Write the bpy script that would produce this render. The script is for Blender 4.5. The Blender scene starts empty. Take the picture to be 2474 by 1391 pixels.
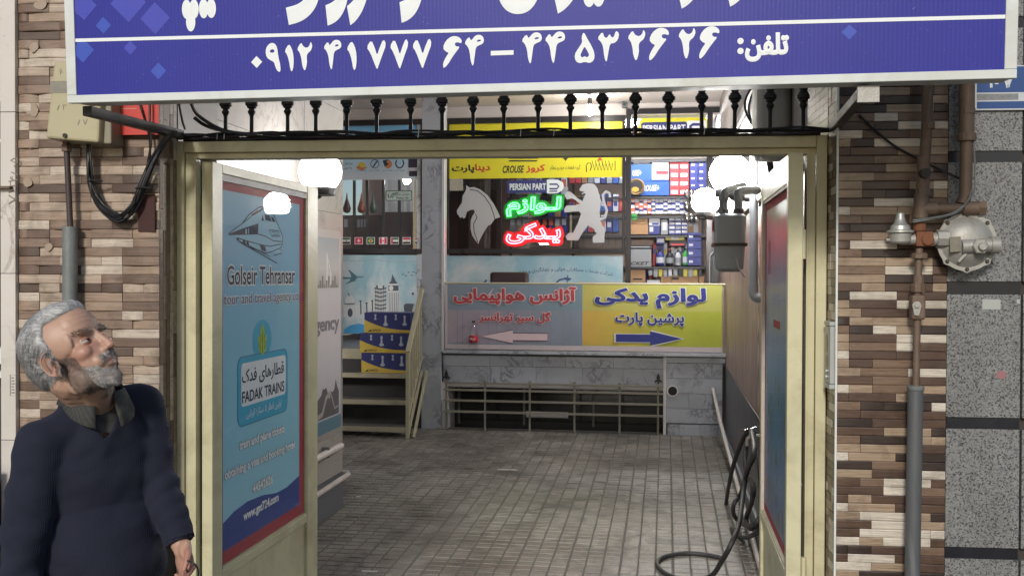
import bpy, bmesh, math, random
import numpy as np
from mathutils import Vector, Matrix, noise
from mathutils.geometry import tessellate_polygon
random.seed(7)
R = math.radians
PI = math.pi
scn = bpy.context.scene
COL = scn.collection

# ------------------------------------------------------------------ camera
FOC, PW, PH = 2500.0, 2474.0, 1391.0
EYE = Vector((0, 0, 1.72))
CAM_ROT = Matrix.Rotation(R(90 - 0.70), 3, 'X') @ Matrix.Rotation(0.0034, 3, 'Z')
cam = bpy.data.cameras.new('camera')
cam.sensor_width = 36
cam.lens = 36 * FOC / PW
cam.clip_start, cam.clip_end = 0.05, 200
camo = bpy.data.objects.new('camera', cam)
COL.objects.link(camo)
camo.matrix_world = Matrix.Translation(EYE) @ CAM_ROT.to_4x4()
scn.camera = camo

# ------------------------------------------------------------------ night sky and the street light
SUN_EL, SUN_AZ = R(26), R(15)          # from the upper left, in front of the gate
world = bpy.data.worlds.new('World')
scn.world = world
world.use_nodes = True
wn = world.node_tree.nodes
bg = wn['Background']
sky = wn.new('ShaderNodeTexSky')
sky.sky_type = 'NISHITA'
sky.sun_disc = False
sky.sun_elevation = SUN_EL
sky.sun_rotation = R(180) + SUN_AZ
sky.dust_density = 1.0
sky.ozone_density = 1.5
world.node_tree.links.new(sky.outputs[0], bg.inputs[0])
bg.inputs[1].default_value = 0.085
sun = bpy.data.lights.new('street_light', 'SUN')
sun.energy = 2.2
sun.angle = R(9.0)
sun.color = (1.0, 0.95, 0.88)
suno = bpy.data.objects.new('street_light', sun)
COL.objects.link(suno)
sd = Vector((math.sin(SUN_AZ) * math.cos(SUN_EL), math.cos(SUN_AZ) * math.cos(SUN_EL), -math.sin(SUN_EL)))
suno.rotation_euler = sd.to_track_quat('-Z', 'Y').to_euler()
suno.location = (-4, -6, 6)
vs = scn.view_settings
vs.view_transform = 'Standard'
vs.look = 'None'
vs.exposure = 0.18
vs.gamma = 1.0
vs.use_curve_mapping = False
scn.render.engine = 'CYCLES'
scn.cycles.max_bounces = 8
scn.cycles.transparent_max_bounces = 16
scn.cycles.use_denoising = True
scn.cycles.sample_clamp_indirect = 4.0

# ------------------------------------------------------------------ frames of the place
def frame(x, y, z, deg, lean=0):
    return Matrix.Translation((x, y, z)) @ Matrix.Rotation(R(deg), 4, 'Z') @ Matrix.Rotation(R(lean), 4, 'X')
FR = {'W': Matrix.Identity(4),
      'F': frame(0, 3.57, 0, -5.6),         # street facade: x along it, y into the passage
      'C': frame(0, 3.57, 0, -8.48),        # courtyard passage and back building
      'S': frame(-1.35, 3.15, 2.237, -9.5, 3)}   # shop sign
FI = {k: m.inverted() for k, m in FR.items()}
ZSLOPE = 0.03
def zf(y):                                   # the passage floor rises gently
    return ZSLOPE * max(y, 0)
def _ray(px, py, f):
    d = CAM_ROT @ Vector(((px - PW / 2) / FOC, -(py - PH / 2) / FOC, -1))
    o = FI[f] @ EYE
    return o, FI[f].to_3x3() @ d
def at(px, py, y, f='C'):                    # point of the photo on a plane y = const -> (x, z)
    o, d = _ray(px, py, f)
    t = (y - o.y) / d.y
    p = o + d * t
    return p.x, p.z
def atx(px, py, x, f='C'):                   # on a plane x = const -> (y, z)
    o, d = _ray(px, py, f)
    t = (x - o.x) / d.x
    p = o + d * t
    return p.y, p.z
def atw(px, py, dist):                       # camera aligned: at a depth -> (x, y, z)
    d = CAM_ROT @ Vector(((px - PW / 2) / FOC, -(py - PH / 2) / FOC, -1))
    return EYE + d * (dist / d.y)
def bx(px0, py0, px1, py1, y, f='C'):        # pixel box -> u0,u1,v0,v1 on plane y
    a = at(px0, (py0 + py1) / 2, y, f)[0]
    b = at(px1, (py0 + py1) / 2, y, f)[0]
    c = at((px0 + px1) / 2, py1, y, f)[1]
    d = at((px0 + px1) / 2, py0, y, f)[1]
    return a, b, c, d

# ------------------------------------------------------------------ mesh builder
class MB:
    def __init__(self):
        self.v, self.f = [], []
    def add(self, vs, fs):
        n = len(self.v)
        self.v += [tuple(p) for p in vs]
        self.f += [tuple(i + n for i in q) for q in fs]
        return self
    def box(self, x0, x1, y0, y1, z0, z1):
        x0, x1 = sorted((x0, x1)); y0, y1 = sorted((y0, y1)); z0, z1 = sorted((z0, z1))
        return self.add([(x0, y0, z0), (x1, y0, z0), (x1, y1, z0), (x0, y1, z0), (x0, y0, z1), (x1, y0, z1), (x1, y1, z1), (x0, y1, z1)],
                        [(0, 3, 2, 1), (4, 5, 6, 7), (0, 1, 5, 4), (1, 2, 6, 5), (2, 3, 7, 6), (3, 0, 4, 7)])
    def obox(self, c, ax, ay, az):           # oriented box: centre and three half axes
        c, ax, ay, az = map(Vector, (c, ax, ay, az))
        p = [c + sx * ax + sy * ay + sz * az for sz in (-1, 1) for sx, sy in ((-1, -1), (1, -1), (1, 1), (-1, 1))]
        return self.add(p, [(0, 3, 2, 1), (4, 5, 6, 7), (0, 1, 5, 4), (1, 2, 6, 5), (2, 3, 7, 6), (3, 0, 4, 7)])
    def bar(self, a, b, w, h, up=(0, 0, 1)):  # square bar between two points
        a, b = Vector(a), Vector(b)
        d = (b - a)
        l = d.length
        d.normalize()
        s = d.cross(Vector(up))
        if s.length < 1e-4:
            s = d.cross(Vector((1, 0, 0)))
        s.normalize()
        u = s.cross(d)
        return self.obox((a + b) / 2, d * l / 2, s * w / 2, u * h / 2)
    def tube(self, pts, r, n=8, caps=True, closed=False):
        pts = [Vector(p) for p in pts]
        m = len(pts)
        rs = r if isinstance(r, (list, tuple)) else [r] * m
        vs, fs = [], []
        prev = None
        for i, p in enumerate(pts):
            a = pts[(i - 1) % m] if (i > 0 or closed) else p
            b = pts[(i + 1) % m] if (i < m - 1 or closed) else p
            t = (b - a).normalized()
            if prev is None:
                s = t.cross(Vector((0, 0, 1)))
                if s.length < 0.05:
                    s = t.cross(Vector((1, 0, 0)))
            else:
                s = prev - t * prev.dot(t)
            s.normalize()
            prev = s
            u = t.cross(s)
            for k in range(n):
                q = 2 * PI * k / n
                vs.append(p + (s * math.cos(q) + u * math.sin(q)) * rs[i])
        L = m if closed else m - 1
        for i in range(L):
            j = (i + 1) % m
            for k in range(n):
                fs.append((i * n + k, i * n + (k + 1) % n, j * n + (k + 1) % n, j * n + k))
        if caps and not closed:
            fs.append(tuple(range(n - 1, -1, -1)))
            fs.append(tuple((m - 1) * n + k for k in range(n)))
        return self.add(vs, fs)
    def lathe(self, prof, c, axis='Z', n=16):   # prof: [(r, h)] along the axis from c
        c = Vector(c)
        vs, fs = [], []
        for r, h in prof:
            for k in range(n):
                q = 2 * PI * k / n
                a, b = r * math.cos(q), r * math.sin(q)
                vs.append(c + (Vector((a, b, h)) if axis == 'Z' else Vector((a, h, b)) if axis == 'Y' else Vector((h, a, b))))
        m = len(prof)
        for i in range(m - 1):
            for k in range(n):
                q = (i * n + k, i * n + (k + 1) % n, (i + 1) * n + (k + 1) % n, (i + 1) * n + k)
                fs.append(q if axis != 'Y' else q[::-1])
        fs.append(tuple(range(n)))
        fs.append(tuple((m - 1) * n + k for k in range(n)))
        return self.add(vs, fs)
    def sphere(self, c, r, nu=24, nv=14, sc=(1, 1, 1), t0=0.0, t1=PI):
        c = Vector(c)
        vs, fs = [], []
        for i in range(nv + 1):
            th = t0 + (t1 - t0) * i / nv
            for k in range(nu):
                ph = 2 * PI * k / nu
                vs.append(c + Vector((math.sin(th) * math.cos(ph) * r * sc[0], math.sin(th) * math.sin(ph) * r * sc[1], math.cos(th) * r * sc[2])))
        for i in range(nv):
            for k in range(nu):
                fs.append((i * nu + k, (i + 1) * nu + k, (i + 1) * nu + (k + 1) % nu, i * nu + (k + 1) % nu))
        return self.add(vs, fs)
    def poly(self, pts3, thick=None):           # planar polygon from 3D points; thick: vector to extrude
        pts3 = [Vector(p) for p in pts3]
        tr = tessellate_polygon([pts3])
        if thick is None:
            return self.add(pts3, [tuple(t) for t in tr])
        th = Vector(thick)
        n = len(pts3)
        fs = [tuple(t) for t in tr] + [tuple(i + n for i in reversed(t)) for t in tr]
        fs += [(i, (i + 1) % n, (i + 1) % n + n, i + n) for i in range(n)]
        return self.add(pts3 + [p + th for p in pts3], fs)

BASE = {}
def finish(name, mb, mat, base=(0, 0, 0), smooth=None, bevel=0, fixn=True):
    me = bpy.data.meshes.new(name)
    b = Vector(base)
    me.from_pydata([tuple(Vector(p) - b) for p in mb.v], [], mb.f)
    if fixn:
        bm = bmesh.new(); bm.from_mesh(me)
        bmesh.ops.recalc_face_normals(bm, faces=bm.faces)
        bm.to_mesh(me); bm.free()
    if mat:
        me.materials.append(mat)
    if smooth:
        me.polygons.foreach_set('use_smooth', [True] * len(me.polygons))
        me.set_sharp_from_angle(angle=R(smooth))
    o = bpy.data.objects.new(name, me)
    COL.objects.link(o)
    if bevel:
        m = o.modifiers.new('bevel', 'BEVEL')
        m.width = bevel; m.segments = 2; m.limit_method = 'ANGLE'; m.angle_limit = R(40)
        m.harden_normals = False
    return o
def tag(o, label, cat, group=None, kind=None):
    if label: o['label'] = label
    if cat: o['category'] = cat
    if group: o['group'] = group
    if kind: o['kind'] = kind
    return o
def thing(name, label, cat, f, base, group=None):
    o = bpy.data.objects.new(name, None)
    o.empty_display_size = 0.05
    COL.objects.link(o)
    o.matrix_world = FR[f] @ Matrix.Translation(base)
    BASE[o.name] = Vector(base)
    return tag(o, label, cat, group)
def part(parent, name, mb, mat, smooth=None, bevel=0, label=None, kind=None):
    b = BASE[parent.name]
    o = finish(name, mb, mat, b, smooth, bevel)
    o.parent = parent
    BASE[o.name] = b
    if label: o['label'] = label
    if kind: o['kind'] = kind
    return o
def one(name, label, cat, f, mb, mat, group=None, smooth=None, bevel=0, base=None, kind=None):
    if base is None:
        a = np.array(mb.v)
        base = ((a[:, 0].min() + a[:, 0].max()) / 2, (a[:, 1].min() + a[:, 1].max()) / 2, a[:, 2].min())
    o = finish(name, mb, mat, base, smooth, bevel)
    o.matrix_world = FR[f] @ Matrix.Translation(base)
    BASE[o.name] = Vector(base)
    return tag(o, label, cat, group, kind)
def struct(name, f, mb, mat, smooth=None, bevel=0, base=(0, 0, 0)):
    o = finish(name, mb, mat, base, smooth, bevel)
    o.matrix_world = FR[f] @ Matrix.Translation(base)
    BASE[o.name] = Vector(base)
    o['kind'] = 'structure'
    return o
def inst(parent, name, me, loc, rot=(0, 0, 0), sc=(1, 1, 1)):   # a piece sharing mesh data
    o = bpy.data.objects.new(name, me)
    COL.objects.link(o)
    o.parent = parent
    o.location = Vector(loc) - BASE[parent.name]
    o.rotation_euler = rot
    o.scale = sc
    return o
def copy_tree(src, loc_frame, f, label=None, group=None):
    def rec(s, p):
        c = s.copy()
        COL.objects.link(c)
        if p: c.parent = p
        for k in s.children:
            rec(k, c)
        return c
    r = rec(src, None)
    r.matrix_world = FR[f] @ Matrix.Translation(loc_frame)
    BASE[r.name] = Vector(loc_frame)
    if label: r['label'] = label
    if group: r['group'] = group
    return r
def crv(pts, n=8):                              # Catmull-Rom through points
    pts = [Vector(p) for p in pts]
    out = []
    for i in range(len(pts) - 1):
        p0 = pts[max(i - 1, 0)]; p1 = pts[i]; p2 = pts[i + 1]; p3 = pts[min(i + 2, len(pts) - 1)]
        for k in range(n):
            t = k / n
            out.append(0.5 * ((2 * p1) + (p2 - p0) * t + (2 * p0 - 5 * p1 + 4 * p2 - p3) * t * t + (3 * p1 - p0 - 3 * p2 + p3) * t ** 3))
    out.append(pts[-1])
    return out

# ------------------------------------------------------------------ lettering (shaped Persian and Latin)
AR = {'ا': (0xFE8D, 2), 'آ': (0xFE81, 2), 'ب': (0xFE8F, 4), 'پ': (0xFB56, 4), 'ت': (0xFE95, 4), 'ج': (0xFE9D, 4), 'چ': (0xFB7A, 4),
      'ح': (0xFEA1, 4), 'خ': (0xFEA5, 4), 'د': (0xFEA9, 2), 'ر': (0xFEAD, 2), 'ز': (0xFEAF, 2), 'ژ': (0xFB8A, 2), 'س': (0xFEB1, 4),
      'ش': (0xFEB5, 4), 'ط': (0xFEC1, 4), 'ظ': (0xFEC5, 4), 'ع': (0xFEC9, 4), 'ف': (0xFED1, 4), 'ق': (0xFED5, 4), 'ک': (0xFB8E, 4), 'گ': (0xFB92, 4),
      'ل': (0xFEDD, 4), 'م': (0xFEE1, 4), 'ن': (0xFEE5, 4), 'و': (0xFEED, 2), 'ه': (0xFEE9, 4), 'ی': (0xFBFC, 4), 'ـ': (0x0640, 9)}
def shape(s):
    if not any(c in AR for c in s):
        return s
    out = []
    for i, c in enumerate(s):
        if c not in AR:
            out.append(c); continue
        b, n = AR[c]
        pj = i > 0 and s[i - 1] in AR and AR[s[i - 1]][1] != 2
        nj = i + 1 < len(s) and s[i + 1] in AR and n != 2
        out.append(chr(b) if n == 9 else chr(b + ((3 if nj else 1) if pj else (2 if nj else 0))))
    return ''.join(reversed(out))
def glyphs(body, bold=0.0, shear=0.0, outline=None):
    c = bpy.data.curves.new('lettering', 'FONT')
    c.body = shape(body)
    c.size = 1
    c.shear = shear
    c.resolution_u = 4
    if outline:
        c.fill_mode = 'NONE'; c.offset = bold; c.bevel_depth = outline; c.bevel_resolution = 1
    elif bold:
        c.bevel_depth = bold; c.bevel_resolution = 0
    o = bpy.data.objects.new('lettering', c)
    me = bpy.data.meshes.new_from_object(o)
    n = len(me.vertices)
    v = np.zeros(n * 3, np.float32); me.vertices.foreach_get('co', v); v = v.reshape(-1, 3).astype(float)
    fs = [tuple(p.vertices) for p in me.polygons]
    bpy.data.meshes.remove(me); bpy.data.objects.remove(o); bpy.data.curves.remove(c)
    par = list(range(n))
    def find(a):
        while par[a] != a:
            par[a] = par[par[a]]; a = par[a]
        return a
    for q in fs:
        r0 = find(q[0])
        for i in q[1:]:
            par[find(i)] = r0
    ids = {}
    isl = np.array([ids.setdefault(find(i), len(ids)) for i in range(n)])
    return v, fs, isl
def text_mb(mb, body, P, box, n=0.002, bold=0.0, shear=0.0, grow=0.0, lift=0.00025, keep=None, ref=None):
    """fit lettering into box=(u0,u1,v0,v1) of the plane map P(u,v,n); keep='h' keeps proportions by height"""
    v, fs, isl = glyphs(body, bold, shear)
    if not len(v):
        return mb
    u0, u1, v0, v1 = box
    lo, hi = v.min(0), v.max(0)
    if ref is not None:
        rv = glyphs(body, ref, shear)[0]; lo, hi = rv.min(0), rv.max(0)
    sx = (u1 - u0) / (hi[0] - lo[0]); sy = (v1 - v0) / (hi[1] - lo[1])
    if keep == 'h':
        sx = math.copysign(abs(sy), sx)
    zz = np.where(v[:, 2] >= v[:, 2].max() - 1e-5, 0.0, -0.0004) if bold else np.zeros(len(v))
    pts = [P(u0 + (p[0] - lo[0]) * sx, v0 + (p[1] - lo[1]) * sy, n + z + (i % 5) * lift) for p, z, i in zip(v, zz, isl)]
    return mb.add(pts, fs)
def PY(y):      # plane facing the street at depth y
    return lambda u, v, n: (u, y - n, v)
def PX(x):      # plane facing +x at x; u runs into the depth
    return lambda u, v, n: (x + n, u, v)
def PXn(x):     # plane facing -x
    return lambda u, v, n: (x - n, u, v)
def polyp(mb, P, pts, n=0.002):
    return mb.poly([P(u, v, n) for u, v in pts])
def rectp(mb, P, box, n=0.002):
    u0, u1, v0, v1 = box
    return mb.add([P(u0, v0, n), P(u1, v0, n), P(u1, v1, n), P(u0, v1, n)], [(0, 1, 2, 3)])
def strokep(mb, P, pts, w, n=0.002, closed=False):
    pts = [Vector((a, b)) for a, b in pts]
    m = len(pts)
    L, Rr = [], []
    for i, p in enumerate(pts):
        a = pts[i - 1] if (i > 0 or closed) else p
        b = pts[(i + 1) % m] if (i < m - 1 or closed) else p
        t = (b - a).normalized()
        q = Vector((-t.y, t.x)) * (w / 2)
        L.append(p + q); Rr.append(p - q)
    vs = [P(q.x, q.y, n) for q in L] + [P(q.x, q.y, n) for q in Rr]
    fs = [(i, (i + 1) % m, (i + 1) % m + m, i + m) for i in range(m if closed else m - 1)]
    return mb.add(vs, fs)
def ellp(mb, P, cu, cv, ru, rv, n=0.002, k=20, a0=0, a1=360):
    pts = [(cu + ru * math.cos(R(a0 + (a1 - a0) * i / k)), cv + rv * math.sin(R(a0 + (a1 - a0) * i / k))) for i in range(k + (0 if a1 - a0 == 360 else 1))]
    return polyp(mb, P, pts, n)
def rrectp(mb, P, box, r, n=0.002, k=5):
    u0, u1, v0, v1 = box
    pts = []
    for cx, cy, s in ((u1 - r, v1 - r, 0), (u0 + r, v1 - r, 90), (u0 + r, v0 + r, 180), (u1 - r, v0 + r, 270)):
        pts += [(cx + r * math.cos(R(s + 90 * i / k)), cy + r * math.sin(R(s + 90 * i / k))) for i in range(k + 1)]
    return polyp(mb, P, pts, n)

# ------------------------------------------------------------------ materials
MATS = {}
def srgb(r, g, b):
    f = lambda c: ((c / 255 + 0.055) / 1.055) ** 2.4 if c > 10 else c / 255 / 12.92
    return (f(r), f(g), f(b))
def nodes(name):
    m = bpy.data.materials.new(name)
    m.use_nodes = True
    nt = m.node_tree
    return m, nt, nt.nodes['Principled BSDF']
def mixc(nt, fac, a, b, blend='MIX'):
    x = nt.nodes.new('ShaderNodeMix'); x.data_type = 'RGBA'; x.blend_type = blend
    for s, val in ((x.inputs[0], fac), (x.inputs[6], a), (x.inputs[7], b)):
        if hasattr(val, 'is_output'):
            nt.links.new(val, s)
        elif isinstance(val, (int, float)):
            s.default_value = val
        else:
            s.default_value = (*val[:3], 1)
    return x.outputs[2]
def ramp(nt, fac, stops, interp='LINEAR'):
    r = nt.nodes.new('ShaderNodeValToRGB')
    r.color_ramp.interpolation = interp
    e = r.color_ramp.elements
    while len(e) < len(stops):
        e.new(0.5)
    for q, (p, c) in zip(e, stops):
        q.position = p
        q.color = (*c, 1) if len(c) == 3 else c
    nt.links.new(fac, r.inputs[0])
    return r.outputs[0]
def noi(nt, scale, detail=4, rough=0.6, vec=None, dist=0.0):
    t = nt.nodes.new('ShaderNodeTexNoise')
    t.inputs['Scale'].default_value = scale; t.inputs['Detail'].default_value = detail
    t.inputs['Roughness'].default_value = rough; t.inputs['Distortion'].default_value = dist
    if vec is not None:
        nt.links.new(vec, t.inputs['Vector'])
    return t.outputs[0]
def coord(nt, kind='Object', sc=None):
    t = nt.nodes.new('ShaderNodeTexCoord')
    o = t.outputs[kind]
    if sc:
        m = nt.nodes.new('ShaderNodeMapping'); m.inputs['Scale'].default_value = sc
        nt.links.new(o, m.inputs['Vector']); o = m.outputs[0]
    return o
def bump(nt, p, h, strength, dist=0.01):
    b = nt.nodes.new('ShaderNodeBump')
    b.inputs['Strength'].default_value = strength; b.inputs['Distance'].default_value = dist
    nt.links.new(h, b.inputs['Height']); nt.links.new(b.outputs[0], p.inputs['Normal'])
BW = [(0, (0, 0, 0)), (1, (1, 1, 1))]
def M(name, col, rough=0.6, metal=0.0, var=0.2, scale=6.0, bmp=0.15, bscale=90.0, dirt=None, dirtamt=0.4, rand=0.0, spec=0.5, coat=0.0, stretch=None, kind='Object'):
    if name in MATS:
        return MATS[name]
    m, nt, p = nodes(name)
    v = coord(nt, kind, stretch)
    n1 = noi(nt, scale, 5, 0.65, v)
    c = mixc(nt, n1, [x * (1 - var) for x in col], [min(1, x * (1 + var)) for x in col])
    if dirt is not None:
        n2 = ramp(nt, noi(nt, scale * 0.45, 6, 0.7, v, 0.6), [(0.48, (0, 0, 0)), (0.72, (dirtamt,) * 3)])
        c = mixc(nt, n2, c, dirt)
    if rand:
        oi = nt.nodes.new('ShaderNodeObjectInfo')
        hs = nt.nodes.new('ShaderNodeHueSaturation')
        mr = nt.nodes.new('ShaderNodeMapRange')
        mr.inputs[3].default_value = 1 - rand; mr.inputs[4].default_value = 1 + rand
        nt.links.new(oi.outputs['Random'], mr.inputs[0]); nt.links.new(mr.outputs[0], hs.inputs['Value'])
        nt.links.new(c, hs.inputs['Color']); c = hs.outputs[0]
    nt.links.new(c, p.inputs['Base Color'])
    mr = nt.nodes.new('ShaderNodeMapRange')
    mr.inputs[3].default_value = max(0.02, rough - 0.1); mr.inputs[4].default_value = min(1, rough + 0.12)
    nt.links.new(n1, mr.inputs[0]); nt.links.new(mr.outputs[0], p.inputs['Roughness'])
    p.inputs['Metallic'].default_value = metal
    p.inputs['Specular IOR Level'].default_value = spec
    p.inputs['Coat Weight'].default_value = coat
    if bmp:
        bump(nt, p, noi(nt, bscale, 4, 0.6, v), bmp, 0.004)
    MATS[name] = m
    return m
def ink(name, col, rough=0.45, spec=0.4):        # flat print
    if name in MATS:
        return MATS[name]
    return M(name, col, rough, 0, 0.05, 25, 0.0, spec=spec)
def emit(name, col, strength):
    m, nt, p = nodes(name)
    p.inputs['Base Color'].default_value = (*[min(0.8, c) for c in col], 1)
    p.inputs['Emission Color'].default_value = (*col, 1)
    p.inputs['Emission Strength'].default_value = strength
    MATS[name] = m
    return m
def grad(name, stops, axis=2, rough=0.4, var=0.06, spec=0.4, nscale=3.0):   # a printed or tinted gradient over the thing's own height or width
    m, nt, p = nodes(name)
    s = nt.nodes.new('ShaderNodeSeparateXYZ')
    g = coord(nt, 'Generated')
    nt.links.new(g, s.inputs[0])
    c = ramp(nt, s.outputs[axis], stops)
    n = noi(nt, nscale, 5, 0.6, g)
    c = mixc(nt, 1.0, c, ramp(nt, n, [(0.3, (1 - var,) * 3), (0.7, (1, 1, 1))]), 'MULTIPLY')
    nt.links.new(c, p.inputs['Base Color'])
    p.inputs['Roughness'].default_value = rough
    p.inputs['Specular IOR Level'].default_value = spec
    MATS[name] = m
    return m
def glassm(name, tint=(0.9, 0.95, 0.95), clear=0.8, rough=0.03, fres=1.0):
    m, nt, p = nodes(name)
    t = nt.nodes.new('ShaderNodeBsdfTransparent'); t.inputs[0].default_value = (*tint, 1)
    g = nt.nodes.new('ShaderNodeBsdfGlossy'); g.inputs['Roughness'].default_value = rough
    fr = nt.nodes.new('ShaderNodeFresnel'); fr.inputs[0].default_value = 1.5
    ad = nt.nodes.new('ShaderNodeMath'); ad.operation = 'ADD'; ad.inputs[1].default_value = 1 - clear; ad.use_clamp = True
    mf = nt.nodes.new('ShaderNodeMath'); mf.operation = 'MULTIPLY'; mf.inputs[1].default_value = fres
    nt.links.new(fr.outputs[0], mf.inputs[0]); nt.links.new(mf.outputs[0], ad.inputs[0])
    x = nt.nodes.new('ShaderNodeMixShader')
    nt.links.new(ad.outputs[0], x.inputs[0]); nt.links.new(t.outputs[0], x.inputs[1]); nt.links.new(g.outputs[0], x.inputs[2])
    nt.links.new(x.outputs[0], nt.nodes['Material Output'].inputs[0])
    MATS[name] = m
    return m

# wood-look sticks: every stick gets its own tone, grain along its length
def stick_mat(name, stops, gloss):
    m, nt, p = nodes(name)
    oi = nt.nodes.new('ShaderNodeObjectInfo')
    tone = ramp(nt, oi.outputs['Random'], stops, 'CONSTANT')
    v = coord(nt, 'Object', (1.0, 1.0, 9.0))
    ad = nt.nodes.new('ShaderNodeVectorMath'); ad.operation = 'ADD'
    mu = nt.nodes.new('ShaderNodeMath'); mu.operation = 'MULTIPLY'; mu.inputs[1].default_value = 57.0
    nt.links.new(oi.outputs['Random'], mu.inputs[0])
    nt.links.new(v, ad.inputs[0]); nt.links.new(mu.outputs[0], ad.inputs[1])
    n1 = noi(nt, 1.6, 8, 0.7, ad.outputs[0], 0.8)
    n2 = noi(nt, 0.8, 3, 0.5, ad.outputs[0])
    c = mixc(nt, 1.0, tone, ramp(nt, n1, [(0.32, (0.5, 0.46, 0.42)), (0.5, (0.95, 0.95, 0.95)), (0.75, (1.15, 1.13, 1.1))]), 'MULTIPLY')
    c = mixc(nt, 1.0, c, ramp(nt, n2, [(0.3, (0.8, 0.78, 0.76)), (0.7, (1.1, 1.1, 1.1))]), 'MULTIPLY')
    gp = nt.nodes.new('ShaderNodeNewGeometry').outputs['Position']
    c = mixc(nt, 1.0, c, ramp(nt, noi(nt, 7, 6, 0.7, gp, 0.6), [(0.32, (0.62, 0.6, 0.58)), (0.5, (1, 1, 1)), (0.72, (1.1, 1.09, 1.08))]), 'MULTIPLY')
    nt.links.new(c, p.inputs['Base Color'])
    mr = nt.nodes.new('ShaderNodeMapRange'); mr.inputs[3].default_value = gloss; mr.inputs[4].default_value = gloss + 0.25
    nt.links.new(n1, mr.inputs[0]); nt.links.new(mr.outputs[0], p.inputs['Roughness'])
    bump(nt, p, n1, 0.25, 0.003)
    return m
STK_L = stick_mat('stick_tile_pale', [(0, (0.45, 0.36, 0.285)), (0.22, (0.25, 0.175, 0.13)), (0.40, (0.55, 0.475, 0.395)), (0.60, (0.165, 0.108, 0.078)), (0.77, (0.34, 0.25, 0.185)), (0.90, (0.105, 0.067, 0.05))], 0.38)
STK_R = stick_mat('stick_tile_dark', [(0, (0.105, 0.062, 0.043)), (0.17, (0.34, 0.255, 0.18)), (0.36, (0.09, 0.054, 0.039)), (0.5, (0.60, 0.55, 0.47)), (0.74, (0.19, 0.125, 0.085)), (0.88, (0.042, 0.027, 0.022))], 0.22)

def marble_mat(name, base, vein, scale, rough=0.3, rand=0.12, vein_w=0.06):
    m, nt, p = nodes(name)
    oi = nt.nodes.new('ShaderNodeObjectInfo')
    ad = nt.nodes.new('ShaderNodeVectorMath'); ad.operation = 'ADD'
    mu = nt.nodes.new('ShaderNodeMath'); mu.operation = 'MULTIPLY'; mu.inputs[1].default_value = 31.0
    nt.links.new(oi.outputs['Random'], mu.inputs[0])
    nt.links.new(coord(nt, 'Object'), ad.inputs[0]); nt.links.new(mu.outputs[0], ad.inputs[1])
    v = ad.outputs[0]
    n = noi(nt, scale, 7, 0.62, v, 1.4)
    ve = ramp(nt, n, [(0.5 - vein_w, (0, 0, 0)), (0.5, (0.75, 0.75, 0.75)), (0.5 + vein_w, (0, 0, 0))])
    n3 = ramp(nt, noi(nt, scale * 0.7, 3, 0.5, v), [(0.45, (0, 0, 0)), (0.62, (1, 1, 1))])
    ve = mixc(nt, 1.0, ve, n3, 'MULTIPLY')
    cl = mixc(nt, noi(nt, scale * 0.6, 5, 0.6, v), [x * 0.8 for x in base], [min(1, x * 1.12) for x in base])
    c = mixc(nt, ve, cl, vein)
    st = ramp(nt, noi(nt, scale * 0.35, 6, 0.7, v, 0.8), [(0.55, (0, 0, 0)), (0.8, (0.35, 0.35, 0.35))])
    c = mixc(nt, st, c, [x * 0.45 for x in base])
    hs = nt.nodes.new('ShaderNodeHueSaturation'); mr = nt.nodes.new('ShaderNodeMapRange')
    mr.inputs[3].default_value = 1 - rand; mr.inputs[4].default_value = 1 + rand
    nt.links.new(oi.outputs['Random'], mr.inputs[0]); nt.links.new(mr.outputs[0], hs.inputs['Value']); nt.links.new(c, hs.inputs['Color'])
    nt.links.new(hs.outputs[0], p.inputs['Base Color'])
    p.inputs['Roughness'].default_value = rough
    bump(nt, p, n, 0.08, 0.003)
    MATS[name] = m
    return m
MARB = marble_mat('grey_marble', (0.36, 0.38, 0.42), (0.07, 0.07, 0.085), 5.0)
MARB_L = marble_mat('cream_stone', (0.31, 0.285, 0.265), (0.12, 0.1, 0.09), 3.0, 0.4, 0.14, 0.03)
MARB_W = marble_mat('white_strip_stone', (0.62, 0.58, 0.53), (0.25, 0.2, 0.16), 2.5, 0.35, 0.06, 0.03)

def granite_mat():
    m, nt, p = nodes('speckled_granite')
    v = coord(nt, 'Object')
    vo = nt.nodes.new('ShaderNodeTexVoronoi'); vo.inputs['Scale'].default_value = 240; vo.inputs['Randomness'].default_value = 1
    nt.links.new(v, vo.inputs['Vector'])
    sp = nt.nodes.new('ShaderNodeSeparateColor'); nt.links.new(vo.outputs['Color'], sp.inputs[0])
    c = ramp(nt, sp.outputs[0], [(0, (0.05, 0.05, 0.055)), (0.16, (0.16, 0.165, 0.17)), (0.35, (0.22, 0.225, 0.225)), (0.7, (0.26, 0.265, 0.258)), (0.92, (0.11, 0.11, 0.12))], 'CONSTANT')
    c = mixc(nt, 1.0, c, ramp(nt, noi(nt, 5, 5, 0.6, v), [(0.3, (0.75, 0.73, 0.7)), (0.7, (1, 1, 1))]), 'MULTIPLY')
    nt.links.new(c, p.inputs['Base Color'])
    p.inputs['Roughness'].default_value = 0.45
    MATS['granite'] = m
    return m
GRAN = granite_mat()

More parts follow.
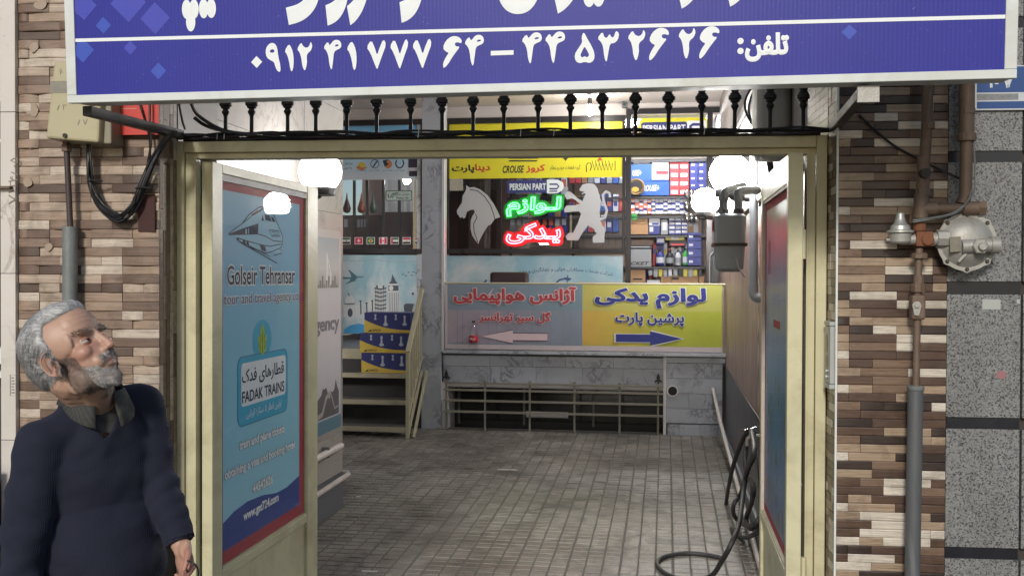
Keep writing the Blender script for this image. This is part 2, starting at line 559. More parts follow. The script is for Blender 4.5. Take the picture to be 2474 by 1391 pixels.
def paver_mat():
    m, nt, p = nodes('paving_concrete')
    g = nt.nodes.new('ShaderNodeNewGeometry').outputs['Position']
    oi = nt.nodes.new('ShaderNodeObjectInfo')
    big = noi(nt, 0.9, 6, 0.65, g, 0.5)
    mid = noi(nt, 4.0, 6, 0.7, g, 0.3)
    fine = noi(nt, 60, 4, 0.7, g)
    cel = nt.nodes.new('ShaderNodeTexVoronoi'); cel.inputs['Scale'].default_value = 9
    nt.links.new(g, cel.inputs['Vector'])
    sc = nt.nodes.new('ShaderNodeSeparateColor'); nt.links.new(cel.outputs['Color'], sc.inputs[0])
    c = ramp(nt, big, [(0.3, (0.155, 0.14, 0.12)), (0.5, (0.232, 0.215, 0.187)), (0.72, (0.29, 0.27, 0.235))])
    c = mixc(nt, 1.0, c, ramp(nt, mid, [(0.3, (0.5, 0.48, 0.47)), (0.48, (0.95, 0.95, 0.95)), (0.75, (1.2, 1.2, 1.2))]), 'MULTIPLY')
    c = mixc(nt, 1.0, c, ramp(nt, sc.outputs[0], [(0, (0.74, 0.73, 0.72)), (1, (1.18, 1.18, 1.18))]), 'MULTIPLY')
    c = mixc(nt, 1.0, c, ramp(nt, noi(nt, 1.7, 7, 0.72, g, 1.2), [(0.36, (0.5, 0.48, 0.47)), (0.46, (0.9, 0.9, 0.9)), (0.6, (1.05, 1.05, 1.05))]), 'MULTIPLY')
    c = mixc(nt, 1.0, c, ramp(nt, fine, [(0.3, (0.7, 0.7, 0.7)), (0.7, (1.15, 1.15, 1.15))]), 'MULTIPLY')
    nt.links.new(c, p.inputs['Base Color'])
    mr = nt.nodes.new('ShaderNodeMapRange'); mr.inputs[3].default_value = 0.3; mr.inputs[4].default_value = 0.68
    nt.links.new(mid, mr.inputs[0]); nt.links.new(mr.outputs[0], p.inputs['Roughness'])
    bump(nt, p, fine, 0.5, 0.003)
    return m
PAVE = paver_mat()

CREAM = M('cream_paint', (0.58, 0.55, 0.36), 0.38, 0, 0.08, 7, 0.12, 40, (0.22, 0.17, 0.10), 0.5)
CREAM_D = M('dull_cream_paint', (0.38, 0.355, 0.24), 0.45, 0, 0.12, 6, 0.1, 50, (0.2, 0.16, 0.09), 0.5)
BLACKM = M('black_iron', (0.018, 0.017, 0.018), 0.45, 0.3, 0.3, 12, 0.2, 60)
CABLE = M('black_cable', (0.016, 0.016, 0.018), 0.45, 0, 0.3, 20, 0.05)
RUBBER = M('dark_rubber', (0.028, 0.028, 0.03), 0.55, 0, 0.3, 15, 0.1)
ALU_D = M('dark_window_frame', (0.02, 0.019, 0.022), 0.3, 0.2, 0.2, 10, 0.03)
WHITEP = M('white_sheet_metal', (0.66, 0.70, 0.68), 0.4, 0, 0.06, 6, 0.03, 60, (0.35, 0.31, 0.22), 0.45)
PLAST = M('wall_plaster', (0.55, 0.50, 0.45), 0.75, 0, 0.1, 3, 0.2, 60, (0.35, 0.3, 0.26), 0.4)
GROUT = M('dark_mortar', (0.05, 0.04, 0.035), 0.9, 0, 0.3, 20, 0.2)
RUST = M('rusty_pipe_paint', (0.15, 0.105, 0.075), 0.6, 0.15, 0.35, 14, 0.3, 120, (0.10, 0.045, 0.02), 0.7)
GREYP = M('grey_pipe_paint', (0.17, 0.185, 0.18), 0.5, 0.1, 0.25, 10, 0.25, 80, (0.42, 0.43, 0.42), 0.5)
GREYM = M('grey_meter_paint', (0.28, 0.315, 0.355), 0.42, 0.1, 0.12, 6, 0.05, 60, (0.1, 0.1, 0.1), 0.3)
PVC = M('grey_plastic_pipe', (0.33, 0.36, 0.40), 0.4, 0, 0.1, 8, 0.02)
WPIPE = M('white_painted_pipe', (0.55, 0.50, 0.47), 0.5, 0, 0.2, 10, 0.2, 80, (0.3, 0.22, 0.18), 0.5)
CAST = M('cast_aluminium', (0.36, 0.35, 0.32), 0.5, 0.35, 0.2, 16, 0.35, 140, (0.16, 0.12, 0.09), 0.55)
SILVER = M('silver_plastic', (0.42, 0.44, 0.44), 0.35, 0.4, 0.08, 8, 0.02)

# ================================================================== SETTING
def proj(p, f='C'):
    q = CAM_ROT.transposed() @ ((FR[f] @ Vector(p)) - EYE)
    return PW / 2 + FOC * q.x / -q.z, PH / 2 - FOC * q.y / -q.z, -q.z

ASPH = M('street_asphalt', (0.05, 0.05, 0.05), 0.85, 0, 0.3, 8, 0.5, 200)
struct('street', 'W', MB().box(-30, 30, -30, 3.35, -0.3, 0.0), ASPH)
struct('ground', 'W', MB().box(-30, 30, 3.35, 30, -0.3, -0.02), ASPH)

# ---- courtyard floor: a sloped slab with pressed concrete pavers
XL, XR, YC, YB = -1.72, 1.09, 3.48, 6.55      # left wall, right wall, end of the left wall, back building
fl = MB()
fl.add([(-3.6, -0.1, -0.1), (XR + 0.02, -0.1, -0.1), (XR + 0.02, YB + 0.1, -0.1), (-3.6, YB + 0.1, -0.1),
        (-3.6, -0.1, -0.005), (XR + 0.02, -0.1, -0.005), (XR + 0.02, YB + 0.1, zf(YB + 0.1) - 0.005), (-3.6, YB + 0.1, zf(YB + 0.1) - 0.005)],
       [(0, 3, 2, 1), (4, 5, 6, 7), (0, 1, 5, 4), (1, 2, 6, 5), (2, 3, 7, 6), (3, 0, 4, 7)])
JOINT = M('joint_dirt', (0.12, 0.112, 0.10), 0.9, 0, 0.4, 20, 0.4)
floor = struct('courtyard_floor', 'C', fl, JOINT)
CPX, CPY = 0.0975, 0.0785
def paver_geo(sx, sy):
    a, b, i = sx / 2, sy / 2, 0.0025
    return ([(-a, -b, -0.006), (a, -b, -0.006), (a, b, -0.006), (-a, b, -0.006), (-a + i, -b + i, 0), (a - i, -b + i, 0), (a - i, b - i, 0), (-a + i, b - i, 0)],
            [(4, 5, 6, 7), (0, 1, 5, 4), (1, 2, 6, 5), (2, 3, 7, 6), (3, 0, 4, 7)])
pm = bpy.data.meshes.new('paver')
pm.from_pydata(paver_geo(CPX - 0.0075, CPY - 0.0065)[0], [], paver_geo(CPX - 0.0075, CPY - 0.0065)[1])
pm.materials.append(PAVE)
cells = []
rng = random.Random(3)
slope = math.atan(ZSLOPE)
ny = int((YB + 0.05) / CPY)
for j in range(ny):
    y = 0.04 + j * CPY + (j // 4) * 0.003
    if y > YB - 0.03: break
    for i in range(-38, 12):
        x = 0.03 + i * CPX + (i // 3) * 0.004
        if x > XR - 0.04 or x < -3.5 or (y < YC + 0.03 and x < XL + 0.05): continue
        px, py, d = proj((x, y, zf(y)))
        seen = 770 < px < 1840 and py < 1388
        cells.append(((0 if seen else 1), d, x, y))
cells.sort()
field = MB()
for k, (s, d, x, y) in enumerate(cells):
    dz = rng.uniform(-0.0022, 0.0012)
    rx, ry = slope + rng.uniform(-0.012, 0.012), rng.uniform(-0.012, 0.012)
    loc = (x + rng.uniform(-0.0015, 0.0015), y + rng.uniform(-0.0015, 0.0015), zf(y) + dz)
    if k < 300:
        inst(floor, 'paver', pm, loc, (rx, ry, rng.uniform(-0.01, 0.01)))
    else:
        v, f = paver_geo(CPX - 0.0075, CPY - 0.0065)
        mt = Matrix.Translation(loc) @ Matrix.Rotation(rx, 4, 'X') @ Matrix.Rotation(ry, 4, 'Y')
        field.add([mt @ Vector(p) for p in v], f)
part(floor, 'paver_field', field, PAVE, kind='stuff')

# ================================================================== STREET FACADE (frame F)
PX0, _ = at(47, 700, 0, 'F'); PX1, _ = at(385, 700, 0, 'F')          # left pier
QX0, _ = at(2021, 700, 0, 'F'); QX1, _ = at(2287, 700, 0, 'F')       # right pier
def stick_mesh(name, bulge, mat):
    n = 8
    vs, fs = [], []
    for i in range(n + 1):
        u = i / n
        b = bulge * (1 - (2 * u - 1) ** 2)
        for (y, z) in ((0.012, 0.0), (-b - 0.001, 0.0), (-b - 0.0025, 0.1), (-b - 0.0025, 0.9), (-b - 0.001, 1.0), (0.012, 1.0)):
            vs.append((u, y, z))
    for i in range(n):
        for k in range(5):
            fs.append((i * 6 + k, (i + 1) * 6 + k, (i + 1) * 6 + k + 1, i * 6 + k + 1))
    fs.append(tuple(range(6))); fs.append(tuple(n * 6 + k for k in range(5, -1, -1)))
    me = bpy.data.meshes.new(name)
    me.from_pydata(vs, [], fs)
    me.materials.append(mat)
    return me
st_flat_l = [stick_mesh('stick_tile', b, STK_L) for b in (0.0, 0.004, 0.007, 0.010)]
st_flat_r = [stick_mesh('stick_tile', b, STK_R) for b in (0.0, 0.0012, 0.002)]
def clad(root, x0, x1, z0, z1, h, unit, meshes, rng, lo, hi, mat, depth):
    """running rows of stick tiles; the rows in view are pieces, the rest one joined part"""
    rest = MB()
    z, r = z0, 0
    while z < z1:
        x = x0
        first = True
        while x < x1 - 0.004:
            k = rng.choice((1, 2, 2, 2))
            L = unit * k
            if first:
                L = unit * (rng.choice((0.5, 1, 1.5, 2)))
                first = False
            if x + L > x1 - unit * 0.35: L = x1 - x
            off = rng.uniform(-depth, depth)
            if lo < z < hi:
                inst(root, 'stick_tile', rng.choice(meshes), (x + 0.0006, off, z + 0.0005), (0, 0, 0), (L - 0.0012, 1, h - 0.001))
            else:
                rest.box(x + 0.0006, x + L - 0.0006, off, 0.012, z + 0.0005, z + h - 0.0005)
            x += L
        z += h; r += 1
    if rest.v:
        part(root, 'stick_tile_field', rest, mat, kind='stuff')
lp = thing('tiled_pier', 'pier clad in pale wavy wood-look stick tiles behind the grey-haired man', 'pier', 'F', (PX0, 0, 0))
part(lp, 'core', MB().box(PX0, PX1 - 0.006, 0.0125, 0.55, 0, 3.3), GROUT)
clad(lp, PX0, PX1, 0, 3.3, 0.0324, 0.078, st_flat_l, random.Random(11), 1.02, 2.72, STK_L, 0.0035)
rp = thing('tiled_pier', 'pier clad in dark brown and cream wood-look stick tiles behind the gas pipe', 'pier', 'F', (QX0, 0, 0))
part(rp, 'core', MB().box(QX0 + 0.006, QX1, 0.0125, 0.55, 0, 3.3), GROUT)
clad(rp, QX0 + 0.004, QX1, 0, 3.3, 0.0283, 0.0765, st_flat_r, random.Random(29), 0.42, 2.72, STK_R, 0.0012)
# returns of the piers: upright sticks on the left one, short courses on the right one
def vert_stick(me_src, mat):
    me = bpy.data.meshes.new('return_tile')
    me.from_pydata([(0, 0, 0), (0, 1, 0), (0.006, 1, 0.0), (0.006, 0, 0.0), (0, 0, 1), (0, 1, 1), (0.006, 1, 1), (0.006, 0, 1)],
                   [], [(0, 3, 2, 1), (4, 5, 6, 7), (0, 1, 5, 4), (1, 2, 6, 5), (2, 3, 7, 6), (3, 0, 4, 7)])
    me.materials.append(mat)
    return me
vl, vr = vert_stick(None, STK_L), vert_stick(None, STK_R)
rr = random.Random(5)
for k in range(5):
    y = 0.004 + k * 0.029
    z = -rr.uniform(0, 0.2)
    while z < 2.9:
        L = rr.choice((0.16, 0.24, 0.32))
        if 0.9 < z + L and z < 2.7:
            inst(lp, 'return_tile', vl, (PX1 - 0.006 + rr.uniform(-0.001, 0.001), y, z), (0, 0, 0), (1, 0.0275, L - 0.002))
        z += L
z = 0.3
while z < 2.8:
    y = 0.004
    while y < 0.15:
        L = min(rr.choice((0.05, 0.075, 0.1)), 0.152 - y)
        inst(rp, 'return_tile', vr, (QX0 + rr.uniform(-0.001, 0.001), y, z), (0, 0, 0), (1, L - 0.0015, 0.0268))
        y += L
    z += 0.0283
rest = MB().box(PX1 - 0.005, PX1, 0.16, 0.549, 2.2, 3.3)
zz = 2.19
rest2 = MB()
while zz < 3.2:
    y = 0.16
    while y < 0.53:
        L = min(rr.choice((0.08, 0.15)), 0.54 - y)
        rest2.box(QX0, QX0 + 0.006 + rr.uniform(0, 0.002), y, y + L - 0.002, zz, zz + 0.027)
        y += L
    zz += 0.0283
part(lp, 'return_lining', rest, MARB_L)
part(rp, 'upper_return_tile', rest2, STK_R, kind='stuff')
part(rp, 'corner_trim', MB().box(QX0 - 0.003, QX0 + 0.0035, -0.004, 0.003, 0, 3.2), WHITEP)
struct('sun_block_wall', 'F', MB().box(PX1 + 0.002, QX0 - 0.002, 0.03, 0.5, 2.85, 3.3).box(-3.2, 3.2, 0.02, 0.5, 3.301, 7.5), PLAST)  # unseen wall, added to keep the sun out of the courtyard

# ---- granite pilaster on the right with black bands
gp = thing('granite_pilaster', 'speckled grey granite pilaster with black stone bands behind the gas regulator', 'pilaster', 'F', (QX1, 0, 0))
GX1 = at(2467, 700, 0, 'F')[0]
part(gp, 'core', MB().box(QX1 + 0.001, GX1 + 1.2, 0.02, 0.55, 0, 3.3), GROUT)
BANDM = M('black_stone_band', (0.016, 0.017, 0.022), 0.25, 0, 0.3, 10, 0.05)
zb = [(-0.02, 0.02)]
for y0, y1 in ((1322, 1350), (1008, 1036), (680, 711), (365, 392)):
    zb.append((at(2370, y1, 0, 'F')[1], at(2370, y0, 0, 'F')[1]))
zb.append((zb[-1][0] + 0.44, zb[-1][1] + 0.44)); zb.append((3.26, 3.3))
for (a, b) in zb[1:-1]:
    part(gp, 'band', MB().box(QX1 + 0.004, GX1, 0.006, 0.0195, a + 0.001, b - 0.001), BANDM)
for (a, b), (c, d) in zip(zb[:-1], zb[1:]):
    part(gp, 'panel', MB().box(QX1 + 0.002, GX1, 0.0, 0.0195, b, c), GRAN, bevel=0.0015)
    part(gp, 'panel', MB().box(GX1 + 0.006, GX1 + 0.6, -0.004, 0.0195, b, c), GRAN, bevel=0.0015)
ins = MB()
for k, (px, py, w, h) in enumerate([(2395, 735, 44, 24), (2460, 728, 8, 10)]):
    ins = MB(); rectp(ins, PY(0), bx(px - w / 2, py - h / 2, px + w / 2, py + h / 2, 0, 'F'), 0.0012)
    part(gp, 'paper_scrap', ins, ink('pale_paper', (0.38, 0.4, 0.37)))
pk = MB(); u, v = at(2419, 905, 0, 'F'); ellp(pk, PY(0), u, v, 0.016, 0.014, 0.0012)
part(gp, 'stamp_mark', pk, ink('pink_stamp', (0.30, 0.14, 0.15), 0.7))

# ---- pale stone strip and the neighbour's dark shopfront at the left edge
WX0 = at(10, 700, 0, 'F')[0]
ws = thing('stone_strip', 'narrow scuffed white stone strip at the edge of the pale tiled pier', 'strip', 'F', (WX0, 0, 0))
for a, b in ((0, 0.62), (0.62, 1.12), (1.12, 1.72), (1.72, 2.3), (2.3, 3.3)):
    part(ws, 'slab', MB().box(WX0, PX0 - 0.002, -0.022, 0.3, a + 0.0008, b - 0.0008), MARB_W, bevel=0.002)
stm = MB()
for k, (px, py, w, h) in enumerate([(32, 930, 14, 50)]):
    b4 = bx(px - w / 2, py - h / 2, px + w / 2, py + h / 2, -0.022, 'F')
    strokep(stm, PY(-0.022), [(b4[0], b4[2]), (b4[1], b4[2]), (b4[1], b4[3]), (b4[0], b4[3])], 0.002, 0.001, True)
    for q in range(6):
        z = b4[2] + (b4[3] - b4[2]) * (q + 1) / 7
        strokep(stm, PY(-0.022), [(b4[0] + 0.004, z), (b4[1] - 0.004 - (q % 3) * 0.002, z)], 0.003, 0.001)
part(ws, 'stencil_mark', stm, ink('stencil_ink', (0.12, 0.1, 0.09), 0.8))
scr = MB()
for px, py, t in ((34, 415, '۴۸۰۵'), (30, 470, '۷۱۲')):
    b4 = bx(px - 9, py - 34, px + 9, py + 24, -0.022, 'F')
    u0, u1, v0, v1 = b4
    text_mb(scr, t, lambda u, v, n: (u1 - (v - v0), -0.022 - n, v0 + (u - u0) * 2.8), (u0, u0 + (v1 - v0) / 2.8, v0, v0 + (u1 - u0)), 0.001)
part(ws, 'scrawl', scr, ink('pencil_scrawl', (0.25, 0.21, 0.18), 0.8))
nb = thing('neighbour_shopfront', 'dark neighbouring shopfront with pale ledges at the very left edge', 'shopfront', 'F', (WX0 - 0.3, 0, 0))
part(nb, 'wall', MB().box(WX0 - 2.0, WX0 - 0.003, 0.08, 0.4, 0, 3.3), M('dark_shop_stone', (0.05, 0.05, 0.055), 0.3, 0, 0.5, 12, 0.1))
for py, h, mat in ((340, 8, WHITEP), (455, 6, RUST), (860, 40, WHITEP), (905, 16, WHITEP)):
    z = at(5, py, 0, 'F')[1]
    part(nb, 'ledge', MB().box(WX0 - 0.9, WX0 - 0.004 if mat is not RUST else PX0 - 0.01, -0.045 if mat is RUST else 0.0, 0.079 if mat is not RUST else -0.023, z - h / 1400, z + h / 1400), mat)
for k in range(5):
    z = 2.72 - k * 0.075
    part(nb, 'pale_tile', MB().box(WX0 - 0.9, WX0 - 0.004, 0.03, 0.079, z - 0.072, z), MARB_W)
rb = thing('red_board', 'red board with a white edge half hidden behind the man at the left edge', 'board', 'F', (WX0 - 0.15, 0.0, 0.85))
zt, zl = at(6, 1130, -0.1, 'F')[1], at(6, 1345, -0.1, 'F')[1]
part(rb, 'panel', MB().box(WX0 - 0.5, WX0 + 0.012, -0.1, -0.09, zl, zt), ink('red_board_paint', (0.42, 0.03, 0.035), 0.5))
part(rb, 'rim', MB().box(WX0 - 0.5, WX0 + 0.02, -0.104, -0.088, zl - 0.012, zl - 0.0005), WHITEP)
part(rb, 'post', MB().box(WX0 - 0.04, WX0 - 0.01, -0.0895, -0.07, 0, zt - 0.02), GREYP)

# ================================================================== GATE FRAME (frame F, set back in the reveal)
GY = 0.15
JX0 = at(425, 700, GY, 'F')[0]; JX1 = at(472, 700, GY, 'F')[0]
KX0 = at(1948, 700, GY, 'F')[0]; KX1 = at(1997, 700, GY, 'F')[0]
LZ0 = at(1237, 377, GY, 'F')[1]; LZ1 = at(1237, 334, GY, 'F')[1]
gf = thing('gateway', 'cream painted steel gate frame set in the tiled entrance', 'gate frame', 'F', ((JX0 + KX1) / 2, GY, 0))
w1 = 0.030
part(gf, 'jamb', MB().box(JX0, JX0 + w1, GY, GY + 0.07, 0, LZ1), CREAM, bevel=0.003, label='cream jamb on the hinge side of the poster leaf')
part(gf, 'stop', MB().box(JX0 + w1 + 0.002, JX1 - 0.008, GY + 0.012, GY + 0.07, 0, LZ0 + 0.004), CREAM, bevel=0.002)
part(gf, 'lip', MB().box(JX1 - 0.0075, JX1, GY + 0.004, GY + 0.05, 0, LZ0 + 0.004), CREAM, bevel=0.001)
part(gf, 'jamb', MB().box(KX1 - 0.036, KX1, GY, GY + 0.07, 0, LZ1), CREAM, bevel=0.003)
part(gf, 'stop', MB().box(KX0 + 0.008, KX1 - 0.038, GY + 0.012, GY + 0.07, 0, LZ0 + 0.004), CREAM, bevel=0.002)
part(gf, 'lip', MB().box(KX0, KX0 + 0.0075, GY + 0.004, GY + 0.05, 0, LZ0 + 0.004), CREAM, bevel=0.001)
part(gf, 'lintel', MB().box(JX0 + w1 + 0.001, KX1 - 0.037, GY - 0.002, GY + 0.07, LZ0 + 0.022, LZ1 - 0.001), CREAM, bevel=0.003)
part(gf, 'lintel_rebate', MB().box(JX0 + w1 + 0.002, KX1 - 0.0375, GY + 0.013, GY + 0.075, LZ0, LZ0 + 0.0215), CREAM, bevel=0.002)
# filler strips between frame and pier
part(gf, 'filler', MB().box(PX1 - 0.03, JX0 - 0.0005, GY + 0.02, GY + 0.06, 0, LZ1), GROUT)
part(gf, 'filler', MB().box(KX1 + 0.0005, QX0 + 0.03, GY + 0.02, GY + 0.06, 0, LZ1), GROUT)

# ---- spear railing above the lintel, hidden at the top by the sign
rl = thing('railing', 'black iron railing with stepped finials over the gate lintel below the blue sign', 'railing', 'F', ((JX0 + KX1) / 2, GY + 0.03, LZ1))
prof = [(0.0072, 0.0), (0.0072, 0.088), (0.0085, 0.094), (0.012, 0.098), (0.0165, 0.104), (0.0165, 0.110), (0.012, 0.114), (0.012, 0.118), (0.020, 0.122), (0.020, 0.127), (0.027, 0.131), (0.027, 0.143), (0.021, 0.146), (0.021, 0.15),
        (0.014, 0.155), (0.018, 0.166), (0.010, 0.18), (0.005, 0.21), (0.001, 0.24)]
bar_mb = MB()
bar_px = (545, 608, 695, 763, 838, 910, 992, 1068, 1143, 1217, 1300, 1378, 1455, 1535, 1615, 1695, 1775, 1860, 1940)
first = None
for k, px in enumerate(bar_px):
    x = at(px, 320, GY + 0.03, 'F')[0]
    if first is None:
        m = MB(); m.lathe([(r_ if r_ < 0.009 else r_ * 0.86, h_) for r_, h_ in prof], (0, 0, 0), 'Z', 10)
        first = finish('bar', m, BLACKM, smooth=50)
        first.parent = rl
        first.location = Vector((x, GY + 0.03, LZ1 + 0.003)) - BASE[rl.name]
    else:
        inst(rl, 'bar', first.data, (x, GY + 0.03, LZ1 + 0.003), (0, 0, k * 0.4))
part(rl, 'rail', MB().box(JX0 + 0.02, KX1 - 0.02, GY + 0.02, GY + 0.04, LZ1 + 0.001, LZ1 + 0.012), BLACKM)

# ---- cable bundle lying on the lintel
cb = MB()
rc = random.Random(8)
for k in range(6):
    pts = []
    for i in range(26):
        x = JX0 - 0.02 + (KX1 - JX0 + 0.03) * i / 25
        pts.append((x, GY - 0.004 - 0.006 * (k % 2) + rc.uniform(-0.004, 0.004), LZ1 + 0.01 + 0.006 * (k // 2) + rc.uniform(-0.006, 0.009)))
    cb.tube(crv(pts, 4), 0.0042, 6)
one('cable_bundle', 'black cables tied along the top of the gate lintel', 'cables', 'F', cb, CABLE, smooth=60)
tie = MB()
for px in (1012, 1258, 1338, 1530, 1700, 545, 528):
    x = at(px, 325, GY, 'F')[0]
    tie.tube([(x, GY - 0.016, LZ1 + 0.004), (x + 0.002, GY - 0.018, LZ1 + 0.02), (x, GY - 0.004, LZ1 + 0.032)], 0.0016, 5)
one('cable_ties', 'pale plastic ties round the cables on the lintel', 'cable ties', 'F', tie, WHITEP)

# ================================================================== SHOP SIGN (frame S)
SIGNB = None
def sign_mat():
    m, nt, p = nodes('blue_flex_sheet')
    v = coord(nt, 'Object')
    c = mixc(nt, noi(nt, 2.5, 4, 0.6, v), (0.020, 0.023, 0.25), (0.029, 0.034, 0.31))
    c = mixc(nt, ramp(nt, noi(nt, 160, 2, 0.5, v), [(0.70, (0, 0, 0)), (0.78, (0.3, 0.3, 0.3))]), c, (0.3, 0.3, 0.42))
    nt.links.new(c, p.inputs['Base Color'])
    p.inputs['Roughness'].default_value = 0.3
    p.inputs['Specular IOR Level'].default_value = 0.35
    w = nt.nodes.new('ShaderNodeTexWave'); w.wave_type = 'BANDS'; w.bands_direction = 'X'
    w.inputs['Scale'].default_value = 28; w.inputs['Distortion'].default_value = 0.5
    nt.links.new(v, w.inputs['Vector'])
    ad = nt.nodes.new('ShaderNodeMath'); ad.operation = 'MULTIPLY_ADD'; ad.inputs[1].default_value = 0.03
    nt.links.new(w.outputs[0], ad.inputs[0]); nt.links.new(noi(nt, 1.6, 3, 0.5, v), ad.inputs[2])
    bump(nt, p, ad.outputs[0], 0.18, 0.02)
    return m
SIGNB = sign_mat()
SW, SH = 2.70, 1.0
sg = thing('shop_sign', 'large blue sign with white Persian lettering and phone numbers above the gate', 'sign', 'S', (SW / 2, 0.06, 0))
part(sg, 'box', MB().box(0.004, SW - 0.004, 0.02, 0.12, 0.004, SH - 0.004), WHITEP)
FB = 0.031
face = MB()
nx, nz = 60, 16
for j in range(nz + 1):
    for i in range(nx + 1):
        u = FB + (SW - 2 * FB) * i / nx; w = 0.024 + (SH - 0.024 - FB) * j / nz
        face.v.append((u, 0.0, w))
for j in range(nz):
    for i in range(nx):
        a = j * (nx + 1) + i
        face.f.append((a, a + 1, a + nx + 2, a + nx + 1))
sgf = part(sg, 'blue_face', face, SIGNB, smooth=80)
part(sg, 'border', MB().box(0, SW, -0.006, 0.0195, 0, 0.0235), WHITEP, bevel=0.002)
part(sg, 'border', MB().box(0, SW, -0.006, 0.0195, SH - FB, SH), WHITEP, bevel=0.002)
part(sg, 'border', MB().box(0, FB, -0.0055, 0.0195, 0.024, SH - FB - 0.0005), WHITEP, bevel=0.002)
part(sg, 'border', MB().box(SW - FB, SW, -0.0055, 0.0195, 0.024, SH - FB - 0.0005), WHITEP, bevel=0.002)
PS = PY(0.0)
WINK = ink('white_vinyl', (0.80, 0.84, 0.84), 0.35)
z0 = at(190, 98, 0, 'S')[1]; z1 = at(2400, 42, 0, 'S')[1]
ln = MB(); ln.add([(FB, -0.0012, z0 - 0.005), (SW - FB, -0.0012, z1 - 0.005), (SW - FB, -0.0012, z1 + 0.005), (FB, -0.0012, z0 + 0.005)], [(0, 1, 2, 3)])
part(sgf, 'white_line', ln, WINK)
DIGIT = {   # heavy tapered Persian numerals
 '۰': ([(0, 0), (1, -1), (2, 0), (1, 1)], None),
 '۹': ([(1070, 262), (1078, 235), (1098, 218), (1118, 222), (1130, 245), (1134, 290), (1145, 345), (1143, 377), (1128, 370), (1118, 345), (1112, 320), (1095, 312), (1075, 295)], [(1090, 262), (1104, 251), (1116, 258), (1114, 270), (1098, 272)]),
 '۱': ([(1190, 222), (1205, 250), (1213, 290), (1212, 345), (1203, 375), (1195, 360), (1190, 320), (1180, 280), (1167, 262)], None),
 '۲': ([(1258, 215), (1268, 238), (1285, 248), (1300, 238), (1306, 212), (1316, 235), (1308, 262), (1290, 277), (1285, 292), (1287, 330), (1275, 375), (1262, 345), (1258, 300), (1250, 270), (1236, 252)], None),
 '۳': ([(497, 148), (505, 176), (518, 180), (530, 160), (539, 178), (549, 178), (560, 146), (575, 160), (570, 190), (552, 206), (532, 206), (524, 250), (516, 297), (505, 270), (500, 220), (490, 197), (472, 180)], None),
 '۴': ([(1392, 212), (1402, 234), (1408, 228), (1425, 208), (1445, 205), (1462, 214), (1468, 235), (1462, 252), (1440, 260), (1426, 270), (1421, 310), (1412, 370), (1400, 340), (1395, 290), (1385, 262), (1368, 245)], [(1428, 241), (1438, 230), (1453, 231), (1450, 240)]),
 '۵': ([(408, 150), (425, 185), (445, 220), (458, 255), (455, 285), (435, 298), (412, 290), (390, 298), (370, 285), (366, 255), (385, 225), (402, 200), (398, 175)], [(412, 218), (424, 240), (434, 260), (424, 271), (412, 264), (401, 271), (392, 260), (401, 240)]),
 '۶': ([(1985, 250), (2000, 215), (2030, 193), (2060, 195), (2080, 212), (2079, 232), (2060, 224), (2044, 229), (2050, 246), (2072, 247), (2050, 275), (2030, 302), (2010, 335), (1988, 355), (1985, 330), (2000, 297), (2016, 276), (2000, 270)], None),
 '۷': ([(1620, 208), (1638, 250), (1649, 290), (1662, 250), (1683, 205), (1697, 235), (1675, 290), (1658, 335), (1648, 363), (1635, 330), (1615, 275), (1595, 245)], None)}
def digit_mb(m, t, P, box, n):
    o, h = DIGIT[t]
    xs = [a for a, b in o]; ys = [b for a, b in o]
    f = lambda q: Vector(P(box[0] + (q[0] - min(xs)) / (max(xs) - min(xs)) * (box[1] - box[0]), box[3] - (q[1] - min(ys)) / (max(ys) - min(ys)) * (box[3] - box[2]), n))
    def rnd(l):
        l = [Vector((a, b, 0)) for a, b in l]; k = len(l)
        return [(a.x, a.y) for i in range(k) for a in (l[i] * 0.75 + l[(i + 1) % k] * 0.25, l[i] * 0.25 + l[(i + 1) % k] * 0.75)]
    loops = [[f(q) for q in (rnd(o) if t != '۰' else o)]] + ([[f(q) for q in rnd(h)]] if h else [])
    m.add([v for l in loops for v in l], [tuple(q) for q in tessellate_polygon(loops)])
for t, p0, p1, q0, q1 in (('۰', 607, 634, 136, 165), ('۹', 642, 678, 104, 176), ('۱', 688, 710, 106, 175), ('۲', 718, 756, 101, 174), ('۴', 782, 826, 97, 172), ('۱', 838, 862, 99, 172), ('۷', 886, 934, 95, 170), ('۷', 942, 988, 93, 169), ('۷', 996, 1044, 92, 168),
                          ('۶', 1070, 1116, 88, 166), ('۴', 1122, 1170, 85, 163), ('۴', 1260, 1310, 79, 158), ('۴', 1316, 1366, 77, 157), ('۵', 1388, 1437, 77, 154), ('۳', 1443, 1496, 75, 153),
                          ('۲', 1516, 1560, 72, 150), ('۶', 1568, 1616, 68, 148), ('۲', 1638, 1681, 67, 146), ('۶', 1689, 1738, 64, 144), ('تلفن', 1800, 1906, 80, 149)):
    tx = MB()
    if t in DIGIT: digit_mb(tx, t, PS, bx(p0, q0, p1, q1, 0, 'S'), 0.0014)
    else: text_mb(tx, t, PS, bx(p0, q0, p1, q1, 0, 'S'), 0.0014, 0.05, lift=0.0001)
    part(sgf, 'phone_digit' if len(t) == 1 else 'phone_word', tx, WINK)
tx = MB(); rectp(tx, PS, bx(1186, 123, 1241, 134, 0, 'S'), 0.0014); part(sgf, 'dash', tx, WINK)
for py in (100, 124):
    tx = MB(); u, v = at(1789, py, 0, 'S'); ellp(tx, PS, u, v, 0.0085, 0.0085, 0.0014); part(sgf, 'colon_dot', tx, WINK)
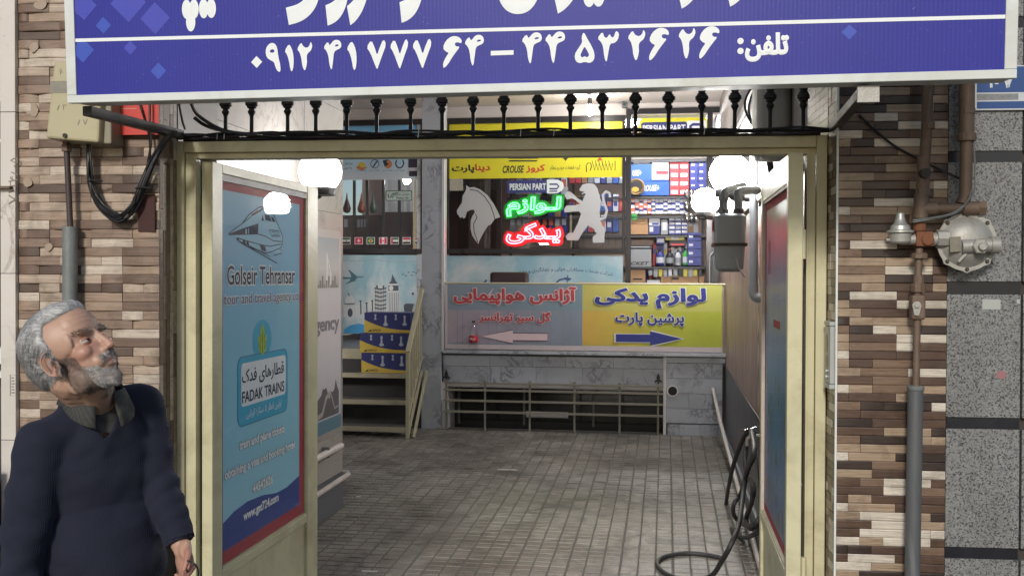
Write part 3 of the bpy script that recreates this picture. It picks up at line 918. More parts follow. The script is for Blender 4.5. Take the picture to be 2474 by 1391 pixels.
for t, p0, p1, q0, q1 in (('سایپا', 400, 668, -230, 74), ('و', 690, 775, -120, 60), ('خودرو', 785, 1115, -230, 58), ('ایران', 1200, 1500, -260, 34), ('مرکز', 1640, 1900, -230, 17)):
    big = MB(); text_mb(big, t, PS, bx(p0, q0, p1, q1, 0, 'S'), 0.0014, 0.035, lift=0.0001)
    part(sgf, 'shop_name_word', big, WINK, label='large white Persian word cut off at the top')
DMAT = [ink('violet_blue_print', (0.06, 0.07, 0.44), 0.3), ink('bright_blue_print', (0.045, 0.09, 0.46), 0.3)]
for k, (px, py, r) in enumerate([(375, 45, 38), (250, 62, 20), (310, 8, 46), (383, 172, 20), (315, 116, 17), (200, 122, 30), (203, 15, 34), (2052, 78, 16)]):
    u, v = at(px, py, 0, 'S'); q = r / 800
    lft = max(u - q, FB + 0.001)
    dm = MB(); polyp(dm, PS, [(u - q, v), (u, v - q), (u + q, v), (u, v + q)] if u - q > FB else [(lft, v - q * 0.4), (u, v - q), (u + q, v), (u, v + q), (lft, v + q * 0.4)], 0.0006)
    part(sgf, 'diamond', dm, DMAT[k % 2])
# brackets from the wall to the sign
def bracket(label, a, b):
    m = MB().bar(a, b, 0.03, 0.03)
    return one('sign_bracket', label, 'bracket', 'W', m, BLACKM, 'sign brackets', bevel=0.002)
bracket('black steel bracket carrying the end of the sign near the cream boxes', (FR['S'] @ Vector((0.03, 0.05, -0.018))), FR['F'] @ Vector((JX0 + 0.04, 0.1, LZ1 + 0.018)))
bracket('black steel bracket rising from the gate corner to the sign over the dark pier', (FR['S'] @ Vector((2.33, 0.06, -0.018))), FR['F'] @ Vector((KX1 + 0.01, 0.1, LZ1 + 0.02)))
bt = MB()
q = FR['S'] @ Vector((2.33, 0.04, -0.03))
bt.obox(q + Vector((0, -0.02, 0)), (0.028, -0.004, 0), (0.0008, 0.006, 0), (0, 0, 0.022))
one('bracket_plate', 'small steel plate at the upper end of the bracket by the dark pier', 'plate', 'W', bt, CAST)

# ================================================================== boxes and cables on the left pier (frame F)
def on(px, py, y):
    x, z = at(px, py, y, 'F')
    return Vector((x, y, z))
jb = thing('junction_box', 'cream plastic junction box with handwritten numbers left of the sign', 'junction box', 'F', on(180, 345, -0.05))
def frust(px, Y):            # px: 4 corners (tl,tr,br,bl) at front plane Y, back flared to the wall
    f = [on(p, q, Y) for p, q in px]
    c = sum(f, Vector()) / 4
    m = MB()
    bk = [Vector((c.x + (p.x - c.x) * 1.02, 0.0, c.z + (p.z - c.z) * 1.02)) for p in f]
    return m.add(f + bk, [(0, 1, 2, 3), (7, 6, 5, 4), (0, 4, 5, 1), (1, 5, 6, 2), (2, 6, 7, 3), (3, 7, 4, 0)])
BOXP = M('aged_cream_plastic', (0.42, 0.38, 0.24), 0.45, 0, 0.08, 4, 0.04, 60, (0.25, 0.2, 0.12), 0.4)
jbc = part(jb, 'cover', frust([(130, 148), (248, 150), (238, 345), (110, 334)], -0.13), BOXP, bevel=0.008)
sm = MB(); p = on(158, 328, -0.13); sm.lathe([(0.008, -0.006), (0.008, 0.002)], p, 'Y', 12)
part(jbc, 'lock', sm, BLACKM)
pr = MB(); rectp(pr, PY(-0.13), bx(122, 196, 205, 225, -0.13, 'F'), 0.0008)
part(jbc, 'sticker', pr, M('worn_sticker', (0.24, 0.23, 0.19), 0.7, 0, 0.4, 60, 0))
hw = MB(); text_mb(hw, '۸۷', PY(-0.13), bx(187, 288, 212, 302, -0.13, 'F'), 0.0008); text_mb(hw, '۸۲', PY(-0.13), bx(138, 252, 160, 266, -0.13, 'F'), 0.0008)
text_mb(hw, '۷۰', PY(-0.13), bx(144, 166, 152, 182, -0.13, 'F'), 0.0008)
part(jbc, 'handwriting', hw, ink('pencil_scrawl', (0.25, 0.21, 0.18)))
jb2 = one('junction_box', 'thin grey-cream junction box tucked behind the larger one', 'junction box', 'F', MB().box(on(228, 0, -0.1).x, on(268, 0, -0.1).x, -0.10, -0.001, on(250, 348, -0.1).z, on(250, 170, -0.1).z), M('grey_cream_plastic', (0.25, 0.23, 0.17), 0.5, 0, 0.1, 5, 0.05), bevel=0.006)
rs = thing('red_sign', 'small red metal sign on the pale pier half hidden by the blue sign', 'sign', 'F', on(325, 325, -0.03))
part(rs, 'plate', MB().box(on(270, 0, -0.03).x, on(383, 0, -0.03).x, -0.03, -0.024, on(320, 326, -0.03).z, on(320, 205, -0.03).z), ink('red_sign_paint', (0.52, 0.045, 0.035), 0.4))
rt = MB(); text_mb(rt, 'Kh', PY(-0.03), bx(281, 291, 300, 303, -0.03, 'F'), 0.0008); rectp(rt, PY(-0.03), bx(282, 262, 330, 264, -0.03, 'F'), 0.0008)
part(rs, 'lettering', rt, ink('faded_red_print', (0.6, 0.25, 0.2)))
# cable loop from the boxes up to the lintel
cl = MB()
rc = random.Random(4)
loop = [(214, 350), (216, 400), (222, 450), (246, 500), (290, 528), (325, 500), (345, 450), (370, 390), (400, 340), (425, 318)]
for k in range(12):
    o1, o2 = rc.uniform(-9, 9), rc.uniform(-11, 11)
    pts = [on(px + o1 * (0.4 + 0.6 * math.sin(i / 9 * PI)), py + o2 * math.sin(i / 9 * PI), -0.03 - rc.uniform(0, 0.03)) for i, (px, py) in enumerate(loop)]
    cl.tube(crv(pts, 5), 0.0036, 6)
for px in (228, 345):
    q = on(px, 438 if px < 300 else 455, -0.05)
    cl.tube([q + Vector((-0.025, 0, 0.0)), q + Vector((0, -0.022, 0.002)), q + Vector((0.03, 0, 0.0))], 0.004, 6)
one('cable_loop', 'thick loop of black cables hanging from the cream boxes', 'cables', 'F', cl, CABLE, smooth=60)
c2 = MB()
c2.tube(crv([on(335, 245, -0.04), on(350, 290, -0.035), on(362, 340, -0.03), on(362, 400, -0.03)], 6), 0.004, 6)
c2.tube(crv([on(362, 245, -0.05), on(362, 300, -0.05), on(365, 345, -0.04), on(352, 420, -0.04)], 6), 0.004, 6)
c2.tube(crv([on(432, 248, 0.0), on(440, 290, 0.02), on(447, 312, 0.06)], 6), 0.004, 6)
c2.tube(crv([on(462, 250, 0.0), on(480, 280, 0.05), on(540, 315, 0.13), on(620, 326, 0.13)], 6), 0.0065, 6)
c2.tube(crv([on(470, 285, 0.06), on(500, 305, 0.1), on(560, 322, 0.13)], 6), 0.0065, 6)
one('hanging_cables', 'black cables hanging from under the sign to the gate corner', 'cables', 'F', c2, CABLE, smooth=60)
cd = thing('conduit', 'thin rusty pipe running down from the junction box into a peeling grey pipe', 'pipe', 'F', on(168, 725, -0.05))
part(cd, 'thin_pipe', MB().tube([on(160, 345, -0.06), on(163, 400, -0.055), on(170, 552, -0.05)], 0.0105, 12), M('dark_rusty_pipe', (0.06, 0.045, 0.045), 0.5, 0.2, 0.3, 12, 0.2), smooth=60)
part(cd, 'nut', MB().lathe([(0.019, 0), (0.019, 0.022), (0.015, 0.026), (0.015, 0.04)], on(161, 366, -0.058), 'Z', 6), RUST)
e = on(169, 548, -0.05)
part(cd, 'grey_pipe', MB().tube([(e.x, e.y, e.z), (e.x - 0.004, e.y, 0.02)], 0.0255, 16), GREYP, smooth=60)
# dark red-brown sheet painting the sign's cast shadow on the pier
one('sign_shadow_patch', 'dark red-brown patch painted as sign shadow below the cable loop on the pier edge', 'patch', 'F', MB().box(on(338, 0, 0).x, on(378, 0, 0).x, -0.016, -0.0115, on(355, 560, 0).z, on(355, 470, 0).z), M('shadow_maroon', (0.05, 0.018, 0.016), 0.8, 0, 0.4, 20, 0.2))
# white-ish blobs of plaster on the pale tiles
for k, (px, py, r) in enumerate([(98, 8, 0.03), (82, 115, 0.022), (78, 265, 0.03), (67, 440, 0.022), (72, 352, 0.014), (118, 597, 0.018)]):
    m = MB(); p = on(px, py, -0.011)
    pts = []
    for i in range(16):
        a = 2 * PI * i / 16
        q = r * (0.8 + 0.3 * noise.noise((k * 3 + math.cos(a), math.sin(a), 1)))
        pts.append((p.x + q * math.cos(a), -0.0105, p.z + q * math.sin(a)))
    m.poly(pts, (0, -0.0015, 0))
    part(lp, 'putty_spot', m, M('putty', (0.34, 0.265, 0.20), 0.6, 0, 0.25, 40, 0.3), label='dried putty spot')

# ================================================================== GAS PIPEWORK on the right pier (frame F)
def pipe(root, name, pts, r, mat, n=14):
    return part(root, name, MB().tube(pts, r, n), mat, smooth=60)
Yp = -0.075
g = thing('gas_pipe', 'rusty gas riser with valve, tee and painted sleeve on the dark tiled pier', 'gas pipe', 'F', on(2213, 1391, Yp))
pipe(g, 'riser', [on(2243, -120, Yp), on(2240, 290, Yp), on(2231, 440, Yp)], 0.0175, RUST)
pipe(g, 'side_pipe', [on(2255, -60, Yp), on(2252, 190, Yp - 0.01), on(2244, 240, Yp - 0.012), on(2240, 300, Yp - 0.012)], 0.009, RUST, 8)
part(g, 'clamp', MB().lathe([(0.022, 0), (0.022, 0.022)], on(2242, 312, Yp), 'Z', 10), RUST)
part(g, 'union', MB().lathe([(0.02, 0), (0.024, 0.008), (0.024, 0.03), (0.02, 0.036), (0.022, 0.05), (0.02, 0.06)], on(2230, 478, Yp), 'Z', 8), RUST)
part(g, 'union_dial', MB().lathe([(0.016, -0.03), (0.016, 0.0)], on(2231, 420, Yp - 0.01), 'Y', 14), BLACKM)
part(g, 'coupling', MB().lathe([(0.021, 0.0), (0.021, 0.012), (0.0185, 0.02), (0.0185, 0.1)], on(2229, 455, Yp), 'Z', 12), RUST)
part(g, 'tee', MB().tube([on(2227, 468, Yp), on(2224, 528, Yp)], 0.0235, 14).tube([on(2226, 505, Yp), on(2262, 503, Yp)], 0.0235, 14), RUST, smooth=50)
pipe(g, 'cross_pipe', [on(2255, 503, Yp), on(2330, 503, Yp)], 0.0165, RUST)
part(g, 'end_elbow', MB().tube([on(2325, 503, Yp), on(2372, 503, Yp)], 0.0225, 14).tube([on(2362, 503, Yp), on(2379, 503, Yp)], 0.0255, 6), RUST, smooth=40)
part(g, 'rust_tee', MB().lathe([(0.019, 0.0), (0.021, 0.006), (0.021, 0.024), (0.017, 0.03)], on(2222, 560, Yp), 'Z', 8).obox(on(2230, 578, Yp), (0.027, 0, 0), (0, 0.024, 0), (0, 0, 0.024)).lathe([(0.018, -0.034), (0.02, -0.03), (0.02, -0.02)], on(2236, 580, Yp), 'Y', 10),
     M('orange_rust', (0.19, 0.075, 0.035), 0.8, 0.1, 0.4, 30, 0.5, 120), bevel=0.004)
part(g, 'flange_nut', MB().lathe([(0.026, 0), (0.026, 0.014), (0.02, 0.018)], on(2222, 624, Yp), 'Z', 8), RUST)
pipe(g, 'lower_riser', [on(2221, 600, Yp), on(2217, 700, Yp), on(2213, 940, Yp)], 0.0115, RUST)
part(g, 'coupling', MB().lathe([(0.0165, 0), (0.0165, 0.04)], on(2219, 695, Yp), 'Z', 10).lathe([(0.023, 0), (0.023, 0.028)], on(2219, 705, Yp), 'Z', 8), RUST)
part(g, 'valve_body', MB().obox(on(2216, 742, Yp), (0.022, 0, 0), (0, 0.022, 0), (0, 0, 0.04)), RUST, bevel=0.008)
hd = MB(); c = on(2214, 738, Yp - 0.026)
hd.poly([c + Vector((0.014 * math.cos(a), 0, 0.014 * math.sin(a))) for a in [R(q) for q in range(0, 181, 20)]] + [c + Vector((-0.007, 0, -0.032)), c + Vector((0.007, 0, -0.032))], (0, -0.006, 0))
hd.lathe([(0.008, -0.012), (0.008, 0.0)], c, 'Y', 6)
part(g, 'valve_handle', hd, CAST)
part(g, 'sleeve', MB().tube([on(2212, 935, Yp), on(2204, 1391, Yp), Vector((on(2204, 1391, Yp).x - 0.004, Yp, 0.0))], 0.0245, 16), M('grey_sleeve_paint', (0.10, 0.105, 0.11), 0.5, 0.1, 0.2, 8, 0.2, 80, (0.45, 0.46, 0.45), 0.25, stretch=(3, 3, 0.6)), smooth=60)
part(g, 'sleeve_rim', MB().lathe([(0.018, 0.006), (0.027, 0.004), (0.027, -0.008), (0.0246, -0.01)], on(2212, 935, Yp), 'Z', 16), GREYP, smooth=50)
g2 = thing('gas_main', 'thick rusty gas pipe coming down beside the house number plate', 'gas pipe', 'F', on(2337, 480, Yp))
pipe(g2, 'riser', [on(2336, -120, Yp), on(2335, 330, Yp)], 0.024, RUST)
part(g2, 'socket', MB().lathe([(0.03, 0), (0.03, 0.02), (0.025, 0.028)], on(2335, 341, Yp), 'Z', 14), RUST)
pipe(g2, 'drop_pipe', [on(2335, 335, Yp), on(2333, 470, Yp), on(2326, 492, Yp)], 0.0195, RUST)
part(g2, 'strap', MB().lathe([(0.026, 0), (0.026, 0.018)], on(2336, 276, Yp), 'Z', 12), RUST)
wr = MB()
wr.tube(crv([on(2352, 340, Yp - 0.01), on(2356, 420, Yp - 0.01), on(2350, 470, Yp - 0.02), on(2310, 510, Yp - 0.035), on(2262, 525, Yp - 0.035), on(2205, 532, Yp - 0.03)], 6), 0.0028, 6)
wr.tube(crv([on(2349, 455, Yp - 0.01), on(2335, 490, Yp - 0.03), on(2300, 518, Yp - 0.035), on(2205, 537, Yp - 0.03)], 6), 0.0028, 6)
one('earth_wire', 'thin grey wires looping from the gas pipe above the regulator', 'wire', 'F', wr, GREYP, smooth=60)
wb = MB().tube(crv([on(2075, 278, -0.01), on(2150, 345, -0.012), on(2230, 390, -0.02), on(2320, 432, -0.03)], 6), 0.004, 6)
one('wall_cable', 'black cable slanting across the dark tiles behind the gas riser', 'cable', 'F', wb, CABLE, smooth=60)
# regulator
rg = thing('gas_regulator', 'round grey cast gas regulator with bolted flange and hexagon cap', 'gas regulator', 'F', on(2330, 655, -0.08))
c = on(2332, 585, -0.055)
rw = 0.090
part(rg, 'rear_dish', MB().lathe([(0.03, 0.05), (0.06, 0.03), (rw - 0.004, 0.006), (rw, 0.0), (rw, -0.008)], c, 'Y', 40), CAST, smooth=40)
fl_ = MB(); ring = []
for i in range(96):
    a = 2 * PI * i / 96
    ring.append((rw + 0.004 + 0.006 * max(0, math.cos(a * 8)) ** 3, a))
fl_.poly([c + Vector((r * math.cos(a), -0.0085, r * math.sin(a))) for r, a in ring], (0, -0.009, 0))
rgf = part(rg, 'flange', fl_, CAST)
part(rg, 'front_dome', MB().lathe([(rw - 0.008, -0.018), (rw - 0.016, -0.024), (0.062, -0.036), (0.045, -0.046), (0.025, -0.05), (0.001, -0.051)], c, 'Y', 40), CAST, smooth=40)
for i in range(8):
    a = 2 * PI * i / 8
    q = c + Vector(((rw - 0.002) * math.cos(a), -0.0175, (rw - 0.002) * math.sin(a)))
    part(rgf, 'bolt', MB().lathe([(0.0065, 0.0), (0.0065, -0.006), (0.004, -0.008)], q, 'Y', 6), M('dark_bolt', (0.09, 0.08, 0.07), 0.5, 0.6, 0.2, 20, 0.1))
part(rg, 'boss', MB().tube([on(2322, 596, -0.1), on(2398, 592, -0.1)], 0.0235, 16).tube([on(2392, 592, -0.1), on(2412, 592, -0.1)], 0.028, 16), CAST, smooth=40)
part(rg, 'hexagon_cap', MB().lathe([(0.026, 0.02), (0.026, -0.014), (0.022, -0.017)], on(2366, 595, -0.115), 'Y', 6).lathe([(0.0135, -0.016), (0.0135, -0.027), (0.011, -0.03)], on(2368, 596, -0.115), 'Y', 8), CAST)
part(rg, 'name_plate', MB().obox(on(2308, 590, -0.108), (0.017, 0, 0.001), (0, 0.002, 0), (-0.001, 0, 0.024)), M('worn_plate', (0.2, 0.19, 0.15), 0.5, 0.5, 0.3, 40, 0.1))
rib = MB(); rib.bar(on(2335, 612, -0.104), on(2316, 632, -0.094), 0.006, 0.008)
part(rg, 'rib', rib, CAST)
part(rg, 'inlet', MB().tube([on(2240, 578, Yp), on(2268, 578, Yp)], 0.022, 14).tube([on(2262, 577, Yp), on(2290, 577, Yp)], 0.030, 8), CAST, smooth=40)
rv = thing('relief_valve', 'small silver relief valve with conical cap left of the gas riser', 'valve', 'F', on(2175, 600, Yp))
c = on(2175, 562, Yp)
part(rv, 'cap', MB().lathe([(0.043, 0.0), (0.043, 0.006), (0.032, 0.010), (0.030, 0.022), (0.020, 0.03), (0.014, 0.05), (0.013, 0.062), (0.009, 0.066)], c, 'Z', 20), M('bright_cast', (0.5, 0.5, 0.46), 0.4, 0.6, 0.15, 20, 0.15), smooth=35)
part(rv, 'body', MB().lathe([(0.028, -0.036), (0.034, -0.03), (0.036, -0.004), (0.043, -0.0005)], c, 'Z', 20).tube([c + Vector((0.0, 0, -0.022)), c + Vector((0.055, 0, -0.022))], 0.018, 12).tube([c + Vector((0, 0, -0.024)), c + Vector((-0.045, 0, -0.024))], 0.006, 8), CAST, smooth=40)
# house number plate
hn = thing('house_number_plate', 'blue house number plate with white numerals at the right edge', 'house number', 'F', on(2415, 262, -0.01))
b4 = bx(2356, 158, 2560, 266, -0.012, 'F')
hnp = part(hn, 'plate', MB().box(b4[0], b4[1], -0.012, -0.004, b4[2], b4[3]), ink('plate_white', (0.5, 0.53, 0.55)), bevel=0.001)
bl = MB()
for y0, y1 in ((161, 223), (245, 262)):
    rectp(bl, PY(-0.012), bx(2360, y0, 2555, y1, -0.012, 'F'), 0.0008)
part(hnp, 'blue_field', bl, ink('plate_blue', (0.025, 0.07, 0.22)))
sc_ = MB(); rectp(sc_, PY(-0.012), bx(2360, 227, 2460, 242, -0.012, 'F'), 0.0008)
part(hnp, 'peeled_strip', sc_, M('peeled_print', (0.20, 0.21, 0.22), 0.6, 0, 0.6, 120, 0.1))
nm = MB(); text_mb(nm, '۱', PY(-0.012), bx(2388, 178, 2398, 213, -0.012, 'F'), 0.0016, 0.05); text_mb(nm, '۷', PY(-0.012), bx(2420, 178, 2450, 213, -0.012, 'F'), 0.0016, 0.05)
rectp(nm, PY(-0.012), bx(2403, 195, 2412, 204, -0.012, 'F'), 0.0016)
part(hnp, 'numerals', nm, ink('plate_numerals', (0.55, 0.58, 0.6)))
# intercom on the right jamb (faces the passage)
ic = thing('intercom', 'slim silver intercom panel on the right side of the entrance reveal', 'intercom', 'F', on(2000, 928, 0.07))
x = QX0 + 0.004
y0, zt = atx(1983, 783, x - 0.02, 'F'); y1, _ = atx(2003, 783, x - 0.02, 'F'); _, zl = atx(2000, 926, x - 0.02, 'F')
icb = part(ic, 'body', MB().box(x - 0.022, x - 0.001, 0.012, 0.10, zl, zt), SILVER, bevel=0.004)
part(ic, 'end_cap', MB().box(x - 0.024, x - 0.001, 0.010, 0.102, zt + 0.0005, zt + 0.016), SILVER, bevel=0.003)
part(ic, 'end_cap', MB().box(x - 0.024, x - 0.001, 0.010, 0.102, zl - 0.016, zl - 0.0005), SILVER, bevel=0.003)
dk = MB(); P = PXn(x - 0.022)
ellp(dk, P, 0.062, zt - 0.06, 0.014, 0.032, 0.0008); ellp(dk, P, 0.062, zl + 0.075, 0.016, 0.024, 0.0008)
part(icb, 'speaker_window', dk, M('smoky_plastic', (0.1, 0.12, 0.11), 0.25))
for q in (0.042, 0.022):
    part(icb, 'button', MB().lathe([(0.008, 0), (0.008, -0.004)], (x - 0.0225, 0.062, zl + q), 'X', 10), SILVER)

# ================================================================== GATE LEAVES (frame C)
XF = at(513, 700, 0.13, 'C')[0]
U0, U1 = 0.13, atx(768, 700, XF)[0]
TOP = LZ0 - 0.006
def U(px): return atx(px, 700, XF)[0]
def UV(px, py): return atx(px, py, XF)
ll = thing('gate_leaf', 'cream gate leaf opened inwards with the blue train poster behind glass', 'gate leaf', 'C', (XF - 0.02, U0, 0.02), 'gate leaves')
ua, ub = U(541), U(741)
va, vb = UV(545, 1362)[1], UV(541, 428)[1]
th = 0.042
part(ll, 'stile', MB().box(XF - th, XF, U0, ua - 0.012, 0.02, TOP), CREAM, bevel=0.003)
part(ll, 'stile', MB().box(XF - th, XF, ub + 0.012, U1, 0.02, TOP), CREAM, bevel=0.003)
part(ll, 'top_rail', MB().box(XF - th + 0.001, XF - 0.001, ua - 0.0115, ub + 0.0115, vb + 0.012, TOP - 0.001), CREAM, bevel=0.003)
part(ll, 'middle_rail', MB().box(XF - th + 0.001, XF - 0.001, ua - 0.0115, ub + 0.0115, va - 0.055, va - 0.018), CREAM, bevel=0.003)
part(ll, 'bottom_rail', MB().box(XF - th + 0.001, XF - 0.001, ua - 0.0115, ub + 0.0115, 0.021, 0.09), CREAM, bevel=0.003)
part(ll, 'lower_panel', MB().box(XF - 0.03, XF - 0.012, ua - 0.0115, ub + 0.0115, 0.0905, va - 0.0555), CREAM)
for (a, b, c, d, nm, mt) in ((ua - 0.011, ua - 0.001, va - 0.017, vb + 0.011, 'gasket', BLACKM), (ub + 0.001, ub + 0.011, va - 0.017, vb + 0.011, 'glazing_bead', CREAM),
                             (ua - 0.0009, ub + 0.0009, va - 0.017, va - 0.006, 'glazing_bead', CREAM), (ua - 0.0009, ub + 0.0009, vb - 0.014, vb + 0.011, 'gasket', BLACKM)):
    part(ll, nm, MB().box(XF - 0.022, XF - 0.004, a, b, c, d), mt)
PO = M('poster_paper', (0.3, 0.5, 0.65))
PBLUE = grad('sky_blue_poster', [(0, (0.36, 0.68, 0.80)), (0.45, (0.31, 0.64, 0.80)), (0.7, (0.25, 0.55, 0.77)), (0.93, (0.27, 0.55, 0.77)), (1.0, (0.33, 0.6, 0.78))], 2, 0.55, 0.06, 0.08)
XP = XF - 0.014
P = PX(XP)
ps = part(ll, 'poster', MB().box(XP - 0.004, XP, ua, ub, va - 0.005, vb - 0.0145), PBLUE, label='blue travel agency poster with a train')
RED = ink('poster_red', (0.40, 0.055, 0.07), 0.6, 0.08)
ur, vr_ = U(730), UV(545, 1334)[1]
vt_ = UV(545, 458)[1]
pr = MB()
rectp(pr, P, (ur, ub, va - 0.005, vb - 0.015), 0.0006); rectp(pr, P, (ua, ur, va - 0.005, vr_), 0.0006); rectp(pr, P, (ua, ur, vt_, vb - 0.015), 0.0006)
part(ps, 'poster_border', pr, RED)
hill = [UV(*q) for q in ((545, 1268), (572, 1236), (605, 1211), (640, 1196), (675, 1190), (700, 1176), (726, 1150))]
hill = [(min(max(a, ua), ur), b) for a, b in hill]
hill[0] = (ua, hill[0][1]); hill[-1] = (ur, hill[-1][1])
hp = MB(); polyp(hp, P, hill + [(ur, vr_), (ua, vr_)], 0.0009)
part(ps, 'poster_hill', hp, ink('poster_deep_blue', (0.035, 0.075, 0.30), 0.6, 0.08))
DK = ink('poster_dark_ink', (0.03, 0.045, 0.09), 0.6, 0.08); WH = ink('poster_white', (0.82, 0.86, 0.88), 0.6, 0.08)
def ltext(body, p0, p1, yc, h, mat, bold=0.0, halo=None, halo_w=0.05, n=0.0020, name='lettering', shear=0.0):
    a, b = U(p0), U(p1)
    if a > b: a, b = b, a
    v0 = UV((p0 + p1) / 2, yc + h / 2)[1]; v1 = UV((p0 + p1) / 2, yc - h / 2)[1]
    if halo:
        m = MB(); text_mb(m, body, P, (a, b, v0, v1), n - 0.0008, halo_w, shear, lift=0.00008, ref=bold); part(ps, name + '_edge', m, halo)
    m = MB(); text_mb(m, body, P, (a, b, v0, v1), n, bold, shear, lift=0.0001); part(ps, name, m, mat)
ltext('Golseir Tehransar', 556, 719, 665, 44, DK, 0.012, WH, 0.07, name='agency_name')
ltext('tour and travel agency.co', 548, 727, 722, 32, ink('poster_navy', (0.04, 0.06, 0.2)), 0.014, WH, 0.07, name='agency_line')
ltext('train and plane tickets', 585, 694, 1058, 28, WH, 0.045, DK, 0.075)
ltext('obtaining a visa and booking hotel', 550, 718, 1113, 28, WH, 0.045, DK, 0.075)
ltext('44542626', 617, 666, 1168, 24, WH, 0.045, DK, 0.075)
ltext('www.gst724.com', 595, 680, 1226, 28, WH, 0.045, DK, 0.075)
# rail logo
lg = MB(); rrectp(lg, P, (U(582), U(701), UV(641, 1012)[1], UV(641, 853)[1]), 0.03, 0.0008); ellp(lg, P, U(641), UV(641, 820)[1], U(663) - U(641), 0.085, 0.0009)
part(ps, 'logo_field', lg, ink('logo_cyan', (0.08, 0.45, 0.66), 0.6, 0.08))
lo = MB(); q = (U(582), U(701), UV(641, 1012)[1], UV(641, 853)[1]); r_ = 0.03
strokep(lo, P, [(q[0] + r_, q[3]), (q[0], q[3] - r_), (q[0], q[2] + r_), (q[0] + r_, q[2]), (q[1] - r_, q[2]), (q[1], q[2] + r_), (q[1], q[3] - r_), (q[1] - r_, q[3])], 0.004, 0.0012, True)
part(ps, 'logo_outline', lo, ink('logo_teal', (0.03, 0.18, 0.30)))
lw = MB(); rrectp(lw, P, (U(590), U(697), UV(641, 968)[1], UV(641, 868)[1]), 0.022, 0.0013)
part(ps, 'logo_panel', lw, WH)
lgn = MB()
cu, cv = U(641), UV(641, 818)[1]
polyp(lgn, P, [(cu - 0.05, cv + 0.02), (cu - 0.035, cv - 0.05), (cu, cv - 0.068), (cu + 0.035, cv - 0.05), (cu + 0.05, cv + 0.02), (cu + 0.03, cv + 0.005), (cu + 0.018, cv + 0.04), (cu, cv + 0.066), (cu - 0.018, cv + 0.04), (cu - 0.03, cv + 0.005)], 0.0016)
part(ps, 'logo_emblem', lgn, ink('emblem_green', (0.42, 0.58, 0.05), 0.6, 0.08))
lge = MB()
for s in (-1, 1):
    strokep(lge, P, [(cu + s * 0.02, cv - 0.045), (cu + s * 0.03, cv - 0.02), (cu + s * 0.016, cv - 0.005), (cu + s * 0.022, cv + 0.02)], 0.007, 0.002)
strokep(lge, P, [(cu, cv - 0.06), (cu, cv + 0.03)], 0.007, 0.002)
part(ps, 'emblem_mark', lge, ink('emblem_dark', (0.06, 0.13, 0.03)))
ltext('قطارهای فدک', 592, 692, 902, 40, DK, 0.01, n=0.0024)
ltext('FADAK TRAINS', 592, 693, 946, 27, DK, 0.014, n=0.0024)
ltext('اولین قطار ۵ ستاره ایرانی', 603, 686, 988, 22, WH, 0.0, n=0.002)
# train drawing
tz = lambda l: [UV(480 + a / 2.674, 350 + b / 2.674) for a, b in l]
tw = MB(); polyp(tw, P, tz([(210, 575), (300, 510), (345, 450), (405, 405), (440, 398), (475, 420), (510, 470), (540, 540), (560, 590), (558, 640), (545, 670), (555, 700), (490, 690), (350, 660), (265, 600)]), 0.0008)
part(ps, 'train_body', tw, ink('train_pale', (0.36, 0.64, 0.82), 0.6, 0.08))
td = MB()
for l, w in (([(300, 510), (345, 450), (405, 405), (440, 398), (475, 420), (510, 470), (540, 540), (560, 590), (558, 640), (545, 670)], 0.010), ([(210, 575), (300, 510), (350, 470), (400, 420)], 0.007),
             ([(215, 580), (400, 575), (450, 590), (500, 620), (555, 625)], 0.007), ([(265, 600), (330, 620), (420, 645), (480, 655), (550, 640)], 0.007),
             ([(275, 620), (350, 660), (450, 700), (490, 690), (540, 668), (555, 700), (500, 715)], 0.007), ([(285, 625), (400, 692), (525, 765)], 0.009), ([(300, 625), (400, 680), (480, 722)], 0.006),
             ([(475, 550), (535, 555), (545, 590), (490, 590), (475, 550)], 0.007), ([(490, 562), (528, 566), (534, 580), (496, 580)], 0.005), ([(360, 450), (435, 408), (470, 425)], 0.006), ([(365, 455), (420, 425), (432, 410)], 0.012)):
    strokep(td, P, tz(l), w * 0.55, 0.0014)
for l in ([(212, 575), (290, 545), (405, 507), (402, 575), (300, 577)], [(432, 450), (440, 490), (425, 490)], [(445, 450), (475, 455), (490, 495), (450, 485)], [(485, 460), (500, 470), (515, 500), (495, 495)],
          [(265, 600), (280, 605), (278, 620), (265, 615)], [(305, 615), (322, 622), (320, 642), (306, 634)], [(328, 622), (342, 628), (345, 648), (330, 640)], [(412, 645), (448, 655), (455, 688), (425, 680)]):
    polyp(td, P, tz(l), 0.0014)
part(ps, 'train_lines', td, DK)
tg = MB(); polyp(tg, P, tz([(320, 545), (330, 541), (330, 575), (320, 575)]), 0.0018); polyp(tg, P, tz([(338, 540), (343, 538), (343, 575), (338, 575)]), 0.0018)
part(ps, 'train_window_glint', tg, ink('train_pale', (0.24, 0.44, 0.58)))
GLS = glassm('gate_glass', (0.98, 0.985, 0.99), 0.988, 0.015, 0.04)
part(ll, 'glass_pane', MB().box(XP + 0.0045, XP + 0.008, ua + 0.0005, ub - 0.0005, va - 0.0045, vb - 0.0148), GLS)
for py in (575, 1350):
    zz = at(478, py, 0.16, 'C')[1]
    xx = at(478, py, 0.16, 'C')[0]
    hb = part(ll, 'hinge', MB().lathe([(0.011, -0.055), (0.011, 0.055)], (xx, 0.16, zz), 'Z', 12).box(xx, xx + 0.03, 0.163, 0.167, zz - 0.05, zz + 0.05), CREAM, smooth=40)
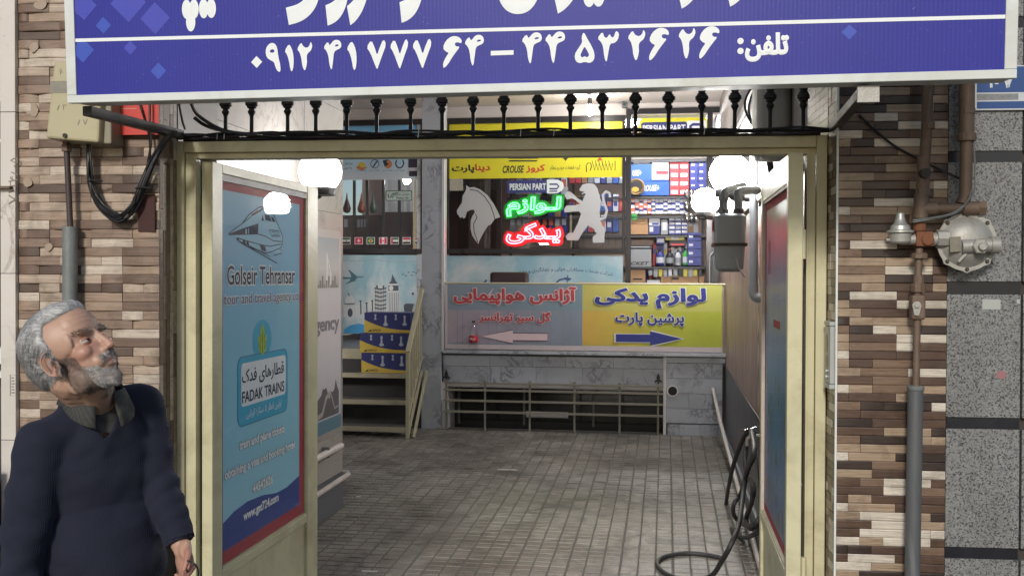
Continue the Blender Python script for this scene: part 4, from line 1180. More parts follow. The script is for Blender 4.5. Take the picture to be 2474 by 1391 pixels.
# right leaf
XG = at(1903, 700, 0.10, 'C')[0]
V1 = 1.12
def UV2(px, py): return atx(px, py, XG)
rl_ = thing('gate_leaf', 'cream gate leaf folded back against the wall beside the black hose', 'gate leaf', 'C', (XG + 0.02, 0.1, 0.02), 'gate leaves')
a1, b1 = 0.155, V1 - 0.075
va2, vb2 = UV2(1893, 1360)[1], UV2(1900, 452)[1]
part(rl_, 'stile', MB().box(XG, XG + 0.05, 0.10, a1 - 0.012, 0.02, TOP), CREAM, bevel=0.003)
part(rl_, 'stile', MB().box(XG, XG + 0.05, b1 + 0.012, V1, 0.02, TOP), CREAM, bevel=0.003)
part(rl_, 'top_rail', MB().box(XG + 0.001, XG + 0.049, a1 - 0.0115, b1 + 0.0115, vb2 + 0.012, TOP - 0.001), CREAM, bevel=0.003)
part(rl_, 'middle_rail', MB().box(XG + 0.001, XG + 0.049, a1 - 0.0115, b1 + 0.0115, va2 - 0.055, va2 - 0.018), CREAM, bevel=0.003)
part(rl_, 'lower_panel', MB().box(XG + 0.012, XG + 0.03, a1 - 0.0115, b1 + 0.0115, 0.03, va2 - 0.0555), CREAM)
for (a, b, c, d, nm, mt) in ((a1 - 0.011, a1 - 0.001, va2 - 0.017, vb2 + 0.011, 'gasket', BLACKM), (b1 + 0.001, b1 + 0.011, va2 - 0.017, vb2 + 0.011, 'glazing_bead', WPIPE),
                             (a1 - 0.0009, b1 + 0.0009, va2 - 0.017, va2 - 0.006, 'glazing_bead', CREAM), (a1 - 0.0009, b1 + 0.0009, vb2 - 0.001, vb2 + 0.011, 'gasket', BLACKM)):
    part(rl_, nm, MB().box(XG + 0.003, XG + 0.022, a, b, c, d), mt)
P2 = PXn(XG + 0.014)
ps2 = part(rl_, 'poster', MB().box(XG + 0.014, XG + 0.018, a1, b1, va2 - 0.005, vb2 - 0.0015), grad('violet_blue_poster', [(0, (0.05, 0.09, 0.28)), (0.2, (0.10, 0.25, 0.42)), (0.5, (0.22, 0.42, 0.55)), (0.75, (0.30, 0.34, 0.52)), (1, (0.36, 0.34, 0.50))], 2, 0.3, 0.3), label='blue and red poster seen at a slant')
pr = MB()
bw = 0.032
rectp(pr, P2, (a1, a1 + bw * 0.5, va2, vb2 - 0.002), 0.0006); rectp(pr, P2, (b1 - bw, b1, va2, vb2 - 0.002), 0.0006); rectp(pr, P2, (a1 + bw * 0.5, b1 - bw, vb2 - bw, vb2 - 0.002), 0.0006); rectp(pr, P2, (a1 + bw * 0.5, b1 - bw, va2, va2 + bw), 0.0006)
part(ps2, 'poster_border', pr, RED)
yl = MB()
rq = random.Random(2)
for k in range(60):
    u = rq.uniform(a1 + 0.08, b1 - 0.1); v = va2 + 0.05 + rq.random() ** 1.3 * 0.55
    s = rq.uniform(0.012, 0.03)
    polyp(yl, P2, [(u, v - s), (u + s * 0.5, v), (u + s * 0.15, v + s), (u - s * 0.4, v + 0.2 * s)], 0.0008 + k * 1e-5)
part(ps2, 'poster_foliage', yl, ink('poster_olive', (0.22, 0.25, 0.06)))
rt_ = MB(); rectp(rt_, P2, (a1 + 0.3, b1 - 0.35, va2 + 0.80, va2 + 0.83), 0.0008)
for k in range(4):
    strokep(rt_, P2, [(b1 - 0.12 - k * 0.03, vb2 - 0.16), (b1 - 0.12 - k * 0.03, vb2 - 0.3)], 0.01, 0.0008)
part(ps2, 'poster_lettering', rt_, ink('poster_red', (0.4, 0.05, 0.07)))
part(rl_, 'glass_pane', MB().box(XG + 0.006, XG + 0.0095, a1 + 0.0005, b1 - 0.0005, va2 - 0.0045, vb2 - 0.0018), GLS)
for py in (590, 1380):
    x, z = at(1941, py, 0.13, 'C')
    part(rl_, 'hinge', MB().lathe([(0.009, -0.05), (0.009, 0.05)], (x, 0.13, z), 'Z', 10), CREAM, smooth=40)

# ================================================================== PASSAGE WALLS (frame C)
STONE_D = M('dark_base_stone', (0.11, 0.12, 0.14), 0.45, 0, 0.25, 8, 0.15)
lw_ = thing('passage_wall', 'stone clad passage wall behind the open poster leaf', 'wall', 'C', (XL, 2.0, 0))
part(lw_, 'core', MB().box(XL - 0.35, XL - 0.022, 0.55, YC - 0.022, 0, 3.9), PLAST)
zs = [0.34, 0.62, 1.0, 1.42, 1.80, 2.14, 2.50, 2.86, 3.22, 3.58, 3.9]
part(lw_, 'base_slab', MB().box(XL - 0.02, XL + 0.004, 0.55, YC + 0.003, 0.0, 0.335), STONE_D)
part(lw_, 'base_slab', MB().box(XL - 0.35, XL - 0.0205, YC - 0.02, YC + 0.0025, 0.0, 0.335), STONE_D)
for j, (a, b) in enumerate(zip(zs[:-1], zs[1:])):
    ys = [0.55, 1.1 + 0.25 * (j % 2), 1.9 + 0.2 * (j % 2), 2.7 + 0.25 * (j % 2), YC]
    for c, d in zip(ys[:-1], ys[1:]):
        part(lw_, 'slab', MB().box(XL - 0.02, XL + random.uniform(-0.0015, 0.0015), c + 0.0012, d - 0.0012, a + 0.0015, b - 0.0015), MARB_L)
    part(lw_, 'slab', MB().box(XL - 0.35, XL - 0.021, YC - 0.02, YC, a + 0.0015, b - 0.0015), MARB_L)
# the wall on the far side of the stair recess
part(lw_, 'recess_wall', MB().box(-3.62, -3.4, YC - 0.02, 8.2, 0, 3.9), PLAST)
# agency poster on it
def LW(px, py): return atx(px, py, XL)
lpst = thing('wall_poster', 'pale travel poster with Agency lettering on the passage wall', 'poster', 'C', (XL + 0.003, 3.0, 0.5))
u0, u1 = LW(745, 700)[0], LW(822, 700)[0]
v0, v1 = LW(797, 1040)[1], LW(797, 556)[1]
part(lpst, 'sheet', MB().box(XL + 0.002, XL + 0.005, u0, u1, v0, v1), grad('pale_poster', [(0, (0.42, 0.42, 0.46)), (0.5, (0.55, 0.52, 0.54)), (0.85, (0.5, 0.5, 0.5)), (1, (0.42, 0.40, 0.36))], 2, 0.5))
PL = PX(XL + 0.005)
b_ = MB(); rectp(b_, PL, (u0, u1, v0, v0 + 0.09), 0.0006)
part(lpst, 'blue_strip', b_, ink('teal_strip', (0.08, 0.17, 0.22)))
gw0, gw1 = LW(797, 1000)[1], LW(797, 905)[1]
ga, gb = LW(762, 700)[0], LW(817, 700)[0]
g1 = MB(); N = 14
tops = [(ga + (gb - ga) * i / N, gw1 - 0.05 - 0.09 * abs(math.sin(i * 0.45 + 0.9)) + 0.05 * noise.noise((i * 0.7, 1, 2))) for i in range(N + 1)]
polyp(g1, PL, [(ga, v0 + 0.1)] + [(gb, v0 + 0.1)] + tops[::-1], 0.0006)
part(lpst, 'wall_picture', g1, M('mountain_print', (0.07, 0.065, 0.07), 0.6, 0, 0.7, 30, 0))
g2 = MB(); strokep(g2, PL, [(ga + 0.02, v0 + 0.12), (ga + 0.12, gw0 + 0.02), (ga + 0.2, gw0 + 0.12), (ga + 0.29, gw0 + 0.15)], 0.035, 0.0012)
strokep(g2, PL, [(ga + 0.29, gw0 + 0.15), (ga + 0.38, gw0 + 0.03), (gb - 0.02, gw0 + 0.04)], 0.016, 0.0012)
part(lpst, 'great_wall_print', g2, M('pale_path_print', (0.3, 0.28, 0.27), 0.6, 0, 0.5, 60, 0))
ag = MB(); text_mb(ag, 'Agency', PL, (LW(740, 0)[0], LW(819, 0)[0], LW(797, 808)[1], LW(797, 762)[1]), 0.0012, 0.03)
part(lpst, 'lettering', ag, ink('grey_lettering', (0.16, 0.15, 0.17)))
bu = MB(); sk = MB()
s0, s1 = LW(797, 695)[1], LW(797, 615)[1]
rectp(sk, PL, (ga, gb, s0, LW(797, 575)[1]), 0.0006)
part(lpst, 'sky_picture', sk, grad('dusk_print', [(0, (0.35, 0.33, 0.32)), (0.4, (0.5, 0.5, 0.48)), (1, (0.28, 0.33, 0.36))], 2, 0.5))
c = (ga + gb) / 2
polyp(bu, PL, [(c - 0.05, s0), (c + 0.06, s0), (c + 0.075, s0 + 0.09), (c + 0.03, s0 + 0.16), (c, s0 + 0.2), (c - 0.02, s1 + 0.02), (c - 0.03, s1), (c - 0.035, s0 + 0.12)], 0.0012)
part(lpst, 'sail_tower_print', bu, ink('sail_print', (0.62, 0.62, 0.6)))
bk = MB()
for i in range(10):
    a = ga + 0.02 + i * (gb - ga - 0.04) / 10
    rectp(bk, PL, (a, a + 0.03, s0, s0 + 0.02 + 0.03 * ((i * 7) % 3)), 0.0016)
strokep(bk, PL, [(c + 0.0, s0 + 0.03), (c + 0.005, s0 + 0.17)], 0.006, 0.0016); strokep(bk, PL, [(c + 0.03, s0 + 0.03), (c + 0.03, s0 + 0.13)], 0.006, 0.0016)
part(lpst, 'skyline_print', bk, ink('skyline_grey', (0.17, 0.15, 0.14)))
wp = thing('wall_pipe', 'cream painted pipe low on the passage wall below the Agency poster', 'pipe', 'C', (XL + 0.04, 3, 0.5))
ya, za = LW(766, 1190); yb_, zb_ = LW(833, 1143)
part(wp, 'run', MB().tube([(XL + 0.035, 1.0, za - 0.01), (XL + 0.035, YC + 0.02, zb_), (XL + 0.02, YC + 0.055, zb_ + 0.004), (XL - 0.1, YC + 0.06, zb_ + 0.004)], 0.019, 12), WPIPE, smooth=50)
wp2 = thing('wall_pipe', 'upper cream painted pipe below the Agency poster ending before the corner', 'pipe', 'C', (XL + 0.04, 3, 0.7))
ya, za = LW(766, 1101); yb_, zb_ = LW(812, 1076)
part(wp2, 'run', MB().tube([(XL + 0.035, 1.0, za), (XL + 0.035, yb_, zb_)], 0.024, 12), WPIPE, smooth=50)
part(wp2, 'bracket', MB().box(XL, XL + 0.05, yb_ - 0.3, yb_ - 0.28, zb_ - 0.03, zb_ + 0.04), GREYP)

def veneer():
    m, nt, p = nodes('bookmatched_veneer')
    oi = nt.nodes.new('ShaderNodeObjectInfo')
    v = coord(nt, 'Object', (1, 6.0, 0.9))
    w = nt.nodes.new('ShaderNodeTexWave'); w.wave_type = 'RINGS'; w.rings_direction = 'SPHERICAL'
    w.inputs['Scale'].default_value = 1.6; w.inputs['Distortion'].default_value = 5; w.inputs['Detail'].default_value = 3; w.inputs['Detail Scale'].default_value = 0.8
    nt.links.new(v, w.inputs['Vector'])
    c = ramp(nt, w.outputs[0], [(0, (0.15, 0.085, 0.065)), (0.5, (0.38, 0.28, 0.235)), (1, (0.50, 0.40, 0.35))])
    c = mixc(nt, ramp(nt, noi(nt, 9, 6, 0.7, coord(nt, 'Object', (1, 1, 0.12)), 0.6), [(0.48, (0, 0, 0)), (0.56, (0.75, 0.75, 0.75)), (0.62, (0.1, 0.1, 0.1)), (0.75, (0.5, 0.5, 0.5))]), c, (0.16, 0.095, 0.075))
    nt.links.new(c, p.inputs['Base Color']); p.inputs['Roughness'].default_value = 0.4
    return m
VEN = veneer()
rw_ = thing('passage_wall', 'right passage wall with brown veneer panels above a dark dado', 'wall', 'C', (XR, 3.0, 0))
part(rw_, 'core', MB().box(XR + 0.02, XR + 0.4, 0.55, 9.6, 0, 4.2), PLAST)
y = 0.56
while y < 7.8:
    part(rw_, 'veneer_panel', MB().box(XR + 0.001, XR + 0.019, y + 0.001, y + 0.419, 0.861, 2.16), VEN)
    part(rw_, 'dado_panel', MB().box(XR - 0.003, XR + 0.019, y + 0.001, y + 0.419, zf(y) + 0.07, 0.855), M('dado_slate', (0.055, 0.06, 0.068), 0.35, 0, 0.2, 4, 0.05, rand=0.1), bevel=0.002)
    y += 0.42
part(rw_, 'skirting', MB().box(XR - 0.02, XR + 0.019, 0.56, YB, 0.0, 0.25), STONE_D)
part(rw_, 'ledge', MB().box(XR - 0.03, XR + 0.019, 0.56, 7.8, 2.165, 2.26), M('cream_ledge', (0.36, 0.34, 0.29), 0.5, 0, 0.1, 6, 0.1), bevel=0.008)
part(rw_, 'upper_facing', MB().box(XR - 0.005, XR + 0.019, 0.56, 7.8, 2.265, 4.2), M('upper_plaster', (0.27, 0.245, 0.23), 0.7, 0, 0.06, 3, 0.1))

# ---- globes
LAMPG = [emit('lit_globe_%d' % k, (1.0, 0.975, 0.94), e_) for k, e_ in enumerate((30, 135, 230))]
BKL = M('black_lamp_base', (0.03, 0.03, 0.03), 0.4, 0, 0.2, 10, 0.05)
def globe(label, c, r, wallx, group, lamp):
    c = Vector(c)
    t = thing('globe_lamp', label, 'lamp', 'C', c + Vector((0, 0, -r - 0.03)), group)
    part(t, 'globe', MB().sphere(c, r, 28, 18), lamp, smooth=80)
    part(t, 'collar', MB().lathe([(r * 0.72, -r - 0.012), (r * 0.76, -r * 0.86), (r * 0.72, -r * 0.74), (r * 0.6, -r * 0.8)], c, 'Z', 24), BKL, smooth=40)
    s = 1 if wallx > c.x else -1
    part(t, 'arm', MB().tube([c + Vector((0, 0, -r - 0.01)), c + Vector((s * 0.03, 0, -r - 0.025)), Vector((wallx - s * 0.004, c.y, c.z - r - 0.025))], 0.018, 12), BKL, smooth=50)
    part(t, 'wall_plate', MB().lathe([(0.05, 0), (0.05, -s * 0.012)], (wallx - s * 0.001, c.y, c.z - r - 0.025), 'X', 16), BKL)
    return t
globe('lit white globe lamp behind the top corner of the poster leaf', (-1.46, 2.24, 2.315), 0.124, XL, 'globe lamps', LAMPG[0])
globe('large lit white globe lamp above the grey gas meter', (0.905, 2.85, 2.335), 0.124, XR - 0.005, 'globe lamps', LAMPG[1])
globe('smaller looking lit globe lamp farther back left of the gas meter pipe', (0.875, 6.03, 2.395), 0.124, XR - 0.005, 'globe lamps', LAMPG[2])
# ---- gas meter
mc = at(1762, 585, 2.5); MX, MZ = mc
gm = thing('gas_meter', 'grey rounded gas meter hanging from pipes on the passage wall', 'gas meter', 'C', (MX, 2.5, MZ - 0.17))
def rbox(m, x0, x1, y0, y1, z0, z1, r, taper=0.0, k=5):
    vs, fs = [], []
    lev = [(z0, r * 0.6, taper), (z0 + r * 0.5, 0.0, taper * 0.9), ((z0 + z1) / 2, 0, taper * 0.3), (z1 - r * 0.4, 0.0, 0), (z1, r * 0.5, 0)]
    for z, ins, tp in lev:
        a, b, c, d = x0 + ins + tp, x1 - ins - tp, y0 + ins, y1 - ins
        for cx, cy, s in ((b - r, d - r, 0), (a + r, d - r, 90), (a + r, c + r, 180), (b - r, c + r, 270)):
            for i in range(k + 1):
                vs.append((cx + r * math.cos(R(s + 90 * i / k)), cy + r * math.sin(R(s + 90 * i / k)), z))
    n = 4 * (k + 1)
    for l in range(len(lev) - 1):
        for i in range(n):
            fs.append((l * n + i, l * n + (i + 1) % n, (l + 1) * n + (i + 1) % n, (l + 1) * n + i))
    fs.append(tuple(range(n - 1, -1, -1))); fs.append(tuple((len(lev) - 1) * n + i for i in range(n)))
    m.add(vs, fs)
    return m
mb_ = rbox(MB(), MX - 0.092, MX + 0.092, 2.42, 2.58, MZ - 0.17, MZ + 0.16, 0.035, 0.018)
part(gm, 'body', mb_, GREYM, smooth=50)
part(gm, 'band', rbox(MB(), MX - 0.099, MX + 0.099, 2.412, 2.588, MZ - 0.022, MZ - 0.012, 0.03), BKL)
part(gm, 'pipe', MB().tube(crv([(MX - 0.035, 2.5, MZ + 0.16), (MX - 0.035, 2.5, MZ + 0.24), (MX - 0.02, 2.52, MZ + 0.29), (MX + 0.04, 2.6, MZ + 0.32), (MX + 0.1, 2.62, MZ + 0.33)], 5), 0.024, 12), GREYP, smooth=60)
part(gm, 'pipe', MB().tube(crv([(MX + 0.05, 2.5, MZ + 0.16), (MX + 0.05, 2.5, MZ + 0.22), (MX + 0.06, 2.53, MZ + 0.29), (MX + 0.17, 2.58, MZ + 0.3)], 5), 0.024, 12), GREYP, smooth=60)
part(gm, 'union', MB().lathe([(0.032, 0), (0.032, 0.025), (0.027, 0.03)], (MX - 0.035, 2.5, MZ + 0.161), 'Z', 10), GREYP)
part(gm, 'union', MB().lathe([(0.03, 0), (0.03, 0.02)], (MX - 0.035, 2.5, MZ + 0.235), 'Z', 10), GREYP)
part(gm, 'union', MB().lathe([(0.032, 0), (0.032, 0.025), (0.027, 0.03)], (MX + 0.05, 2.5, MZ + 0.161), 'Z', 10), BKL)
part(gm, 'red_tag', MB().box(MX - 0.097, MX - 0.0915, 2.44, 2.48, MZ + 0.06, MZ + 0.12), ink('red_tag', (0.4, 0.03, 0.08)))
part(gm, 'seal_wire', MB().tube(crv([(MX + 0.03, 2.41, MZ - 0.09), (MX + 0.05, 2.4, MZ - 0.15), (MX + 0.08, 2.4, MZ - 0.2)], 4), 0.004, 6), SILVER)
# ---- grey plastic pipe with elbow, and the pipes and ducts overhead
xx, zz = at(1822, 460, 1.95); 
pv = thing('plastic_pipe', 'grey plastic vent pipe ending in an elbow beside the gas meter', 'pipe', 'C', (XR - 0.045, 2.45, 1.6))
y_, zt = atx(1822, 430, XR - 0.045); _, zl = atx(1822, 716, XR - 0.045)
part(pv, 'pipe', MB().tube([(XR - 0.045, y_, zt + 0.5), (XR - 0.045, y_, zl + 0.06)], 0.026, 14), PVC, smooth=50)
part(pv, 'elbow', MB().tube(crv([(XR - 0.045, y_, zl + 0.075), (XR - 0.045, y_, zl + 0.02), (XR - 0.03, y_ - 0.005, zl - 0.005), (XR + 0.0, y_ - 0.01, zl - 0.008)], 4), 0.030, 14), PVC, smooth=50)
for k, (z, r, x) in enumerate(((2.62, 0.05, XR - 0.07), (2.80, 0.032, XR - 0.05))):
    one('overhead_pipe', ('thick white lagged pipe running along the top of the passage wall', 'thinner white pipe above the lagged one on the passage wall')[k], 'pipe', 'C', MB().tube([(x, 0.6, z), (x, 6.4, z + 0.02)], r, 14), M('white_lagging', (0.4, 0.38, 0.36), 0.5, 0, 0.12, 20, 0.4, 60), smooth=60)
hb = MB()
rq = random.Random(6)
for k in range(5):
    hb.tube(crv([(XR - 0.05 - 0.012 * k, 2.0 + 0.02 * k, 2.75), (XR - 0.09 - 0.02 * k, 1.9, 2.5 + 0.02 * k), (XR - 0.06, 1.85 - 0.04 * k, 2.3), (XR - 0.03, 1.9, 2.16)], 6), 0.006, 6)
one('wire_tangle', 'dark wires drooping beside the large globe lamp', 'wires', 'C', hb, CABLE, smooth=60)
wh = rbox(MB(), XR - 0.16, XR - 0.006, 1.28, 1.62, 2.27, 2.75, 0.04)
one('wall_cabinet', 'white metal cabinet on the wall ledge above the folded gate leaf', 'cabinet', 'C', wh, M('cabinet_paint', (0.38, 0.38, 0.36), 0.45, 0, 0.08, 6, 0.03), smooth=50)

# ---- hose
def atfloor(px, py, h=0.0):
    o, d = _ray(px, py, 'C')
    t = (h + ZSLOPE * o.y - o.z) / (d.z - ZSLOPE * d.y)
    return o + d * t
def hx(px, py, x):
    y, z = atx(px, py, x); return Vector((x, y, z))
X1, X2, X3 = XR - 0.10, XR - 0.14, XR - 0.07
hs = thing('garden_hose', 'black rubber hose looped over a wall tap and trailing on the paving', 'hose', 'C', hx(1812, 1300, X1))
part(hs, 'loop', MB().tube(crv([hx(1812, 1036, X3), hx(1795, 1060, X1), hx(1770, 1130, X2), hx(1755, 1210, X2), hx(1756, 1250, X2), hx(1770, 1284, X2), hx(1792, 1297, X1), hx(1815, 1293, X1), hx(1836, 1270, X3), hx(1838, 1150, X3), hx(1822, 1050, X3)], 8), 0.0135, 10), RUBBER, smooth=60)
part(hs, 'loop', MB().tube(crv([hx(1816, 1040, X3), hx(1822, 1090, X2), hx(1806, 1135, X2), hx(1790, 1190, X1), hx(1774, 1215, X2), hx(1772, 1238, X2), hx(1782, 1256, X1), hx(1803, 1268, X1), hx(1825, 1264, X1), hx(1838, 1240, X3)], 8), 0.0135, 10), RUBBER, smooth=60)
part(hs, 'loop', MB().tube(crv([hx(1806, 1055, X3), hx(1800, 1110, X1), hx(1805, 1145, X1), hx(1820, 1175, X2), hx(1815, 1215, X1), hx(1803, 1250, X1), hx(1812, 1276, X1), hx(1832, 1266, X3)], 8), 0.0135, 10), RUBBER, smooth=60)
fp = [atfloor(*q, 0.014) for q in ((1716, 1391), (1660, 1400), (1610, 1385), (1588, 1362), (1603, 1345), (1650, 1336), (1700, 1338), (1745, 1347))]
part(hs, 'tail', MB().tube(crv([hx(1822, 1045, X3), hx(1812, 1100, X1), hx(1797, 1180, X2), hx(1786, 1260, X2 - 0.05), hx(1768, 1310, X2 - 0.1), hx(1745, 1352, X2 - 0.14)] + fp, 8), 0.0135, 10), RUBBER, smooth=60)
tp = thing('wall_tap', 'small brass and steel tap holding the hose on the passage wall', 'tap', 'C', hx(1812, 1050, X3))
q = hx(1812, 1040, X3)
part(tp, 'body', MB().tube([q + Vector((0.07, 0, -0.03)), q + Vector((0.01, 0, -0.03)), q + Vector((-0.015, 0, -0.05)), q + Vector((-0.015, 0, -0.09))], 0.012, 10), CAST, smooth=50)
part(tp, 'handle', MB().obox(q + Vector((0, 0, 0.012)), (0.04, 0.012, 0.008), (-0.002, 0.006, 0), (0, 0, 0.003)).lathe([(0.007, -0.03), (0.007, 0.012)], q, 'Z', 8), M('bright_steel', (0.6, 0.6, 0.58), 0.25, 0.9, 0.1, 10, 0))
cp = MB().tube(crv([Vector((at(1722, 938, YB - 0.02)[0], YB - 0.03, at(1722, 938, YB - 0.02)[1])), atfloor(1741, 1020, 0.25), Vector((XR - 0.05, 4.6, zf(4.6) + 0.11)), Vector((XR - 0.05, 3.0, zf(3) + 0.08)), Vector((XR - 0.05, 1.2, zf(1.2) + 0.08))], 6), 0.016, 10)
one('floor_pipe', 'pale painted pipe running along the foot of the right passage wall', 'pipe', 'C', cp, WPIPE, smooth=50)
# litter on the paving
for k, (px, py, w, lab) in enumerate(((1225, 1134, 0.16, 'thin white paper strip lying on the middle of the paving'), (893, 1379, 0.09, 'short white paper scrap on the paving near the poster leaf'), (866, 1199, 0.03, 'tiny white crumpled scrap on the paving by the passage wall'))):
    p = atfloor(px, py, 0.003)
    one('paper_scrap', lab, 'litter', 'C', MB().obox(p, (w / 2, 0.004, 0.0), (0, 0.012, 0.0004), (0, 0, 0.0015)), ink('scrap_white', (0.6, 0.58, 0.55)))

# ================================================================== BACK BUILDING (frame C)
YW = 7.85
LD = at(1400, 850, YB)[1]                       # landing height
CE = 3.6
SOFF = M('soffit_paint', (0.48, 0.44, 0.42), 0.7, 0, 0.06, 3, 0.08)
TRIMP = M('white_trim', (0.60, 0.58, 0.57), 0.45, 0, 0.08, 6, 0.05)
PXA, PXB = at(1020, 900, YB)[0], at(1068, 900, YB)[0]      # pillar
OX0, OX1 = at(1076, 980, YB)[0], at(1603, 980, YB)[0]      # basement opening
bb = thing('back_building', 'grey marble clad back building with a raised shop floor behind the courtyard', 'building', 'C', (0, YB, 0))
part(bb, 'soffit', MB().box(-3.4, XR, 5.75, 9.6, CE, CE + 0.25), SOFF)
part(bb, 'landing', MB().box(-3.4, XR, YB + 0.02, YW + 0.2, LD - 0.12, LD - 0.001), STONE_D)
part(bb, 'pillar', MB().box(PXA, PXB, YB - 0.03, YB + 0.21, 0.0, CE - 0.001), MARB, bevel=0.004, label='grey veined marble pillar')
part(bb, 'pillar_trim', MB().box(PXB + 0.001, PXB + 0.026, YB - 0.035, YB + 0.0, LD - 0.02, CE - 0.001), TRIMP)
part(bb, 'coping', MB().box(PXB + 0.027, XR - 0.002, YB - 0.075, YB + 0.0195, LD - 0.025, LD + 0.004), MARB, bevel=0.003)
rows = [(887, 861, (1071, 1183, 1286, 1366, 1482, 1605)), (928, 887, (1071, 1184, 1295, 1407, 1507, 1605))]
for y1, y0, xs in rows:
    za, zb_ = at(1338, y1, YB)[1], at(1338, y0, YB)[1]
    for a, b in zip(xs[:-1], xs[1:]):
        part(bb, 'marble_slab', MB().box(at(a, 890, YB)[0] + 0.0012, at(b, 890, YB)[0] - 0.0012, YB - random.uniform(0, 0.002), YB + 0.0195, za + 0.0015, zb_ - 0.0015), MARB)
ZO = at(1338, 928, YB)[1]
part(bb, 'back_core', MB().box(PXB + 0.027, OX1, YB + 0.02, YB + 0.2, ZO + 0.0005, LD - 0.122), GROUT)
part(bb, 'back_core', MB().box(OX1, XR, YB + 0.02, YB + 0.2, 0, LD - 0.122), GROUT)
RX0 = at(1610, 950, YB)[0]
part(bb, 'edge_strip', MB().box(OX1 - 0.002, RX0 - 0.001, YB - 0.03, YB + 0.0195, 0.1, LD - 0.026), TRIMP)
for (y1, y0, xs) in ((913, 877, (1610, 1745)), (950, 913, (1610, 1745)), (987, 950, (1610, 1664, 1745)), (1022, 987, (1610, 1745)), (1052, 1024, (1613, 1642, 1690, 1715, 1745))):
    za, zb_ = at(1677, y1, YB)[1], at(1677, y0, YB)[1]
    for a, b in zip(xs[:-1], xs[1:]):
        part(bb, 'marble_slab', MB().box(at(a, 950, YB)[0] + 0.001, at(b, 950, YB)[0] - 0.001, YB - 0.02 - random.uniform(0, 0.002) - (0.012 if y1 == 1052 else 0), YB + 0.0195, za + 0.0015, zb_ - 0.0015), MARB)
part(bb, 'band', MB().box(RX0, XR - 0.002, YB - 0.032, YB + 0.0195, at(1677, 876, YB)[1], at(1677, 863, YB)[1]), MARB)
# round vent hole
vx, vz = at(1625, 944, YB - 0.03)
part(bb, 'vent_ring', MB().lathe([(0.055, -0.006), (0.055, 0.0), (0.044, 0.0), (0.044, -0.006)], (vx, YB - 0.024, vz), 'Y', 24), TRIMP)
part(bb, 'vent_hole', MB().lathe([(0.043, -0.003), (0.043, 0.004)], (vx, YB - 0.0285, vz), 'Y', 24), M('hole_dark', (0.02, 0.018, 0.016), 0.9))
# basement window recess
part(bb, 'recess_back', MB().box(OX0 - 0.05, OX1 + 0.02, YB + 0.36, YB + 0.42, -0.2, LD - 0.122), M('cellar_dark', (0.012, 0.012, 0.012), 0.6, 0, 0.5, 4, 0.1))
part(bb, 'recess_side', MB().box(PXB, OX0 + 0.02, YB + 0.0, YB + 0.36, 0, ZO), TRIMP)
part(bb, 'recess_head', MB().box(OX0, OX1, YB + 0.05, YB + 0.12, ZO - 0.05, ZO - 0.001), TRIMP)
CELG = M('cellar_glass', (0.012, 0.014, 0.012), 0.12, 0, 0.4, 3, 0)
for a, b in ((1110, 1262), (1268, 1430), (1436, 1600)):
    x0, x1 = at(a, 980, YB + 0.3)[0], at(b, 980, YB + 0.3)[0]
    part(bb, 'cellar_pane', MB().box(x0, x1, YB + 0.34, YB + 0.355, 0.24, ZO - 0.02), CELG)
    part(bb, 'cellar_frame', MB().box(x0 - 0.022, x0 - 0.001, YB + 0.325, YB + 0.358, 0.2, ZO), M('cellar_frame_paint', (0.12, 0.12, 0.1), 0.5))
x0, x1 = at(1270, 980, YB + 0.3)[0], at(1372, 980, YB + 0.3)[0]
part(bb, 'cellar_curtain', MB().box(x0, x1, YB + 0.332, YB + 0.339, 0.28, 0.34), TRIMP)
# ---- grille in front of the basement window
YGR = YB - 0.05
gr = thing('window_grille', 'cream iron grille with fleur-de-lis ends over the basement opening', 'grille', 'C', (0, YGR, 0.2))
GRC = M('grille_paint', (0.22, 0.205, 0.165), 0.5, 0, 0.15, 8, 0.1, 60, (0.15, 0.13, 0.1), 0.4)
gx = [at(p, 980, YGR)[0] for p in (1078, 1172, 1280, 1388, 1497, 1590)]
for k, x in enumerate(gx):
    part(gr, 'upright', MB().box(x - 0.009, x + 0.009, YGR - 0.009, YGR + 0.009, zf(YGR), at(1338, 926, YGR)[1] + (0.02 if k in (0, 5) else 0.0)), GRC)
    if k not in (0, 5):
        part(gr, 'knob', MB().sphere((x, YGR, at(1338, 926, YGR)[1] + 0.012), 0.016, 10, 8), GRC, smooth=80)
for k, py in enumerate((926, 945, 971, 998)):
    z = at(1338, py, YGR)[1]
    part(gr, 'rail', MB().box(gx[0] - 0.02, gx[-1] + 0.05, YGR - 0.029, YGR - 0.0115, z - (0.016 if k == 0 else 0.010), z + (0.0 if k == 0 else 0.010)), GRC)
for x in (gx[0], gx[-1]):
    z = at(1338, 926, YGR)[1] + 0.02
    f = MB()
    f.poly([(x + a, YGR - 0.004, z + b) for a, b in ((-0.008, 0), (0.008, 0), (0.01, 0.02), (0.032, 0.005), (0.036, 0.02), (0.02, 0.035), (0.012, 0.035), (0.018, 0.055), (0.0, 0.1), (-0.018, 0.055), (-0.012, 0.035), (-0.02, 0.035), (-0.036, 0.02), (-0.032, 0.005), (-0.01, 0.02))], (0, 0.009, 0))
    part(gr, 'fleur_finial', f, BLACKM)

